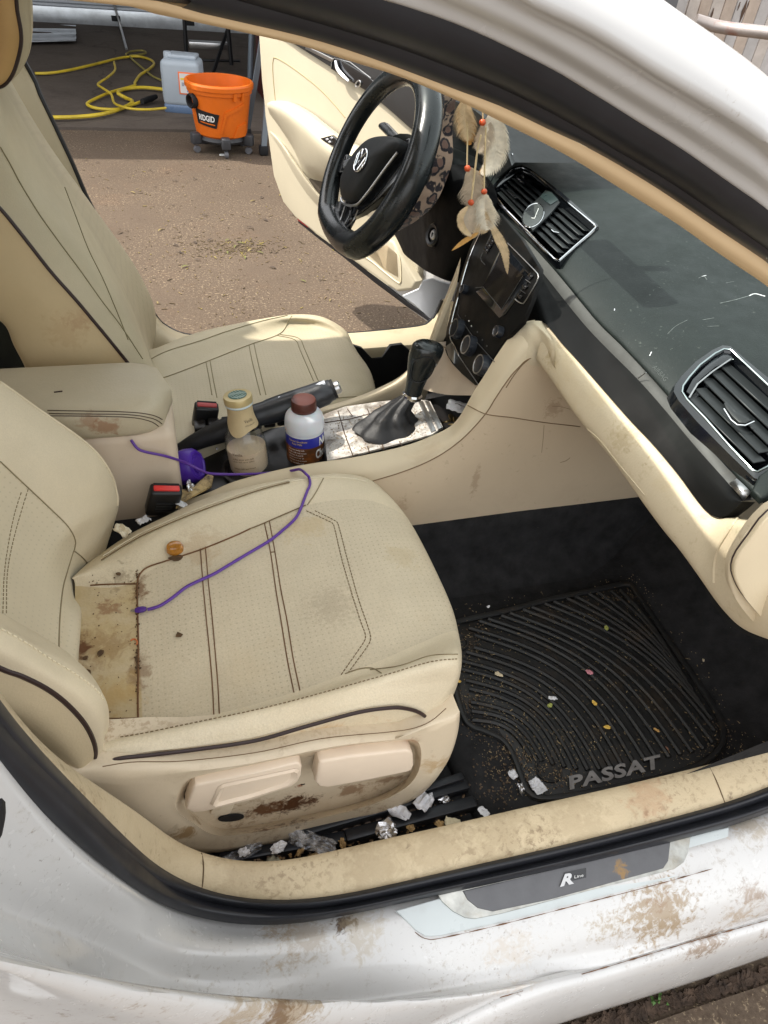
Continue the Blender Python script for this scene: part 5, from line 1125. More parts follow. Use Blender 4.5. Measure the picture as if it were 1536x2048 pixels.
# ================================================================ DASHBOARD
dash = sub('dashboard', car)
DX = .655
su = [(1000, 440), (1051, 479), (1111, 543), (1191, 640), (1241, 690), (1291, 743), (1357, 817), (1424, 893), (1474, 957), (1502, 985)]
slw = [(1000, 465), (1050, 505), (1085, 545), (1161, 640), (1207, 690), (1274, 757), (1324, 813), (1391, 893), (1457, 967), (1486, 1002)]
Su = rs([P(a, b, 'x', DX+.008) for a, b in su], 40); Sl = rs([P(a, b, 'x', DX-.004) for a, b in slw], 40)
mb = MB(); mb.grid([off(Su, (.02, 0, .0)), Su, [p.lerp(q, .5)+V((-.002, 0, 0)) for p, q in zip(Su, Sl)], Sl, off(Sl, (.02, 0, 0))]); mb.build('trim_strip', stripg, dash, sharp=30)
MB().grid([[P(1478, 966, 'x', DX-.001), P(1503, 984, 'x', DX+.005)], [P(1466, 977, 'x', DX-.005), P(1486, 1001, 'x', DX-.006)]][:0] or [[P(1474, 957, 'x', DX-.001), P(1503, 984, 'x', DX-.001)], [P(1458, 967, 'x', DX-.009), P(1487, 1001, 'x', DX-.009)]]).build('strip_end', satin, dash, solid=.001)
MB().tube([P(1292, 745, 'x', DX-.004), P(1276, 757, 'x', DX-.008)], .0008, 5).build('trim_joint', satin, dash)
bk_l = [(1040, 640), (1087, 645), (1124, 687), (1157, 723), (1207, 780), (1257, 837), (1307, 890), (1357, 950), (1391, 997), (1414, 1024), (1437, 1036), (1460, 1026), (1486, 1003)]
xb = lambda a: .600+.03*min(max((a-1087)/300, 0), 1)
Bl = rs([P(a, b, 'x', xb(a)) for a, b in bk_l], 40)
mb = MB(); Bm = [p.lerp(q, .5)+V((-.004, 0, 0)) for p, q in zip(Sl, Bl)]; mb.grid([Sl, [p.lerp(q, .25)+V((-.003, 0, 0)) for p, q in zip(Sl, Bl)], Bm, [p.lerp(q, .8)+V((-.003, 0, 0)) for p, q in zip(Sl, Bl)], Bl, off(Bl, (.02, 0, -.004))])
mb.build('black_fascia', mat('satin_black_fascia', (.005, .005, .005, 1), rough=.55, spec=.12, var=(20, .1)), dash, sharp=60)
# beige lower dash roll: follows the fascia's lower edge, curls under
ru = [(1012, 684), (1037, 657), (1056, 645), (1070, 643), (1087, 646), (1124, 688), (1157, 724), (1207, 781), (1257, 838), (1307, 891), (1357, 951), (1391, 998), (1421, 1031), (1437, 1038), (1460, 1028), (1490, 1003), (1536, 985)]
ru = ru[4:]
A1 = rs([P(a, b, 'x', xb(a)+.002) for a, b in ru[:-3]]+[P(1520, 1075, 'y', -.655), P(1600, 1150, 'y', -.70)], 40)
lo_ = [(1075, 722), (1102, 758), (1134, 806), (1165, 848), (1194, 882), (1224, 918), (1254, 960), (1284, 1003), (1324, 1057), (1357, 1097), (1397, 1152), (1425, 1192), (1449, 1222), (1482, 1252), (1536, 1275), (1600, 1295)]
A3 = rs([P(a, b, 'x', .588+.04*min(max((a-1087)/400, 0), 1)) for a, b in lo_], 40)
A2 = [p.lerp(q, .5)+V((-.030, 0, .006)) for p, q in zip(A1, A3)]
A2 = []
for i, (p, q) in enumerate(zip(A1, A3)): A2.append(p.lerp(q, .48)+(CAM-p).normalized()*.014)
A4 = off(A3, (.05, .01, -.012)); A5 = off(A3, (.25, .01, -.02))
lowm = mat('dash_lower_plastic', '#c9bba0', rough=.65, spec=.3, var=(5, .05), fine=(420, .08), bump=(330, .25, .0006), dirt=[(6, .52, .75, '#b8a070', .4)], grit=[(80, .54, .64, 8, .5, .65, '#8a744e', .45)], spots=[(tuple(P(1240, 870, 'x', .60)), .05, '#a08c64', .35, 120), (tuple(P(1500, 1000, 'x', .65)), .012, '#8b5a2c', .7, 90), (tuple(P(1110, 720, 'x', .60)), .04, '#9b855c', .5, 50)])
mb = MB(); mb.loft([off(A1, (.03, 0, .0)), A1, A2, A3, A4, A5], nv=90, nu=8)
ldo = mb.build('lower_dash', lowm, dash, sharp=80); bvl = bvh(ldo)
# apex corner joining rim and dash
cz_ = [[P(1037, 657, 'y', -.088), P(1056, 645, 'y', -.09), P(1070, 643, 'y', -.095), P(1088, 648, 'x', .602)], [P(1040, 690, 'y', -.105), P(1062, 672, 'y', -.112), P(1082, 668, 'y', -.12), P(1108, 690, 'x', .592)], [P(1048, 724, 'y', -.121), P(1066, 714, 'y', -.124), P(1085, 714, 'y', -.128), P(1110, 735, 'x', .586)]]
mb = MB(); mb.loft([off(cz_[0], (.03, 0, -.004))]+cz_+[[q+V((.03, .0, -.03)) for q in cz_[2]]], nv=20, nu=6); mb.build('corner_roll', lowm, dash, sharp=80)
draw('edge_seam', ldo, [(1175, 858), (1200, 880), (1240, 930), (1290, 990)], .0008, lowm, bv=bvl)
# end cap and fuse cover at the door end
endc = R('y', -.70, [(1536, 985)])
mb = MB(); E1 = rs(R('y', -.668, [(1494, 1004), (1525, 1010), (1560, 1020), (1620, 1030)]), 10); E2 = rs(R('y', -.665, [(1460, 1100), (1500, 1085), (1560, 1060), (1640, 1050)]), 10)
cov_o = [(1452, 1160), (1449, 1130), (1455, 1105), (1480, 1060), (1510, 1022), (1530, 1005), (1580, 985), (1640, 1000), (1680, 1080), (1680, 1200), (1640, 1270), (1580, 1280), (1536, 1262), (1500, 1232), (1470, 1195)]
cov_i = [(1465, 1150), (1462, 1130), (1470, 1105), (1495, 1070), (1525, 1030), (1560, 1010), (1620, 1020), (1660, 1090), (1660, 1190), (1620, 1250), (1575, 1262), (1536, 1243), (1505, 1212), (1478, 1178)]
def endp(a, b): return P(a, b, 'y', -.70)
q = rs([P(a, b, 'y', -.672) for a, b in cov_o], 60, closed=True); MB().poly(q, V((-.35, -1, .2)), .012, bev=.004, seg=3).build('end_cap', lowm, dash)
q = rs([P(a, b, 'y', -.683) for a, b in cov_i], 60, closed=True); cvo = MB().poly(q, V((-.35, -1, .2)), .008, bev=.003, seg=3).build('fuse_cover', mat('fuse_cover_plastic', '#d6c7a9', rough=.5, var=(5, .04), bump=(330, .2, .0005)), dash)
MB().tube(q, .0011, 6, closed=True).build('cover_gap', pipe_m, cvo)
draw('crease', ldo, [(1495, 1008), (1470, 1045), (1438, 1095), (1428, 1130), (1427, 1165)], .0022, lowm, bv=bvl, lift=0)
# dash top
prof = [(0, 0), (.012, .014), (.05, .030), (.13, .048), (.28, .058), (.50, .050)]
Sx = [Su[0]+V((0, .06*k, 0)) for k in (6, 4, 2)]
base = [V((DX+.008, y, Su[0].z)) for y in (.72, .55, .35)]+Su[0:]
base = base+[V((DX+.02, -.70, Su[-1].z+.002))]
base = rs(base, 60)
mb = MB(); mb.loft([off(base, (.03, 0, -.01))]+[off(base, (a, 0, b)) for a, b in prof], nv=230, nu=18)
CF = [(984, 384), (997, 366), (1015, 348), (1030, 337), (1045, 335), (1062, 343), (1120, 392), (1188, 449), (1191, 455), (1178, 468), (1150, 492), (1118, 521), (1109, 518), (1050, 458), (1008, 415)]
SF = [(1364, 784), (1366, 772), (1378, 755), (1400, 730), (1430, 707), (1448, 698), (1462, 700), (1490, 727), (1536, 770), (1575, 806), (1590, 830), (1588, 850), (1560, 905), (1536, 933), (1515, 944), (1505, 940), (1460, 893), (1410, 836), (1375, 800)]
def topx(p): 
    v = p-CAM; X_ = v.dot(right); Y_ = v.dot(down); Z_ = v.dot(fwd); return 768+FPX*X_/Z_, 1024+FPX*Y_/Z_
def inside(x, y, poly):
    c = False; j = len(poly)-1
    for i in range(len(poly)):
        xi, yi = poly[i]; xj, yj = poly[j]
        if (yi > y) != (yj > y) and x < (xj-xi)*(y-yi)/(yj-yi)+xi: c = not c
        j = i
    return c
full = MB(); full.v = mb.v; full.f = mb.f; full.m = mb.m
tmp = full.build('tmp', dashm); bvt = bvh(tmp); me_ = tmp.data; bpy.data.objects.remove(tmp); bpy.data.meshes.remove(me_)
kf = []
for f_ in mb.f:
    c_x, c_y = topx(sum((mb.v[i] for i in f_), V())/4)
    if not (inside(c_x, c_y, CF) or inside(c_x, c_y, SF)): kf.append(f_)
mb.f = kf; mb.m = [0]*len(kf)
dtop = mb.build('dash_top', dashm, dash, sharp=80)
# scratches and marks
mat('scuff_grey', (.14, .155, .15, 1), rough=.6, var=(200, .5))
for q, r_, m_ in (([(1397, 556), (1408, 553), (1414, 560)], .0006, MATS['scuff_grey']), ([(1404, 553), (1412, 551)], .0007, paper), ([(1498, 592), (1510, 588), (1530, 593)], .0011, paper), ([(1440, 607), (1470, 600), (1498, 592)], .0009, MATS['scuff_grey']),
                  ([(1452, 566), (1468, 563)], .0004, MATS['scuff_grey']), ([(1299, 712), (1303, 704)], .0008, paper), ([(1405, 640), (1428, 636)], .0006, MATS['scuff_grey']), ([(1415, 653), (1438, 652)], .0005, MATS['scuff_grey']), ([(1335, 668), (1352, 652), (1375, 640)], .0004, MATS['scuff_grey']), ([(1229, 618), (1229, 622)], .001, foil)):
    draw('scratch', dtop, q, r_, m_, bv=bvt, lift=.0)
def onquad(bv, c00, c10, c11, c01, lift=.0008):
    def f(u, v):
        a = (c00[0]*(1-u)+c10[0]*u)*(1-v)+(c01[0]*(1-u)+c11[0]*u)*v; b = (c00[1]*(1-u)+c10[1]*u)*(1-v)+(c01[1]*(1-u)+c11[1]*u)*v
        return on(a, b, bv, lift) or P(a, b, 'x', .7)
    return f
put_text('airbag_lettering', 'AIRBAG', onquad(bvt, (1304, 736), (1329, 764), (1337, 758), (1312, 730)), mat('embossed_grey', (.05, .058, .056, 1), rough=.5, var=None), dtop)
# ---- vents
def vent(name, par, c4, plane_x, nsl, rim=.0018, slope=.55, extra_in=.0, rows=None, frame_m=chrome):
    """c4 = corners TL(top-left) TR BR BL in picture px, on a plane facing up and back"""
    o = P(c4[0][0], c4[0][1], 'x', plane_x)
    return None
def fitplane(pts):
    h = [on(a, b, bvt, 0) for a, b in pts]; n = (h[1]-h[0]).cross(h[2]-h[0]).normalized(); n = -n if n.dot(CAM-h[0]) < 0 else n
    return h[0]+n*.003, n
vo_, vn = fitplane(((1008, 415), (1115, 515), (1110, 385)))
def VP(a, b, d=0.0): return PN(a, b, vo_, vn, d)
cvent = sub('centre_vent', car)
fr = [(984, 384), (997, 366), (1015, 348), (1030, 337), (1045, 335), (1062, 343), (1120, 392), (1188, 449), (1191, 455), (1178, 468), (1150, 492), (1118, 521), (1109, 518), (1050, 458), (1008, 415)]
q = [VP(a, b, .004) for a, b in fr]; MB().tube(q, .0019, 8, closed=True).build('chrome_frame', chrome, cvent)
cq = sum(q, V())/len(q); bmn = [p+(p-cq).normalized()*.008 for p in q]
mb = MB(); mb.grid([[p-vn*.012 for p in bmn], [p+vn*.002 for p in bmn], q, [p.lerp(cq, .05)-vn*.01 for p in q], [p.lerp(cq, .07)-vn*.035 for p in q], [p.lerp(cq, .98)-vn*.035 for p in q]], cv=True); mb.build('housing', glossb, cvent)
def slat(name, par, a, b, w_, th, nrm, m_):
    t = (b-a).normalized(); s_ = nrm.cross(t).normalized(); c = (a+b)/2; L = (b-a).length
    Rm = Matrix((t, s_, t.cross(s_))).transposed(); return MB().box(c, (L, w_, th), rot=Rm, bev=min(th*.3, .0006), seg=1).build(name, m_, par)
slm = mat('vent_slat_plastic', (.014, .016, .017, 1), rough=.4, var=None)
# left bank slats
def bank(TL, TR, BR, BL, n, par, d=-.008, w_=.014):
    for i in range(n):
        t = (i+.5)/n; a = VP(TL[0]*(1-t)+BL[0]*t, TL[1]*(1-t)+BL[1]*t, d); b = VP(TR[0]*(1-t)+BR[0]*t, TR[1]*(1-t)+BR[1]*t, d)
        slat('slat', par, a, b, w_, .0016, (vn+V((.5, 0, .6))).normalized(), slm)
bank((1036, 345), (1098, 395), (1052, 448), (992, 385), 6, cvent)
bank((1124, 412), (1180, 458), (1117, 510), (1066, 462), 6, cvent)
# centre clock pod
pod = [VP(a, b, .001) for a, b in ((1092, 385), (1120, 408), (1100, 432), (1066, 465), (1042, 440), (1060, 415))]
MB().poly(pod, vn, .004, bev=.001).build('clock_pod', slm, cvent)
ck = VP(1066, 432, .0055); du = (VP(1080, 410, .0055)-ck); dv = (VP(1077, 441, .0055)-ck)
u_ = V((0, 1, 0)); v_ = vn.cross(u_)
ring_ = [ck+(VP(1066+22.5*math.cos(t)*.86-12*math.sin(t)*0-0+9*math.sin(t)*-1*-1*0, 0) if False else V())*0 for t in (0,)]
def ell(cx_, cy_, a, b, ang, n=32): return [(cx_+a*math.cos(t)*math.cos(ang)-b*math.sin(t)*math.sin(ang), cy_+a*math.cos(t)*math.sin(ang)+b*math.sin(t)*math.cos(ang)) for t in [2*math.pi*i/n for i in range(n)]]
e = [VP(a, b, .006) for a, b in ell(1066, 431, 26, 18.5, -.95)]
ckf = MB().poly([VP(a, b, .0052) for a, b in ell(1066, 431, 25, 17.5, -.95)], vn, .001).build('clock_face', mat('clock_face_grey', (.06, .065, .065, 1), rough=.3, var=None), cvent)
MB().tube(e, .0012, 6, closed=True).build('clock_ring', chrome, ckf)
MB().tube([VP(1069, 437, .0068), VP(1077, 417, .0068)], .0006, 5).build('clock_hand', white_txt, ckf)
MB().tube([VP(1069, 437, .0068), VP(1063, 436, .0068)], .0008, 5).build('clock_hand', white_txt, ckf)
MB().poly([VP(a, b, .004) for a, b in ((1090, 383), (1103, 387), (1117, 402), (1101, 412), (1080, 396))], vn, .003, bev=.001).build('hazard_button', mat('button_green_black', (.02, .03, .03, 1), rough=.3, var=None), cvent)
for (a, b, c, d) in ((1015, 380, 1031, 395), (1094, 449, 1115, 466)):
    t_ = MB().tube([VP(a, b, .004), VP((a+c)/2, (b+d)/2, .005), VP(c, d, .004)], .0028, 8, flat=.6).build('vane_tab', slm, cvent)
    MB().tube([VP(a+9, b+11, .006), VP(a+14, b+15, .007), VP(c+3, d, .006)], .0012, 6).build('chrome_lip', chrome, t_)
# passenger end vent
pvo, pvn = fitplane(((1375, 795), (1455, 885), (1462, 706)))
def PV(a, b, d=0.0): return PN(a, b, pvo, pvn, d)
pv = sub('side_vent', car)
fr = [(1364, 784), (1366, 772), (1378, 755), (1400, 730), (1430, 707), (1448, 698), (1462, 700), (1490, 727), (1536, 770), (1575, 806), (1590, 830), (1588, 850), (1560, 905), (1536, 933), (1515, 944), (1505, 940), (1460, 893), (1410, 836), (1375, 800)]
q = [PV(a, b, .004) for a, b in fr]; MB().tube(q, .0014, 8, closed=True).build('chrome_frame', mat('tinted_chrome', (.42, .48, .48, 1), rough=.2, metal=1, var=None), pv)
cq = sum(q, V())/len(q); bmn = [p+(p-cq).normalized()*.011-pvn*.002 for p in q]
mb = MB(); mb.grid([[p-pvn*.02+(p-cq).normalized()*.01 for p in bmn], bmn, q, [p.lerp(cq, .05)-pvn*.006 for p in q], [p.lerp(cq, .09)-pvn*.03 for p in q], [p.lerp(cq, .98)-pvn*.03 for p in q]], cv=True); mb.build('housing', glossb, pv)
MB().poly([PV(a, b, -.002) for a, b in ((1372, 786), (1384, 762), (1420, 726), (1447, 708), (1462, 712), (1466, 722), (1430, 737), (1400, 762), (1380, 792))], pvn, .003, bev=.001).build('black_corner', glossb, pv)
MB().tube([PV(1378, 796, .001), PV(1395, 768, .001), PV(1425, 743, .001), PV(1462, 718, .001)], .0012, 6).build('inner_edge', satin, pv)
SLA = [((1446, 727), (1560, 830)), ((1430, 742), (1554, 860)), ((1413, 757), (1548, 888)), ((1400, 777), (1530, 905)), ((1388, 796), (1519, 925))]
for i, (a, b) in enumerate(SLA): slat('slat', pv, PV(*a, -.006), PV(*b, -.006), .020, .0022, (pvn+V((.35, 0, .5))).normalized(), slm)
MB().poly([PV(a, b, .002) for a, b in ((1446, 812), (1452, 808), (1468, 828), (1502, 846), (1490, 853), (1476, 851), (1462, 838), (1450, 822))], pvn, .006, bev=.002).build('vane_tab', slm, pv)
MB().tube([PV(1448, 818, .009), PV(1462, 840, .009), PV(1474, 850, .009), PV(1490, 851, .009), PV(1508, 843, .008)], .0013, 6).build('chrome_lip', chrome, pv)
mbd = MB(); dd = [PV(a, b, .0) for a, b in ((1500, 990), (1518, 1008), (1536, 1000), (1600, 930), (1600, 870), (1560, 920), (1536, 945), (1515, 960))]; mbd.poly(dd, pvn, .010, bev=.004, seg=3); mbd.build('dash_corner', dashm, dash)
# ---- radio and climate panel
rd = sub('centre_stack', car)
ro_ = P(1017, 683, 'y', -.095); r1_ = P(903, 673, 'y', .11); r2_ = P(1052, 600, 'x', .566)
rn = (r1_-ro_).cross(P(1085, 562, 'y', -.098)-ro_).normalized(); rn = -rn if rn.dot(CAM-ro_) < 0 else rn
def RP(a, b, d=0.0): return PN(a, b, ro_, rn, d)
pan_px = [(911, 730), (900, 712), (892, 690), (896, 672), (905, 640), (918, 590), (930, 545), (945, 500), (962, 462), (985, 425), (1005, 428), (1050, 480), (1087, 540), (1086, 560), (1072, 600), (1052, 648), (1017, 683), (989, 726), (962, 770), (956, 772), (930, 750)]
rpn = MB().poly([RP(a, b, -.006) for a, b in pan_px], rn, .008, bev=.002).build('panel', mat('stack_black_plastic', (.006, .006, .006, 1), rough=.4, spec=.15, var=(20, .2), dirt=(30, .55, .8, '#3a2e22', .5)), rd)
MB().tube(rs([RP(a, b, .003) for a, b in ((986, 420), (962, 462), (944, 500), (929, 545), (917, 590), (904, 640), (900, 668), (902, 680), (911, 695), (918, 710))], 40), .0016, 8).build('chrome_edge', chrome, rd)
MB().poly([RP(a, b, .001) for a, b in ((905, 686), (913, 702), (911, 728), (900, 714), (894, 694))], rn, .004, bev=.001).build('corner_trim', satin, rd)
MB().tube([RP(a, b, .003) for a, b in ((911, 702), (930, 730), (958, 771))], .0009, 5).build('lower_line', satin, rd)
scr = MB().poly([RP(a, b, .002) for a, b in ((953, 584), (966, 577), (1002, 500), (1012, 492), (1060, 548), (1064, 556), (1012, 630), (1000, 636))], rn, .002, bev=.0006).build('screen_surround', glossb, rd)
MB().poly([RP(a, b, .0042) for a, b in ((966, 572), (1004, 510), (1048, 552), (1002, 618))], rn, .0006).build('screen', mat('screen_dark', (.012, .010, .009, 1), rough=.15, var=None), scr)
linem = mat('grey_line', (.10, .10, .10, 1), rough=.4, var=None, metal=.4)
MB().tube([RP(a, b, .0045) for a, b in ((951, 576), (966, 574), (1003, 619), (1046, 552))], .0007, 5).build('edge_line', linem, scr)
MB().tube([RP(a, b, .004) for a, b in ((985, 466), (968, 498), (961, 515), (964, 524), (970, 530))], .0009, 5).build('button_outline', linem, rd)
MB().tube(rs([RP(a, b, .004) for a, b in ((1015, 486), (1045, 516), (1074, 546), (1077, 554), (1070, 570), (1050, 603), (1044, 607), (1034, 602), (1030, 598))], 30), .0009, 5).build('button_outline', satin, rd)
for (a, b) in ((974, 500), (979, 491), (985, 482), (1041, 592), (1051, 573), (1062, 552)):
    MB().poly([RP(a+dx, b+dy, .003) for dx, dy in ((-6, -1), (0, -7), (6, 1), (0, 7))], rn, .002, bev=.0006).build('button', glossb, rd)
    MB().poly([RP(a+dx, b+dy, .0052) for dx, dy in ((-2, 0), (0, -2), (2, 0), (0, 2))], rn, .0003).build('button_mark', linem, rd)
for (a, b) in ((1046, 584), (1056, 563)): MB().tube([RP(a-5, b-4, .005), RP(a+5, b+3, .005)], .0006, 4).build('divider', linem, rd)
MB().tube([RP(a, b, .0035) for a, b in ((918, 610), (915, 628), (950, 680), (989, 724))], .0007, 5).build('divider', linem, rd)
def knobp(a, b, r_, h, rm=chrome, nm='control_knob'):
    c = RP(a, b, .0); k_ = MB().lathe(c, [(r_*1.12, 0), (r_*1.08, h*.5), (r_, h), (r_*.9, h+.0005), (0, h)], axis=rn, n=28).build(nm, mat('knob_blue_black', (.015, .018, .024, 1), rough=.3, var=None), rd)
    MB().lathe(c+rn*h, [(r_*.99, -.001), (r_*1.0, .001), (r_*.88, .001), (r_*.86, 0)], axis=rn, n=28).build('knob_ring', rm, k_)
    return k_
for (a, b) in ((922, 660), (946, 694), (972, 733)): knobp(a, b, .0175, .016, satin)
knobp(934, 581, .0085, .012, satin); knobp(1004, 666, .0095, .013, chrome)
for i, (a, b) in enumerate(((931, 632), (938, 642), (943, 652), (955, 664), (965, 680), (974, 692), (969, 714))):
    MB().poly([RP(a+dx, b+dy, .003) for dx, dy in ((-1.5, 0), (0, -2), (1.5, 0), (0, 2))], rn, .0005).build('climate_mark', white_txt if i in (1, 2) else linem, rd)
# ---- instrument hood, column, driver side lower dash
ins_ = sub('instrument_cluster', car)
hood_px = [(868, 150), (905, 185), (960, 205), (1010, 245), (1042, 318), (1025, 340), (990, 362)]
mb = MB()
h0 = rs(R('x', .70, [(850, 165), (900, 185), (950, 195), (1000, 232), (1026, 280), (1046, 325)]), 20)
h1 = rs(R('x', .64, [(850, 190), (900, 205), (945, 225), (985, 262), (1010, 305), (1020, 335)]), 20)
h2 = rs(R('x', .70, [(850, 240), (890, 255), (930, 270), (960, 300), (985, 330), (990, 360)]), 20)
mb.loft([off(h0, (.2, 0, 0)), h0, [p.lerp(q, .5)+V((-.004, 0, .004)) for p, q in zip(h0, h1)], h1, h2], nv=40, nu=5); mb.build('hood', mat('hood_black', (.008, .009, .010, 1), rough=.5, var=None), ins_)
MB().grid([[P(840, 150, 'x', .78), P(1010, 215, 'x', .78)], [P(800, 420, 'x', .78), P(1000, 420, 'x', .78)]]).build('dial_recess', matb, ins_)
gq = [P(a, b, 'x', .735) for a, b in ell(935, 306, 42, 30, 1.9)]
MB().tube(gq, .0018, 6, closed=True).build('dial_ring', chrome, ins_)
MB().tube(rs([P(a, b, 'x', .66) for a, b in ((1025, 308), (1005, 330), (988, 352), (977, 374))], 16), .0013, 6).build('hood_chrome_line', chrome, ins_)
MB().poly([P(a, b, 'x', .80) for a, b in ((884, 190), (925, 200), (905, 235), (880, 262), (868, 240))], V((-1, 0, 0)), .004).build('driver_vent', dashm, ins_)
MB().tube([P(a, b, 'x', .79) for a, b in ((880, 226), (895, 237), (882, 250))], .0015, 5).build('vent_edge', satin, ins_)
MB().poly([P(a, b, 'x', .86) for a, b in ((792, 262), (800, 240), (822, 222), (850, 215), (850, 270), (815, 275))], V((-1, 0, 0)), .006, bev=.002).build('side_vent_pod', slm, ins_)
MB().tube([P(a, b, 'x', .85) for a, b in ((812, 265), (806, 248), (815, 236), (835, 226))], .0022, 6).build('pod_chrome', chrome, ins_)
# steering column shroud and lower panel
knee = [[P(a, b, 'x', .62) for a, b in ((905, 330), (940, 370), (950, 430), (938, 490), (920, 530), (905, 564))],
        [P(a, b, 'x', .60) for a, b in ((870, 350), (880, 400), (880, 450), (880, 500), (878, 535), (872, 552))],
        [P(a, b, 'x', .62) for a, b in ((830, 370), (830, 410), (832, 450), (835, 490), (838, 515), (838, 532))],
        [P(a, b, 'x', .66) for a, b in ((770, 400), (770, 420), (775, 440), (785, 462), (798, 485), (806, 500))]]
mb = MB(); mb.loft([off(knee[0], (.05, -.005, 0))]+knee+[off(knee[3], (.1, .03, 0))], nv=40, nu=6); kp = mb.build('lower_panel', mat('lower_panel_black', (.004, .004, .0045, 1), rough=.6, spec=.08, bump=None, var=(12, .2)), ins_, sharp=80)
MB().grid([[P(905, 564, 'x', .62), P(838, 532, 'x', .63), P(780, 455, 'x', .66)], [P(905, 564, 'x', .62)+V((.4, 0, .04)), P(838, 532, 'x', .63)+V((.4, 0, .04)), P(780, 455, 'x', .66)+V((.4, 0, .04))]]).build('lower_panel_underside', matb, ins_)
sc = MB(); ca_ = P(855, 345, 'x', .60); cb_ = P(800, 330, 'x', .46)
sc.tube([ca_+V((.1, 0, -.05)), ca_, cb_.lerp(ca_, .5), cb_], [.075, .062, .055, .05], 20, flat=1.1); sc.build('column_shroud', blackp, ins_)
igc = PN(868, 470, P(868, 470, 'x', .60), V((-1, -.2, .1)).normalized()); ign = V((-1, -.15, .25)).normalized()
ig = MB().lathe(igc-ign*.01, [(.026, 0), (.026, .014), (.022, .018), (.016, .016), (.016, .010), (0, .010)], axis=ign, n=32).build('ignition_surround', mat('ignition_black', (.010, .010, .011, 1), rough=.35, var=None), ins_)
MB().lathe(igc, [(.0115, 0), (.0115, .003), (.009, .005), (0, .005)], axis=ign, n=24).build('key_barrel', satin, ig)
MB().box(igc+ign*.0055, (.002, .003, .010), bev=.0005).build('key_slot', matb, ig)
# light stalk beyond the wheel
stk = MB(); stk.tube([P(810, 290, 'x', .50), P(790, 275, 'x', .50), P(768, 252, 'x', .50)], [.010, .012, .013], 12, flat=.6); stk.build('indicator_stalk', kn_m, ins_)
# ================================================================ STEERING WHEEL
sw = sub('steering_wheel', car)
wc = V((.418, .348, .971)); al, yw = .452, .087
wn = V((-math.cos(al)*math.cos(yw), -math.cos(al)*math.sin(yw), math.sin(al))); we1 = V((0, 0, 1)).cross(wn).normalized(); we2 = wn.cross(we1)
def W(a, b, h=0.0): return wc+we1*a+we2*b+wn*h     # a along we1 (screen right?), b up
def wring(r_, ang): 
    s_ = math.sin(ang); c_ = math.cos(ang)
    if s_ < -.83: s_ = -.83-(abs(s_)-.83)*.45
    return c_*r_, s_*r_
wl = mat('wheel_leather', (.008, .0105, .012, 1), rough=.27, var=(20, .2), coat=.25, croak=.2, bump=(200, .08, .0005))
cen = [W(*wring(.165, 2*math.pi*i/96)) for i in range(96)]
rimw = MB().tube(cen, [.0220+.0042*math.cos(2*math.pi*i/96)+.002*max(0, -math.sin(2*math.pi*i/96)) for i in range(96)], 20, closed=True, up=None).build('rim', wl, sw, sharp=80)
wlp = mat('wheel_perforated_leather', (.008, .008, .009, 1), rough=.5, var=None, bump=(600, .5, .001))
# hub pad, outline laid on the wheel plane
def WP(a, b, h=0.0): return PN(a, b, wc, wn, h)
hubpx = [(696, 403), (684, 396), (683, 366), (691, 342), (712, 308), (730, 288), (746, 277), (769, 272), (803, 279), (795, 300), (772, 324), (746, 357), (722, 392), (712, 402)]
h_o = rs([WP(a, b, .012) for a, b in hubpx], 56, closed=True); hc_ = sum(h_o, V())/56
g_ = [[p-wn*.045 for p in h_o], h_o, [p.lerp(hc_, .08)+wn*.008 for p in h_o], [p.lerp(hc_, .25)+wn*.014 for p in h_o], [p.lerp(hc_, .97)+wn*.018 for p in h_o]]
hubo = MB().grid(g_, cv=True).build('hub_pad', mat('hub_black', (.016, .017, .018, 1), rough=.5, var=(20, .15), spec=.3), sw, sharp=60)
def wpoly(name, px, h, th, m_, bev=.003): return MB().poly([WP(a, b, h) for a, b in px], wn, th, bev=bev, seg=3).build(name, m_, sw, sharp=40)
wpoly('spoke', [(664, 342), (668, 329), (686, 316), (706, 314), (700, 350), (686, 352)], -.012, .014, glossb)
wpoly('spoke', [(800, 292), (832, 282), (830, 330), (800, 372), (770, 402), (735, 430), (712, 440), (722, 408), (756, 360)], -.016, .014, glossb)
wpoly('spoke', [(686, 408), (718, 408), (712, 440), (700, 462), (684, 478), (664, 474), (660, 462), (676, 436)], -.016, .016, glossb)
wpoly('button_pad', [(690, 323), (704, 317), (700, 334), (688, 338)], .004, .004, mat('button_grey', (.35, .36, .38, 1), rough=.2, var=None, metal=.6), .0015)
MB().tube(rs([WP(a, b, .010) for a, b in ((682, 396), (684, 404), (694, 410), (706, 411), (718, 406), (738, 382), (757, 356), (776, 330), (795, 305))], 30), .0026, 8).build('chrome_trim', satin, sw)
for q in (((690, 412), (680, 440), (666, 462)), ((716, 420), (706, 442), (690, 458)), ((664, 466), (672, 472), (684, 468))): MB().tube(rs([WP(a, b, .002) for a, b in q], 12), .0014, 6).build('chrome_trim', satin, sw)
# round emblem: ring with interlocked letters
ecp = WP(721, 320, .031); er = .0215
def E_(a, b, h=0.0): return ecp+we1*a+we2*b+wn*h
emb = MB().tube([E_(er*math.cos(t), er*math.sin(t), .0) for t in [2*math.pi*i/36 for i in range(36)]], .0016, 8, closed=True).build('emblem_ring', chrome, sw)
MB().lathe(E_(0, 0, -.008), [(er, 0), (er, .006), (0, .0065)], axis=wn, n=30).build('emblem_base', mat('emblem_grey', (.10, .10, .11, 1), rough=.25, var=None, metal=.5), emb)
for q in (((-.009, .018), (0, .004), (.009, .018)), ((-.018, .010), (-.008, -.017), (0, -.001), (.008, -.017), (.018, .010))):
    MB().tube([E_(a, b, .0005) for a, b in q], .0017, 6).build('emblem_letter', chrome, emb)
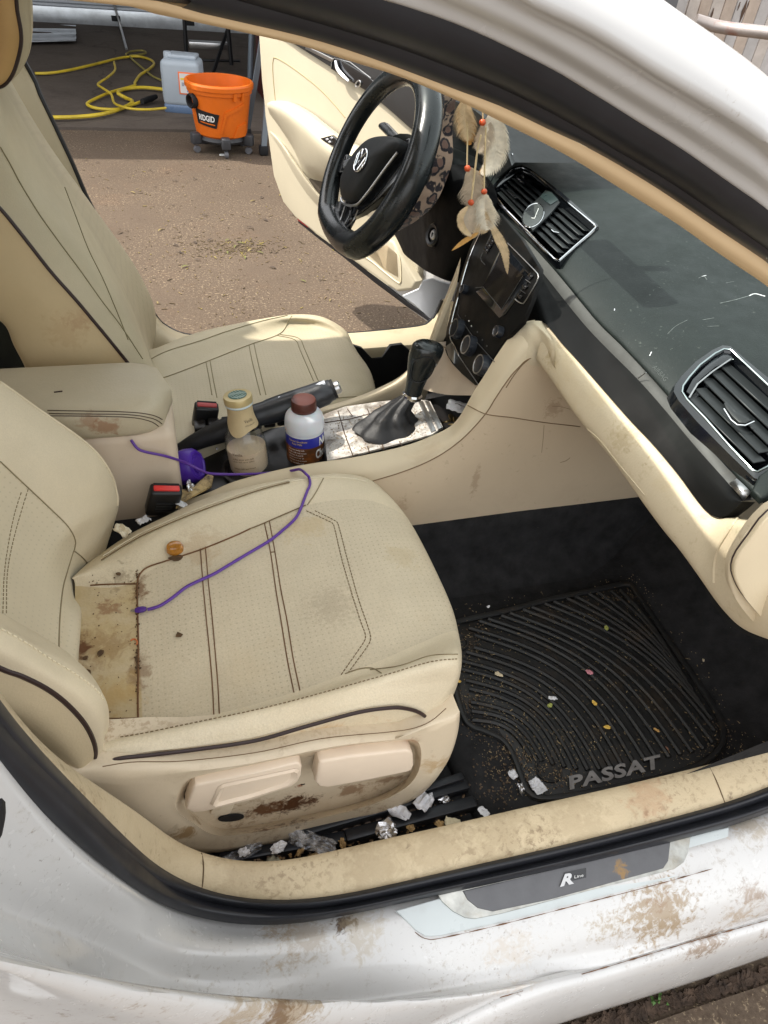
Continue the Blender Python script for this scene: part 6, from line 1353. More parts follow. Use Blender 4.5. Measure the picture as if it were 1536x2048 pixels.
# leopard print cloth hanging off the back of the rim
def leo(T, col):
    vo = T.new('ShaderNodeTexVoronoi'); vo.inputs['Scale'].default_value = 38; vo.inputs['Randomness'].default_value = .85
    co = T.coord(); nz = T.new('ShaderNodeTexNoise'); nz.inputs['Scale'].default_value = 60; T.link(co, nz.inputs['Vector'])
    ad = T.new('ShaderNodeVectorMath', operation='MULTIPLY_ADD'); T.link(nz.outputs['Color'], ad.inputs[0]); ad.inputs[1].default_value = (.012,)*3; T.link(co, ad.inputs[2]); T.link(ad.outputs[0], vo.inputs['Vector'])
    d = vo.outputs['Distance']; ringf = T.math('MULTIPLY', T.rng(d, .30, .34), T.rng(d, .50, .56, 1, 0)); br = T.rng(T.noise(75, 2), .36, .42)
    cen_ = T.rng(d, .30, .34, 1, 0)
    c = T.mix(T.math('MULTIPLY', cen_, .75), col, (.09, .035, .03, 1)); return T.mix(T.math('MULTIPLY', ringf, br), c, (.012, .008, .012, 1))
leom = mat('leopard_plush', (.36, .25, .18, 1), rough=.95, var=(20, .15), extra=leo, sheen=.3, bump=(200, .5, .001))
le_i = rs([P(a, b, 'x', x) for a, b, x in ((868, 165, .50), (872, 200, .51), (868, 250, .52), (858, 300, .52), (842, 350, .51), (815, 400, .49), (785, 440, .47), (765, 462, .46))], 30)
le_o = rs([P(a, b, 'x', x) for a, b, x in ((890, 168, .53), (884, 210, .54), (880, 260, .55), (881, 315, .55), (868, 360, .54), (845, 408, .52), (805, 444, .49), (765, 466, .46))], 30)
mb = MB(); mdl = [p.lerp(q, .5)+V((-.012+.004*math.sin(i*1.1), .0, .006*math.sin(i*.9))) for i, (p, q) in enumerate(zip(le_i, le_o))]
mb.loft([off(le_i, (.02, .01, 0)), le_i, mdl, [q+V((0, .002*math.sin(i*1.7), .002*math.cos(i*1.3))) for i, q in enumerate(le_o)], off(le_o, (.03, .01, -.004))], nv=80, nu=5)
tag(mb.build('leopard_cover', leom, None, sharp=80), 'leopard print plush cover slipping off the back of the steering wheel', 'wheel cover')
# ================================================================ DRIVER DOOR
door = sub('driver_door', car)
dA = V((.854, .932, 0)); dB = V((.534, 1.704, 0)); dU = (dB-dA).normalized(); dN = V((-dU.y, dU.x, 0)); dN = dN if dN.dot(CAM-dA) > 0 else -dN
def DP(a, b, d=0.0): return PN(a, b, dA, dN, d)
dw = mat('door_cream_plastic', '#b3aa94', rough=.5, var=(4, .05), bump=(330, .1, .0004), spots=[(tuple(P(740, 540, 'y', 1.1)), .06, '#a08c68', .4, 30)])
def dpoly(name, px, d, th, m_, par=None, bev=.006): return MB().poly([DP(a, b, d) for a, b in px], dN, th, bev=bev, seg=3).build(name, m_, par or door, sharp=40)
# outer white door shell
shell_px = [(560, 40), (560, 160), (562, 230), (566, 300), (572, 345), (588, 392), (612, 430), (648, 460), (696, 500), (764, 555), (822, 602), (871, 640), (885, 650), (905, 640), (920, 560), (960, 400), (1000, 200), (900, 60), (700, -60)]
dpoly('door_shell', shell_px, -.050, .040, white, bev=.01)
dpoly('door_bottom_seal', [(600, 438), (640, 468), (690, 506), (760, 560), (820, 606), (872, 642), (868, 648), (815, 612), (755, 567), (688, 513), (637, 475), (598, 444)], -.008, .006, rubber, bev=.002)
trim_px = [(526, 40), (533, 160), (541, 230), (549, 300), (556, 350), (575, 403), (600, 434), (640, 464), (690, 500), (748, 540), (790, 572), (815, 580), (838, 572), (846, 558), (850, 500), (860, 400), (880, 250), (820, 160), (700, 60), (600, 0)]
dpoly('inner_panel', trim_px, -.010, .022, dw, bev=.008)
# black upper sill of the door
dpoly('upper_trim', [(545, 40), (551, 62), (600, 92), (667, 134), (730, 178), (778, 216), (830, 262), (900, 300), (900, 200), (800, 100), (700, 40), (600, 10)], .013, .010, mat('door_black_trim', (.022, .021, .021, 1), rough=.5, var=None))
dpoly('silver_strip', [(612, 92), (640, 104), (668, 118), (664, 124), (640, 112), (612, 98)], .023, .003, satin, bev=.001)
hd = dpoly('handle_bezel', [(663, 122), (668, 116), (690, 122), (735, 150), (760, 172), (755, 185), (735, 182), (700, 162), (664, 138)], .022, .004, glossb, bev=.002)
MB().tube(rs([DP(a, b, .034) for a, b in ((671, 121), (675, 137), (684, 150), (698, 163))], 14), [.004+.003*math.sin(i/13*3.14) for i in range(14)], 8).build('pull_handle', chrome, hd)
MB().tube([DP(a, b, .029) for a, b in ell(716, 168, 7, 4.5, -1.1, 16)], .0022, 6, closed=True).build('mirror_knob_ring', satin, hd)
MB().tube([DP(a, b, .028) for a, b in ((662, 138), (663, 125), (668, 116), (700, 124), (742, 156))], .0014, 5).build('bezel_line', satin, hd)
# armrest: bulging ledge
a_t = rs([DP(a, b, d) for a, b, d in ((536, 206, .02), (545, 203, .035), (570, 206, .045), (610, 228, .05), (640, 252, .055), (675, 278, .06), (720, 300, .06), (790, 320, .05))], 30)
a_m = rs([DP(a, b, d) for a, b, d in ((535, 214, .03), (548, 218, .055), (575, 232, .075), (610, 262, .085), (640, 292, .09), (675, 318, .09), (720, 340, .085), (790, 360, .06))], 30)
a_b = rs([DP(a, b, d) for a, b, d in ((538, 222, .02), (560, 248, .04), (590, 285, .055), (615, 325, .06), (650, 348, .06), (690, 360, .055), (730, 370, .05), (790, 385, .03))], 30)
a_c = rs([DP(a, b, d) for a, b, d in ((539, 228, .010), (560, 256, .012), (588, 300, .012), (612, 352, .012), (650, 366, .012), (690, 378, .012), (730, 388, .012), (790, 400, .01))], 30)
mb = MB(); mb.loft([[p-dN*.03 for p in a_t], a_t, a_m, a_b, a_c], nv=50, nu=6); dar = mb.build('armrest', dw, door, sharp=80)
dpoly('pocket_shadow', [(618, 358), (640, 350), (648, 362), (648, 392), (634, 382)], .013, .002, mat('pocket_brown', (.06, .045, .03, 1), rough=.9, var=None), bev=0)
# ridge running to the pocket and map pocket
mb = MB(); r_t = rs([DP(a, b, d) for a, b, d in ((540, 262, .012), (560, 285, .022), (590, 330, .03), (620, 372, .035), (650, 405, .035), (690, 430, .03))], 20); r_b = rs([DP(a, b, d) for a, b, d in ((541, 270, .012), (560, 298, .014), (586, 345, .014), (616, 390, .014), (650, 424, .014), (690, 452, .012))], 20)
mb.loft([[p-dN*.01 for p in r_t], r_t, r_b], nv=30, nu=4); mb.build('lower_ridge', dw, door, sharp=80)
pk = dpoly('map_pocket', [(680, 480), (700, 470), (760, 458), (800, 480), (812, 505), (845, 560), (838, 576), (806, 580), (790, 568), (748, 538), (712, 514)], .010, .030, dw, bev=.010)
MB().tube(rs([DP(a, b, .042) for a, b in ((720, 507), (745, 524), (770, 545), (798, 566), (802, 558), (800, 520), (790, 500))], 24), .0018, 6).build('pocket_edge', mat('door_highlight_edge', '#e0d3b2', rough=.4, var=None), pk)
dpoly('pocket_face', [(735, 508), (750, 490), (775, 490), (795, 508), (798, 556), (770, 540)], .0385, .0015, mat('pocket_face_plastic', '#a8977a', rough=.6, var=(8, .1)), pk, bev=.001)
MB().tube(rs([DP(a, b, .0125) for a, b in ((551, 205), (546, 150), (546, 120), (552, 116), (580, 132), (630, 170), (665, 205), (690, 235))], 30), .0014, 6).build('panel_seam', mat('door_seam_tan', '#a4946c', rough=.8, var=None), door)
wsw = dpoly('window_switches', [(645, 276), (668, 270), (680, 280), (672, 292), (655, 284)], .075, .010, glossb, bev=.002)
for a, b in ((655, 278), (664, 275), (660, 283)): MB().poly([DP(a+dx, b+dy, .087) for dx, dy in ((-3, 0), (0, -2), (3, 1), (0, 3))], dN, .003, bev=.0005).build('switch', mat('switch_silver', (.4, .4, .42, 1), rough=.4, var=None), wsw)
dpoly('red_reflector', [(597, 433), (604, 433), (620, 447), (619, 455), (610, 449), (598, 440)], -.004, .006, mat('reflector_red', (.45, .02, .03, 1), rough=.3, var=None), bev=.001)
# white hinge side of the door frame near the footwell
hf = [P(a, b, 'y', .90) for a, b in ((838, 576), (846, 560), (864, 556), (900, 566), (905, 600), (890, 640), (872, 644), (850, 625), (830, 606), (806, 590))]
MB().poly(hf, V((-.5, -.8, 0)), .010, bev=.004).build('hinge_post', wp, door)
# white side skirt between sill and door bottom handled by far_sill
# ================================================================ PASSENGER FLOOR MAT
mt = thing('floor_mat', P(1180, 1400, 'z', FZ), 'dirty black ribbed rubber mat lettered PASSAT in the passenger footwell', 'floor mat')
MZ = .318
def mp(a, b, z=MZ): return P(a, b, 'z', z)
mo = [(905, 1248), (935, 1236), (1000, 1222), (1100, 1196), (1180, 1180), (1255, 1165), (1275, 1185), (1300, 1220), (1340, 1280), (1385, 1345), (1425, 1405), (1445, 1440), (1450, 1480), (1435, 1508), (1400, 1532), (1330, 1556), (1240, 1576), (1150, 1594), (1085, 1600), (1058, 1592), (1045, 1570), (1035, 1540), (1020, 1505), (1000, 1480), (960, 1462), (935, 1452), (920, 1425), (905, 1370), (895, 1300)]
q = [mp(a, b) for a, b in mo]
MB().poly(q, V((0, 0, 1)), .006, bev=.002).build('mat_sheet', matm, mt, sharp=50)
bd = rs([mp(a, b, MZ+.010) for a, b in mo], 140, closed=True); bd = [p.lerp(sum(bd, V())/140, .015) for p in bd]
MB().tube(bd, .0055, 8, closed=True, flat=.8, up=V((0, 0, 1))).build('raised_border', matm, mt)
ribs = []
# ribs are nested arcs: start on the inboard edge, curve down to the door edge
n_r = 30
for i in range(n_r):
    t = i/(n_r-1)
    if t < .5:
        s0 = (1, 1)
    # start points run down the left edge then along the inboard edge
    def lerp2(A, B, u): return (A[0]+(B[0]-A[0])*u, A[1]+(B[1]-A[1])*u)
    left = [(944, 1440), (938, 1375), (915, 1330), (918, 1310), (938, 1302), (952, 1290), (952, 1275), (940, 1250), (1000, 1232), (1100, 1205), (1175, 1188), (1240, 1180)]
    L_ = rs([V((a, b, 0)) for a, b in left], 60); 
    if t <= .82: st_p = L_[int(t/.82*59)]; 
    else: st_p = L_[59].lerp(V((1245, 1185, 0)), (t-.82)/.18)
    bot_ = [(1062, 1515), (1110, 1530), (1170, 1540), (1240, 1535), (1300, 1522), (1360, 1510), (1420, 1492), (1428, 1450), (1400, 1405), (1360, 1340), (1310, 1265), (1275, 1215)]
    B_ = rs([V((a, b, 0)) for a, b in bot_], 60); en_p = B_[min(59, int(t*59))]
    dx = en_p-st_p; bow = V((dx.y, -dx.x, 0))*(.17*(1-t)**.8)
    pts = [st_p.lerp(en_p, u)+bow*math.sin(math.pi*u)*1.0 for u in (0, .12, .25, .4, .55, .7, .85, 1)]
    line = rs([mp(p.x, p.y, MZ+.0085) for p in pts], 26)
    if (line[0]-line[-1]).length < .03: continue
    MB().tube(line, .0046, 6, flat=.9, up=V((0, 0, 1))).build('rib', matm, mt)
for (a, b, rr) in ((1097, 1540, .020), (915, 1285, .018)):
    c = mp(a, b, MZ+.0062); MB().lathe(c, [(rr+.003, 0), (rr+.002, .003), (rr, .003), (rr-.003, .0005), (0, .0005)], n=24).build('fastener_ring', matm, mt)
for (a, b, rr) in ((1330, 1500, .007),):
    c = mp(a, b, MZ+.0065); MB().lathe(c, [(rr, 0), (rr*.8, .003), (0, .003)], n=10).build('fastener', mat('rusty_fastener', (.16, .08, .05, 1), rough=.7, var=(90, .4)), mt)
tq = quad(mp(1140, 1580, MZ+.0140), mp(1322, 1536, MZ+.0140), mp(1320, 1508, MZ+.0140), mp(1138, 1552, MZ+.0140))
put_text('lettering', 'PASSAT', tq, mat('mat_lettering', (.20, .19, .185, 1), rough=.6, var=(60, .3), dirt=(30, .56, .75, '#2d241a', .3)), mt, bold=.035, spacing=1.05)
# driver side mat
mt2 = thing('driver_floor_mat', P(770, 720, 'z', FZ), 'black driver floor mat with notched edge between the driver seat and the far sill', 'floor mat')
q = [P(a, b, 'z', .335) for a, b in ((712, 688), (720, 691), (742, 713), (762, 711), (779, 686), (802, 683), (822, 702), (850, 690), (870, 700), (860, 760), (820, 800), (740, 800), (700, 740))]
q = [P(a, b, 'y', .60) for a, b, z in ((706, 688, .40), (722, 693, .40), (742, 713, .36), (762, 711, .36), (779, 688, .40), (802, 685, .40), (822, 702, .36), (850, 692, .39), (872, 700, .38), (862, 760, .32), (820, 800, .31), (740, 800, .31), (700, 740, .32))]
MB().poly(q, V((0, -1, 0)), .01, bev=.002).build('mat_sheet', matb, mt2)
# seat rails and footwell litter
rl = sub('seat_rail', car)
blk_m = mat('rail_black', (.018, .019, .022, 1), rough=.35, var=(30, .2), metal=.4)
def bar(name, pts, w_, h_, m_, par):
    a, b = pts; t = (b-a).normalized(); s_ = V((0, 0, 1)).cross(t).normalized(); Rm = Matrix((t, s_, t.cross(s_))).transposed()
    return MB().box((a+b)/2, ((b-a).length, w_, h_), rot=Rm, bev=min(w_, h_)*.2, seg=2).build(name, m_, par)
bar('rail', (P(440, 1722, 'z', .335), P(735, 1668, 'z', .335)), .016, .02, blk_m, rl)
bar('rail', (P(690, 1676, 'z', .34), P(950, 1606, 'z', .34)), .019, .02, blk_m, rl)
bar('rail', (P(600, 1668, 'z', .35), P(935, 1572, 'z', .35)), .016, .02, blk_m, rl)
bar('rail_end', (P(840, 1583, 'z', .36), P(925, 1555, 'z', .36)), .012, .016, blk_m, rl)
for i in range(9): bar('rail_tooth', (P(640+i*22, 1672-i*6.2, 'z', .338), P(652+i*22, 1669-i*6.2, 'z', .338)), .009, .012, mat('tooth_brown', (.10, .07, .05, 1), rough=.7, var=None), rl)
hump = MB(); hump.box(P(975, 1540, 'z', .30), (.12, .22, .05), rot=Matrix.Rotation(.1, 3, 'Z'), bev=.022, seg=4); hump.build('carpet_hump', carpet, car)
# ================================================================ LOOSE THINGS
# glass coffee bottle
def thin(name, tint, gl_r=.03, milk=0.0, blend_=.35):
    m = bpy.data.materials.new(name); m.use_nodes = True; T = NT(m); T.n.remove(T.n['Principled BSDF'])
    tr = T.new('ShaderNodeBsdfTransparent'); tr.inputs[0].default_value = tint; gl = T.new('ShaderNodeBsdfGlossy'); gl.inputs[1].default_value = gl_r
    lw = T.new('ShaderNodeLayerWeight'); lw.inputs[0].default_value = blend_; mx = T.new('ShaderNodeMixShader'); T.link(T.math('ADD', T.math('MULTIPLY', lw.outputs['Facing'], .32), .04), mx.inputs[0]); T.link(tr.outputs[0], mx.inputs[1]); T.link(gl.outputs[0], mx.inputs[2])
    df = T.new('ShaderNodeBsdfDiffuse'); df.inputs[0].default_value = (.8, .78, .75, 1); m2 = T.new('ShaderNodeMixShader'); T.link(T.math('MULTIPLY', T.rng(T.noise(35, 4), .45, .65), milk), m2.inputs[0]); T.link(mx.outputs[0], m2.inputs[1]); T.link(df.outputs[0], m2.inputs[2])
    T.link(m2.outputs[0], T.n['Material Output'].inputs[0]); MATS[name] = m; return m
glassb = thin('bottle_glass', (.90, .93, .92, 1), milk=.10)
bb = P(503, 948, 'z', .535); bt = P(477, 797, 'z', .71)
bax = (P(477, 800, 'y', .015)-P(502, 945, 'y', 0)).normalized()
b0_ = V((P(502, 948, 'y', 0).x, 0, P(502, 948, 'y', 0).z)); HB = (P(477, 800, 'y', .01)-b0_).length
bo = thing('glass_coffee_bottle', b0_, 'glass bottle half full of milky coffee with a gold cap in the rear cup holder', 'bottle')
R0 = .0385
sc_ = HB
pf = [(0, 0), (.030, 0), (.0355, .004), (R0, .018), (R0, .26*sc_), (R0-.0005, .42*sc_), (.0345, .54*sc_), (.0285, .66*sc_), (.0235, .78*sc_), (.0222, .86*sc_), (.0222, .93*sc_), (.020, .94*sc_)]
def smooth_prof(p, n=6):
    q = cr([V((a, b, 0)) for a, b in p], len(p)*n); return [(max(v.x, 0), v.y) for v in q]
MB().lathe(b0_, smooth_prof(pf), axis=bax, n=48).build('glass', glassb, bo, sharp=80)
liqh = .40*sc_
lq = [(0, .003), (.029, .003), (R0-.004, .018), (R0-.0028, .26*sc_), (R0-.0030, liqh)]
lqp = smooth_prof(lq); lqp.append((0, liqh))
MB().lathe(b0_, lqp, axis=bax, n=40).build('coffee', mat('milky_coffee', (.85, .64, .45, 1), rough=.4, var=None), bo, sharp=60)
# inner film above the liquid level
labm = mat('gold_sleeve', (.50, .39, .22, 1), rough=.5, var=(40, .08))
sl_ = []
for i in range(10):
    t = i/9; h = (.635+.285*t)*sc_; r_ = .0298-(.0298-.0233)*min(1, t*2.1)+.0008 if t < .5 else .0234
    sl_.append((r_, h))
g_ = []
axn = bax; ao = axn.orthogonal().normalized(); bo_ = axn.cross(ao)
def bpt(base, axis, r_, h, ang): 
    vd = (CAM-base); vd = (vd-axis*vd.dot(axis)).normalized(); sd_ = axis.cross(vd); return base+axis*h+(vd*math.cos(ang)+sd_*math.sin(ang))*r_
def brad(h):   # outer radius of the glass at height h
    pr = smooth_prof(pf)
    for (r0, a), (r1, b) in zip(pr, pr[1:]):
        if a <= h <= b and b > a: return r0+(r1-r0)*(h-a)/(b-a)
    return .02
for i in range(11):
    row_ = []
    for j in range(49):
        ang = 2*math.pi*j/48; lowh = (.665+.035*math.sin(ang*3+.5)+(.07 if abs(math.sin(ang/2-.4)) < .25 else 0)*0)*sc_-.045*sc_*math.cos(ang*2)
        h = lowh+(.925*sc_-lowh)*i/10; row_.append(bpt(b0_, bax, brad(h)+.0006, h, ang))
    g_.append(row_)
MB().grid(g_).build('sleeve', labm, bo, sharp=80)
def btext(name, txt, base, axis, rf, h0_, h1_, a0_, a1_, m_, par, bold=0.0, dr=.0010):
    put_text(name, txt, lambda u, v: bpt(base, axis, rf(h0_+(h1_-h0_)*v)+dr, h0_+(h1_-h0_)*v, a0_+(a1_-a0_)*u), m_, par, bold=bold)
dkb = mat('dark_print', (.05, .03, .02, 1), rough=.6, var=None)
btext('sleeve_word', 'Vanilla', b0_, bax, brad, .765*sc_, .80*sc_, .15, .85, dkb, bo)
btext('sleeve_word', 'chilled coffee drink', b0_, bax, brad, .725*sc_, .742*sc_, .15, .95, dkb, bo)
for k_, (hh, tx) in enumerate(((.40, 'Vanilla'), (.345, 'coffee drink with milk'), (.31, 'shake well, serve chilled'), (.22, 'keep refrigerated'))):
    btext('glass_print', tx, b0_, bax, brad, hh*sc_, (hh+(.022 if k_ else .035))*sc_, -.75, -.75+(.5 if k_ == 0 else 1.0), mat('brown_print', (.16, .08, .04, 1), rough=.6, var=None), bo)
cap0 = .925*sc_
cpo = MB().lathe(b0_, [(.0205, cap0-.001), (.0248, cap0+.002), (.0252, cap0+.006)], axis=bax, n=40).build('cap_band', mat('pale_band', (.60, .68, .68, 1), rough=.4, var=None), bo)
MB().lathe(b0_, [(.0252, cap0+.006), (.0256, cap0+.016), (.0245, cap0+.0185), (.020, cap0+.019), (0, cap0+.019)], axis=bax, n=40).build('cap', mat('gold_cap', (.50, .40, .20, 1), rough=.35, var=None, metal=.3), bo)
dg = MB().lathe(b0_+bax*(cap0+.0193), [(0, .0004), (.0165, .0004), (.0165, 0)], axis=bax, n=30).build('cap_disc', mat('cap_green_print', (.05, .13, .10, 1), rough=.4, var=None), bo)
for k_ in range(7):     # plain wavy pattern on the printed disc
    yy = -.011+k_*.0037; hw_ = math.sqrt(max(.0155**2-yy**2, 0))
    MB().tube([b0_+bax*(cap0+.0200)+ao*(yy+.0012*math.sin(t*.9+k_))+bo_*(hw_*(-1+2*t/10)) for t in range(11)], .0005, 4).build('wavy_line', mat('pale_print', (.55, .65, .62, 1), rough=.5, var=None), dg)
# chocolate milk bottle
c0b = V((P(612, 935, 'y', 0).x, 0, P(612, 935, 'y', 0).z)); cax = (P(607, 796, 'y', .005)-c0b).normalized(); HC = (P(607, 796, 'y', .005)-c0b).length
cb = thing('chocolate_milk_bottle', c0b, 'frosted plastic chocolate milk bottle with brown cap and label in the front cup holder', 'bottle')
s2 = HC
pfc = [(0, 0), (.030, 0), (.0345, .004), (.0355, .012), (.0350, .30*s2), (.0350, .58*s2), (.0362, .62*s2), (.0362, .70*s2), (.0335, .78*s2), (.026, .835*s2), (.0205, .855*s2), (.0205, .87*s2)]
MB().lathe(c0b, smooth_prof(pfc), axis=cax, n=48).build('body', mat('frosted_plastic', (.62, .64, .68, 1), rough=.35, var=None, sss=.3, trans=.0, spec=.5), cb, sharp=80)
brn = mat('chocolate_label', (.13, .05, .018, 1), rough=.35, var=(30, .5), dirt=(26, .5, .62, '#a05a22', .5))
MB().lathe(c0b, [(.0355, .004*1), (.0360, .012), (.0358, .44*s2)], axis=cax, n=48).build('brown_label', brn, cb)
MB().lathe(c0b, [(.0358, .44*s2), (.0358, .58*s2)], axis=cax, n=48).build('blue_band', mat('label_royal_blue', (.025, .03, .30, 1), rough=.35, var=None), cb)
MB().lathe(c0b, [(.0360, .578*s2), (.0360, .588*s2)], axis=cax, n=48).build('white_line', white_txt, cb)
MB().lathe(c0b, [(.0214, .855*s2), (.0232, .86*s2), (.0235, .875*s2), (.0225, .88*s2), (.0228, .965*s2), (.0215, .985*s2), (.016, .995*s2), (0, .992*s2)], axis=cax, n=40).build('cap', mat('brown_cap', (.075, .022, .016, 1), rough=.4, var=None), cb)
crf = lambda h: .0362
btext('label_heading', 'Natural Goodness', c0b, cax, crf, .525*s2, .55*s2, -.90, .10, mat('yellow_print', (.7, .5, .08, 1), rough=.5, var=None), cb, dr=.0002)
btext('label_heading', 'Real Milk', c0b, cax, crf, .485*s2, .51*s2, -.70, -.15, MATS['yellow_print'], cb, dr=.0002)
for k_, tx in enumerate(('chocolate lowfat milk', 'made with real cocoa', 'vitamins A and D', 'good source of', 'calcium and protein', 'no artificial', 'sweeteners added', 'shake it up', 'keep cold', 'nutrition facts')):
    hh = (.405-.038*k_)*s2; btext('label_text', tx, c0b, cax, crf, hh, hh+.021*s2, -.95, -.05+.1*math.sin(k_*2), white_txt, cb, dr=.0002)
btext('label_logo', 'Ne', c0b, cax, crf, .44*s2, .56*s2, .80, 1.35, white_txt, cb, bold=.03, dr=.0004)
btext('label_logo', 'Choc', c0b, cax, crf, .27*s2, .40*s2, .55, 1.35, white_txt, cb, bold=.03, dr=.0004)
# purple adapter
pur = mat('purple_plastic', (.065, .02, .30, 1), rough=.35, var=(20, .1))
pc_ = P(371, 934, 'y', -.02)
pa = thing('purple_adapter', pc_, 'round purple plastic plug adapter lying beside the armrest box', 'adapter')
pax = V((.75, -.35, .35)).normalized()
MB().lathe(pc_-pax*.022, [(0, 0), (.024, 0), (.030, .005), (.0325, .020), (.0315, .040), (.027, .047), (.022, .0485), (.020, .0465), (.015, .046), (.014, .0485), (0, .049)], axis=pax, n=10).build('body', pur, pa, sharp=35)
MB().tube(rs([pc_-pax*.012+V((-.012, .0, .022)), pc_+V((-.02, 0, .010)), pc_+V((-.026, -.005, -.012))], 8), .004, 8).build('clip', pur, pa)
# purple cable
cm = mat('purple_cable_rubber', (.10, .035, .27, 1), rough=.4, var=None)
cpts = [P(262, 880, 'y', -.079), P(275, 897, 'y', -.084), P(292, 904, 'y', -.086), P(330, 912, 'y', -.084), P(370, 925, 'y', -.055), P(405, 942, 'y', -.06), P(430, 948, 'y', -.07), P(500, 948, 'y', -.065), P(560, 944, 'y', -.072), P(585, 941, 'y', -.095), P(600, 939, 'y', -.108)]
for a, b in ((612, 948), (618, 959), (620, 969), (618, 978)):
    o = on(a, b, BV, .004) or P(a, b, 'y', -.150)
    cpts.append(o)
for a, b in ((614, 985), (602, 1018), (590, 1040), (565, 1063), (540, 1083), (500, 1107), (460, 1131), (430, 1149), (400, 1163), (372, 1177), (345, 1198), (322, 1213), (305, 1219), (296, 1221)):
    o = on(a, b, BV, .0026)
    if o is not None: cpts.append(o)
cab = thing('charging_cable', cpts[-1], 'purple charging cable trailing from the armrest across the passenger seat', 'cable')
MB().tube(rs(cpts, 170), .00235, 8).build('cord', cm, cab)
c1p = on(294, 1221, BV, .004); c2p = on(272, 1224, BV, .004); c3p = on(263, 1224, BV, .0035)
if c1p and c2p and c3p:
    MB().tube([c1p, c1p.lerp(c2p, .3), c1p.lerp(c2p, .7), c2p], [.003, .0052, .0052, .0038], 10, flat=.7).build('plug', mat('dark_purple', (.07, .02, .20, 1), rough=.4, var=None), cab)
    MB().tube([c2p, c3p], .0024, 4, flat=.5).build('connector', satin, cab)
# amber sticky cap on the seat
o = on(350, 1099, BV, .0)
if o is not None:
    pg = tag(MB().lathe(o, [(0, .008), (.0085, .0085), (.0115, .0075), (.0128, .004), (.0130, 0)], n=28).build('bottle_cap', mat('amber_cap', (.42, .17, .02, 1), rough=.18, var=(200, .3), dirt=(80, .5, .7, '#5a3210', .6), coat=.5)), 'round amber sticky bottle cap stuck on the passenger seat bolster', 'bottle cap')
o = on(353, 1117, BV, .0005)
if o is not None: tag(MB().poly([o+V((.012*math.cos(t*.7)*(.8+.3*math.sin(t*2)), .006*math.sin(t*.7), 0)) for t in range(9)], V((0, 0, 1)), .0015).build('sticky_residue', crumb_m), 'dark sticky residue patch on the seat just below the amber cap', 'residue')
o = on(267, 1283, BV, .002)
if o is not None:
    rr_ = []
    for t in range(9): rr_.append(on(268+7*math.cos(-2.6+t*.42), 1286+7*math.sin(-2.6+t*.42), BV, .0012))
    tag(MB().tube([q for q in rr_ if q], .0011, 6).build('orange_peel', mat('orange_bit', (.55, .16, .05, 1), rough=.6, var=None)), 'small curled orange shred on the rear of the passenger seat', 'crumb')
# ash tray slot with foil right of the near buckle
at = sub('rear_tray', con)
q = [P(a, b, 'z', .56) for a, b in ((350, 985), (385, 978), (418, 950), (427, 955), (423, 975), (380, 998), (352, 1018))]
MB().poly(q, V((0, 0, 1)), .004, bev=.001).build('tray_lip', mat('dirty_cream', '#b39b6c', rough=.6, var=(30, .2), dirt=(40, .45, .6, '#2f2013', .9)), at)
def crumple(name, c, size, m_, label, cat, seed=0, flat_=1.0, group=None, pieces=1):
    rnd = random.Random(seed); bm = bmesh.new(); bmesh.ops.create_icosphere(bm, subdivisions=3, radius=1)
    for v in bm.verts:
        n = noise.noise(v.co*1.7+V((seed*3.1, 0, 0)))*.5+noise.noise(v.co*4.3+V((0, seed, 0)))*.3+abs(noise.noise(v.co*9+V((seed, seed, 0))))*.2
        v.co = v.co*(.75+n)
    bm.verts.index_update(); Rm = Matrix.Rotation(rnd.random()*6, 3, 'Z') @ Matrix.Rotation(rnd.random()*2*flat_, 3, 'X')
    mm = MB().add([c+Rm @ V((v.co.x*size[0], v.co.y*size[1], v.co.z*size[2])) for v in bm.verts], [[v.index for v in f.verts] for f in bm.faces]); bm.free()
    o = mm.build(name, m_, sharp=12); return tag(o, label, cat, group)
def scrap(name, c, w_, h_, m_, label, cat, seed=0, n=V((0, 0, 1)), amp=.25, group=None, fine_=1, sh_=15):
    rnd = random.Random(seed); t = V((math.cos(seed*1.7), math.sin(seed*1.7), 0)); t = (t-n*t.dot(n)).normalized(); s_ = n.cross(t)
    g_ = []
    ni, nj = 8*fine_, 6*fine_
    for i in range(ni):
        u = i/(ni-1)-.5; g_.append([])
        for j in range(nj):
            v = j/(nj-1)-.5; e1 = 1-.35*abs(v)*(.5+noise.noise(V((v*5, seed, 1)))); e2 = 1-.5*abs(u)*(.5+noise.noise(V((u*5, seed, 4))))
            g_[-1].append(c+t*(u+.05*noise.noise(V((v*9, seed, 9))))*w_*e1+s_*(v+.07*noise.noise(V((u*9, seed, 5))))*h_*e2+n*((noise.noise(V((u*5, v*4, seed*2.3)))+(.5 if fine_ == 1 else .15)*noise.noise(V((u*13, v*11, seed*1.3))))*amp*min(w_, h_)+.3*amp*min(w_, h_)))
    o = MB().grid(g_).build(name, m_, sharp=sh_, solid=.0003); return tag(o, label, cat, group)
crumple('foil_scrap', P(380, 972, 'z', .568), (.014, .010, .006), foil, 'crumpled silver foil scrap in the tray beside the near seat buckle', 'foil', 3)
scrap('paper_scrap', P(287, 1041, 'z', .56), .022, .016, paper, 'white paper scrap tucked under the near seat buckle', 'paper', 4)
scrap('tissue_scrap', P(245, 1062, 'z', .575), .03, .018, mat('cream_tissue', '#d8cdb4', rough=.9, var=None), 'cream tissue corner between the seat cushion and the console box', 'tissue', 5, amp=.5)
scrap('napkin_scrap', P(362, 1008, 'z', .57), .012, .026, paper, 'white napkin edge showing right of the near seat buckle', 'napkin', 6)
scrap('paper_scrap', P(918, 815, 'z', .635), .05, .026, paper, 'folded white receipt in the black bin in front of the gear shifter', 'receipt', 7, n=V((-.3, -.3, 1)).normalized())
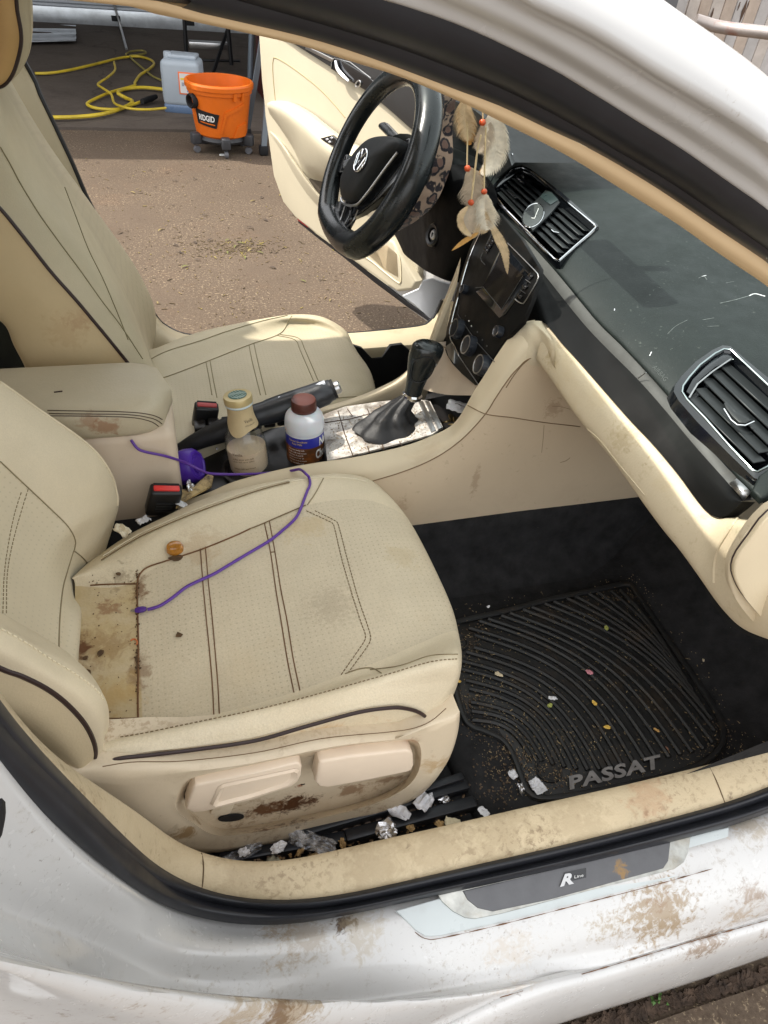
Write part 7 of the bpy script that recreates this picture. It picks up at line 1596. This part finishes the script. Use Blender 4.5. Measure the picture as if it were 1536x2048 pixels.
ky = thing('key_bunch', P(905, 842, 'z', .615), 'small bunch of brass keys and coins in the bin in front of the shifter', 'keys')
brass = mat('dirty_brass', (.30, .22, .10, 1), rough=.35, metal=.9, var=(80, .3))
for i, (a, b) in enumerate(((893, 845), (903, 836), (912, 842), (905, 850))):
    c = P(a, b, 'z', .612+.003*i); MB().lathe(c, [(0, 0), (.009, 0), (.009, .002), (0, .002)], axis=V((math.sin(i), math.cos(i*2), 1.2)), n=14).build('key_bow', brass, ky)
    MB().box(c+V((.012, .004*(-1)**i, .001)), (.02, .004, .0015), rot=Matrix.Rotation(.4*i, 3, 'Z')).build('key_blade', brass, ky)
for a, b, s_ in ((398, 898, .004), (395, 905, .003)): pass
crumple('foil_ball', P(434, 897, 'y', .03), (.004, .004, .003), foil, 'tiny silver foil pellet in front of the purple adapter near the handbrake', 'foil', 8)
# footwell foil and papers
crumple('foil_ball', P(773, 1662, 'z', .355), (.019, .018, .017), foil, 'crumpled silver foil ball on the seat rail by the sill', 'foil', 11)
crumple('foil_ball', P(889, 1597, 'z', .35), (.009, .009, .008), foil, 'small silver foil ball between the seat rails near the seat base front', 'foil', 12)
crumple('foil_ball', P(1041, 1579, 'z', .325), (.012, .016, .008), foil, 'flattened foil twist just left of the floor mat corner', 'foil', 13)
scrap('paper_scrap', P(1075, 1573, 'z', .332), .026, .022, paper, 'torn white paper square on the near left corner of the floor mat', 'paper', 14, fine_=2, sh_=40)
scrap('paper_scrap', P(1026, 1549, 'z', .33), .014, .016, paper, 'white paper chip just outside the mat border above the foil twist', 'paper', 15)
scrap('paper_scrap', P(967, 1624, 'z', .35), .018, .012, paper, 'white paper chip beside the sill trim right of the seat rail', 'paper', 16)
scrap('paper_scrap', P(848, 1604, 'z', .365), .032, .024, paper, 'white paper flap hanging below the front of the seat base', 'paper', 17, amp=.5)
scrap('paper_scrap', P(796, 1622, 'z', .36), .04, .018, paper, 'flat white paper strip under the seat base above the foil ball', 'paper', 18, amp=.5)
scrap('wrapper_scrap', P(540, 1740, 'z', .35), .038, .024, mat('grey_card', '#8f8b78', rough=.7, var=None), 'grey green card corner between the seat rail and sill trim', 'card', 19)
wrapm = thin('clear_wrapper', (.85, .87, .93, 1), .10, .35, .5)
scrap('plastic_wrapper', P(625, 1685, 'z', .358), .07, .026, wrapm, 'clear crinkled plastic wrapper over the rail under the seat base', 'wrapper', 20, amp=.22, fine_=4, sh_=70)
scrap('plastic_wrapper', P(470, 1716, 'z', .354), .08, .018, wrapm, 'bluish plastic film along the rear end of the seat rail', 'wrapper', 2, amp=.22, fine_=4, sh_=70)
for i, (a, b, w_, nm) in enumerate(((557, 1695, .022, 'white torn tissue knot on the rail left of the clear wrapper'), (488, 1705, .016, 'white tissue twist at the rear end of the seat rail'))):
    crumple('tissue_knot', P(a, b, 'z', .362), (w_*.6, w_*.4, w_*.35), paper, nm, 'tissue', 30+i)
scrap('paper_scrap', P(905, 1645, 'z', .352), .024, .014, mat('cream_paper', '#c9bea0', rough=.8, var=None), 'cream paper scrap beside the sill trim at the front rail end', 'paper', 33)
# food bits
foodm = mat('dry_crust', (.40, .26, .11, 1), rough=.8, var=(90, .4))
for i, (a, b, s_, lb) in enumerate(((630, 1712, .009, 'tan cracker piece between rail and sill trim, rearmost of the crumbs'), (686, 1688, .010, 'grey tan cracker chip beside the seat rail left of the foil ball'), (880, 1648, .008, 'golden crust piece beside the sill trim right of the foil ball'), (795, 1600, .008, 'brown crust piece on the rail above the foil ball'), (820, 1655, .007, 'small yellow crust bit just right of the foil ball'), (600, 1703, .008, 'brown crust bit under the clear wrapper'))):
    crumple('cracker_piece', P(a, b, 'z', .345), (s_, s_*.8, s_*.45), foodm, lb, 'food scrap', 50+i)
petal = mat('yellow_petal', (.70, .45, .09, 1), rough=.6, var=None); pinkp = mat('pink_petal', (.55, .22, .26, 1), rough=.6, var=None)
for i, (a, b, w_, m_, lb) in enumerate(((1189, 1406, .013, petal, 'yellow flake on the mat ribs, upper of the two near the middle'), (1215, 1454, .013, petal, 'yellow flake on the mat ribs, lower of the two near the middle'), (1179, 1344, .015, pinkp, 'pink petal on the floor mat ribs'),
    (917, 1362, .010, petal, 'yellow flake against the seat front at the mat edge'), (1106, 1396, .015, paper, 'thin white paper curl on the left half of the floor mat'), (998, 1349, .015, mat('cream_flake', '#d0c0a0', rough=.8, var=None), 'cream paper curl on the mat near the seat front'),
    (1100, 1410, .012, mat('green_flake', (.30, .32, .08, 1), rough=.7, var=None), 'yellow green leaf bit on the left half of the floor mat'), (977, 1213, .008, paper, 'white chip on the carpet above the mat near the tunnel'), (1213, 1256, .012, MATS['green_flake'], 'greenish leaf crumb near the top of the floor mat'), (1407, 1320, .008, MATS['cream_flake'], 'cream chip on the sloping carpet right of the mat'), (1313, 1460, .010, mat('gold_flake', '#b08a50', rough=.7, var=None), 'tan flake on the mat right of the yellow flakes'))):
    crumple('flake', P(a, b, 'z', MZ+.013), (w_*.55, w_*.34, .0012), m_, lb, 'flake', 60+i, flat_=.12)
# countless crumbs, straw and grit
mm = MB()
for q in range(2600):
    a = random.uniform(910, 1450); b = random.uniform(1180, 1600)
    k_ = random.random()
    if k_ < .45: a, b = random.choice(((1040, 1500), (1000, 1420), (1130, 1500), (1250, 1180), (1430, 1500), (950, 1330))); a += random.gauss(0, 45); b += random.gauss(0, 38)
    p = mp(a, b, MZ+.0075+random.uniform(0, .006))
    if not (.40 < p.x < .90 and -.66 < p.y < -.24): continue
    s_ = random.uniform(.0004, .0012); L_ = s_*random.choice((1.2, 1.3, 1.5, 2, 4))
    mm.box(p, (L_, s_, s_*.6), rot=Matrix.Rotation(random.random()*3.1, 3, 'Z'))
k_ = mm.build('mat_grit', mat('straw_grit', (.30, .22, .12, 1), rough=.9, var=(150, .6)), None); k_['kind'] = 'stuff'; k_['label'] = 'fine straw coloured grit scattered over the floor mat'
mm = MB()
for q in range(700):
    t = random.random(); a = 450+t*480+random.uniform(-5, 5); b = 1722-t*108+random.gauss(0, 9)+(6 if t < .6 else 0)
    p = P(a, b, 'z', .328+random.uniform(0, .012)); s_ = random.uniform(.001, .0042)
    mm.box(p, (s_*1.5, s_, s_*.7), rot=Matrix.Rotation(random.random()*3.1, 3, 'Z') @ Matrix.Rotation(random.random(), 3, 'X'), mi=0)
k_ = mm.build('rail_crumbs', mat('gravelly_crumbs', (.20, .13, .08, 1), rough=.9, var=(140, .9), dirt=[(100, .5, .6, '#b08a50', .7)])); k_['kind'] = 'stuff'; k_['label'] = 'brown food crumbs packed along the seat rail and sill'
mm = MB()
for q in range(620):
    a, b = random.choice(((930, 1400), (965, 1450), (1020, 1500), (1045, 1545), (1120, 1560), (950, 1270), (1250, 1185), (1440, 1470), (1000, 1530), (990, 1580))); a += random.gauss(0, 24); b += random.gauss(0, 16)
    p = mp(a, b, MZ+.006+random.uniform(0, .004)); s_ = random.uniform(.0008, .0026)
    if p.y < -.655 or p.x > .9: continue
    mm.box(p, (s_*1.5, s_, s_*.6), rot=Matrix.Rotation(random.random()*3.1, 3, 'Z') @ Matrix.Rotation(random.random()*.8, 3, 'X'))
k_ = mm.build('mat_soil', mat('brown_soil', (.11, .075, .048, 1), rough=.95, var=(120, .8))); k_['kind'] = 'stuff'; k_['label'] = 'brown soil crumbs gathered along the mat border'
# ---------------------------------------------------------------- feather charm
fc = thing('feather_charm', P(960, 190, 'y', 0), 'feather charm with red beads hanging from the mirror in front of the radio', 'charm')
YF = 0.0
fth = {n_: mat('feather_'+n_, c_, rough=.9, var=(90, .2)) for n_, c_ in (('white', (.80, .73, .60, 1)), ('tan', (.64, .49, .30, 1)), ('amber', (.50, .27, .08, 1)), ('grey', (.58, .49, .38, 1)))}
suede = mat('suede_cord', (.60, .48, .28, 1), rough=.9, var=None)
def cordf(pts, r_=.0012): MB().tube(rs([P(a, b, 'y', YF+dy) for a, b, dy in pts], 20), r_, 6).build('cord', suede, fc)
def feather(name, pts, w_, m_, seed, fluff=.5, dy=0.0, barb=150, taper=1.0, curl=.25):
    barb = int(barb*(1.5+2.5*fluff)); w_ = w_*(1.15+.45*fluff)
    rnd = random.Random(seed); sp_ = rs([P(a, b, 'y', YF+dy) for a, b in pts], 40); mm = MB(); n = len(sp_)
    vd = (CAM-sp_[0]).normalized()
    mm.tube(sp_, [.0007*(1-.7*i/39)+.0001 for i in range(40)], 4)
    for k_ in range(barb):
        t = (k_+rnd.random())/barb; i = min(int(t*(n-1)), n-2); p = sp_[i].lerp(sp_[i+1], t*(n-1)-i); tn = (sp_[i+1]-sp_[i]).normalized()
        sd_ = tn.cross(vd).normalized()
        for s_ in (-1, 1):
            L_ = w_*(math.sin(math.pi*min(1, t**.75*.97+.03))**.7)*((.75+.35*rnd.random()) if fluff < .6 else (.45+.75*rnd.random()**1.4)); ln = rnd.uniform(-.2, .2)*fluff
            d1 = (sd_*s_*.9+tn*(.35+.25*rnd.random()*fluff)+vd*(ln+.15*rnd.gauss(0, 1)*fluff)).normalized()
            q0 = p; q1 = p+d1*L_*.55; q2 = p+(d1+tn*curl+V((0, 0, -.12)*1 if False else (0, 0, -.12))*1).normalized()*L_*1.0
            ww = .00028+.0009*(1-fluff)
            mm.add([q0-tn*ww, q0+tn*ww, q1+tn*ww*.9, q1-tn*ww*.9, q2], [(0, 1, 2, 3), (3, 2, 4)])
    return mm.build(name, m_, fc, sharp=80)
cordf([(940, 195, 0), (934, 230, 0), (935, 270, 0), (934, 335, 0)]); cordf([(962, 270, -.004), (955, 300, -.004), (949, 350, -.004), (942, 405, -.004)], .0016)
cordf([(972, 255, -.006), (970, 310, -.006), (968, 380, -.006)], .0013); cordf([(965, 190, 0), (966, 245, 0)])
feather('feather', [(931, 196), (929, 225), (933, 255), (935, 282)], .014, fth['tan'], 1, 1.0, 0)
feather('feather', [(925, 198), (930, 228), (936, 262), (940, 290)], .012, fth['amber'], 2, .9, .004)
feather('feather', [(985, 215), (990, 260), (992, 300), (984, 330), (962, 348)], .020, fth['white'], 3, .35, -.004, 190)
feather('feather', [(975, 235), (972, 265), (965, 290), (955, 305)], .013, fth['grey'], 4, .9, 0)
feather('feather', [(990, 290), (985, 315), (970, 338), (955, 350)], .007, fth['amber'], 14, .3, .003)
feather('feather', [(938, 335), (945, 358), (943, 385), (938, 412)], .017, fth['grey'], 5, .9, .002, 170)
feather('feather', [(948, 340), (950, 370), (952, 400), (948, 425)], .014, fth['tan'], 6, .9, .006)
feather('feather', [(942, 410), (938, 430), (935, 450), (938, 472)], .012, fth['grey'], 7, .7, -.002)
feather('feather', [(936, 412), (922, 432), (925, 455), (945, 475)], .006, fth['tan'], 8, .3, -.004)
feather('feather', [(945, 410), (955, 440), (952, 465), (940, 478)], .007, fth['tan'], 9, .5, 0)
feather('feather', [(956, 466), (940, 475), (922, 487), (904, 501)], .0042, fth['amber'], 10, .1, -.004)
feather('feather', [(969, 386), (968, 410), (972, 435), (976, 460)], .018, fth['white'], 11, .9, -.006, 190)
feather('feather', [(968, 400), (962, 425), (965, 450), (972, 465)], .015, fth['tan'], 12, .9, -.002)
feather('feather', [(980, 445), (998, 478), (1010, 505), (1015, 548)], .008, fth['tan'], 13, .25, -.004, 150)
redb = mat('red_wood_bead', (.50, .075, .02, 1), rough=.3, var=None)
for a, b in ((965, 245), (935, 337), (942, 405), (968, 383)):
    c = P(a, b, 'y', YF-.006); MB().lathe(c-V((0, 0, .0045)), [(0, 0), (.0032, .0008), (.0048, .003), (.0050, .0045), (.0046, .0065), (.0028, .0085), (0, .009)], n=16).build('bead', redb, fc)
# rear-view mirror that carries the charm (out of frame)
mr = sub('rear_view_mirror', car); MB().box(V((.52, 0.02, 1.27)), (.03, .22, .06), bev=.01, seg=3).build('mirror_housing', matb, mr); MB().tube([V((.54, .02, 1.27)), V((.60, .0, 1.26))], .008, 8).build('stem', matb, mr)
MB().tube([V((.52, .01, 1.25)), P(955, 190, 'y', 0)], .001, 5).build('cord', suede, fc)
# ---------------------------------------------------------------- leaves and litter on the driveway
lv = [mat('leaf_'+n_, c_, rough=.8, var=(60, .3)) for n_, c_ in (('olive', (.13, .13, .035, 1)), ('brown', (.07, .045, .025, 1)), ('straw', (.22, .17, .06, 1)), ('dark', (.05, .035, .025, 1)))]
def leafmesh(m_, L_, w_, cu):
    g_ = []
    for i in range(7):
        t = i/6; w2 = w_*math.sin(math.pi*(t*.92+.04)); z = cu*math.sin(math.pi*t); g_.append([V((L_*(t-.5), -w2, z+.3*w2)), V((L_*(t-.5), 0, z)), V((L_*(t-.5), w2, z+.3*w2))])
    return MB().grid(g_).build('fallen_leaf', m_)
lspots = [(470, 493, 0), (440, 500, 0), (455, 505, 0), (480, 486, 0), (500, 500, 2), (520, 505, 0), (370, 533, 0), (395, 520, 3), (420, 480, 3), (390, 485, 3), (490, 515, 0), (455, 480, 0), (350, 490, 3), (360, 505, 3), (430, 515, 2), (550, 505, 3), (600, 520, 2), (606, 562, 0), (570, 495, 2), (240, 465, 1), (255, 462, 1), (320, 460, 2),
          (280, 385, 3), (310, 374, 3), (350, 362, 3), (255, 320, 3), (275, 322, 3), (390, 358, 3), (265, 385, 2), (560, 390, 2), (523, 395, 3), (585, 430, 3), (300, 340, 3), (335, 345, 3), (215, 375, 3), (195, 325, 3), (170, 320, 3), (505, 402, 2), (545, 535, 3), (640, 560, 3), (660, 600, 2), (315, 605, 2), (530, 440, 3), (500, 455, 3), (410, 430, 3), (380, 440, 3), (345, 410, 3)]
seen = {}
for i, (a, b, k_) in enumerate(lspots):
    if k_ not in seen: o = leafmesh(lv[k_], .034, .0045, .003); seen[k_] = o
    else: o = seen[k_].copy(); COL.objects.link(o)
    p = P(a, b, 'z', .004); o.location = p; s_ = random.uniform(.6, 1.25); o.scale = (s_, s_, s_); o.rotation_euler = (0, 0, random.random()*6.28)
    where = ('in the leaf pile mid driveway' if 400 < a < 560 and 475 < b < 525 else 'near the orange drum' if b < 350 else 'beneath the open driver door' if a > 575 else
             'close to the driver seat back' if a < 300 else 'between driver seat back and leaf pile' if a < 400 else 'on open concrete behind the leaf pile' if b < 475 else 'on open concrete before the leaf pile')
    tag(o, ('olive green', 'brown', 'straw coloured', 'small dark brown')[k_]+' fallen leaf '+where, 'leaf', 'fallen leaves scattered on the driveway')
mm = MB()
for q in range(1500):
    a = random.uniform(120, 880); b = random.uniform(300, 655); 
    if random.random() < .35: a, b = random.gauss(470, 50), random.gauss(495, 12)
    p = P(a, b, 'z', .003); s_ = random.uniform(.0012, .0035); mm.box(p, (s_*random.choice((1.5, 2, 4, 7)), s_, s_*.6), rot=Matrix.Rotation(random.random()*3.1, 3, 'Z'))
k_ = mm.build('driveway_litter', mat('litter_mix', (.14, .10, .05, 1), rough=.9, var=(4, .9), dirt=[(9, .55, .6, '#8f8040', .9)])); k_['kind'] = 'stuff'; k_['label'] = 'fine twigs and leaf bits on the driveway'
tag(MB().lathe(P(444, 310, 'z', .002), [(0, .003), (.017, .003), (.018, 0)], n=16).build('white_disc', white_txt), 'small white disc on the ground in front of the orange drum', 'disc')
# near kerb joint with debris under the sill
mm = MB()
for q in range(500):
    t = random.random(); a = 1100+t*470; b = 2062-t*135+random.gauss(12, 6); p = P(a, b, 'z', .006)
    s_ = random.uniform(.003, .010); mm.box(p, (s_*1.6, s_, s_*.5), rot=Matrix.Rotation(random.random()*3.1, 3, 'Z') @ Matrix.Rotation(random.random()*.5, 3, 'X'))
k_ = mm.build('kerb_debris', mat('kerb_debris_mix', (.07, .045, .03, 1), rough=.9, var=(60, .8))); k_['kind'] = 'stuff'; k_['label'] = 'dark leaf debris in the crack beneath the car sill'
gm = MB()
for q in range(6):
    p = P(1322+random.gauss(0, 14), 1993+random.gauss(0, 5), 'z', .004); d_ = V((random.uniform(-1, 1), random.uniform(-1, .3), .6)).normalized(); L_ = random.uniform(.012, .028); s_ = d_.cross(V((0, 0, 1))).normalized()*.003
    gm.add([p-s_, p+s_, p+d_*L_*.6+s_*.8, p+d_*L_*.6-s_*.8, p+d_*L_+V((0, 0, -.01))], [(0, 1, 2, 3), (3, 2, 4)])
wd = gm.build('weed', mat('weed_green', (.07, .15, .03, 1), rough=.6, var=None)); tag(wd, 'small green weed in the ground crack under the sill', 'weed')
slab_m = MB(); slab_m.grid([[P(1100, 2120, 'z', .012), P(1250, 2065, 'z', .012), P(1400, 2012, 'z', .012), P(1620, 1940, 'z', .012)], [P(1100, 2500, 'z', .012), P(1250, 2500, 'z', .012), P(1450, 2500, 'z', .012), P(1900, 2400, 'z', .012)]]); sl2 = slab_m.build('kerb_slab', concrete); sl2['kind'] = 'structure'
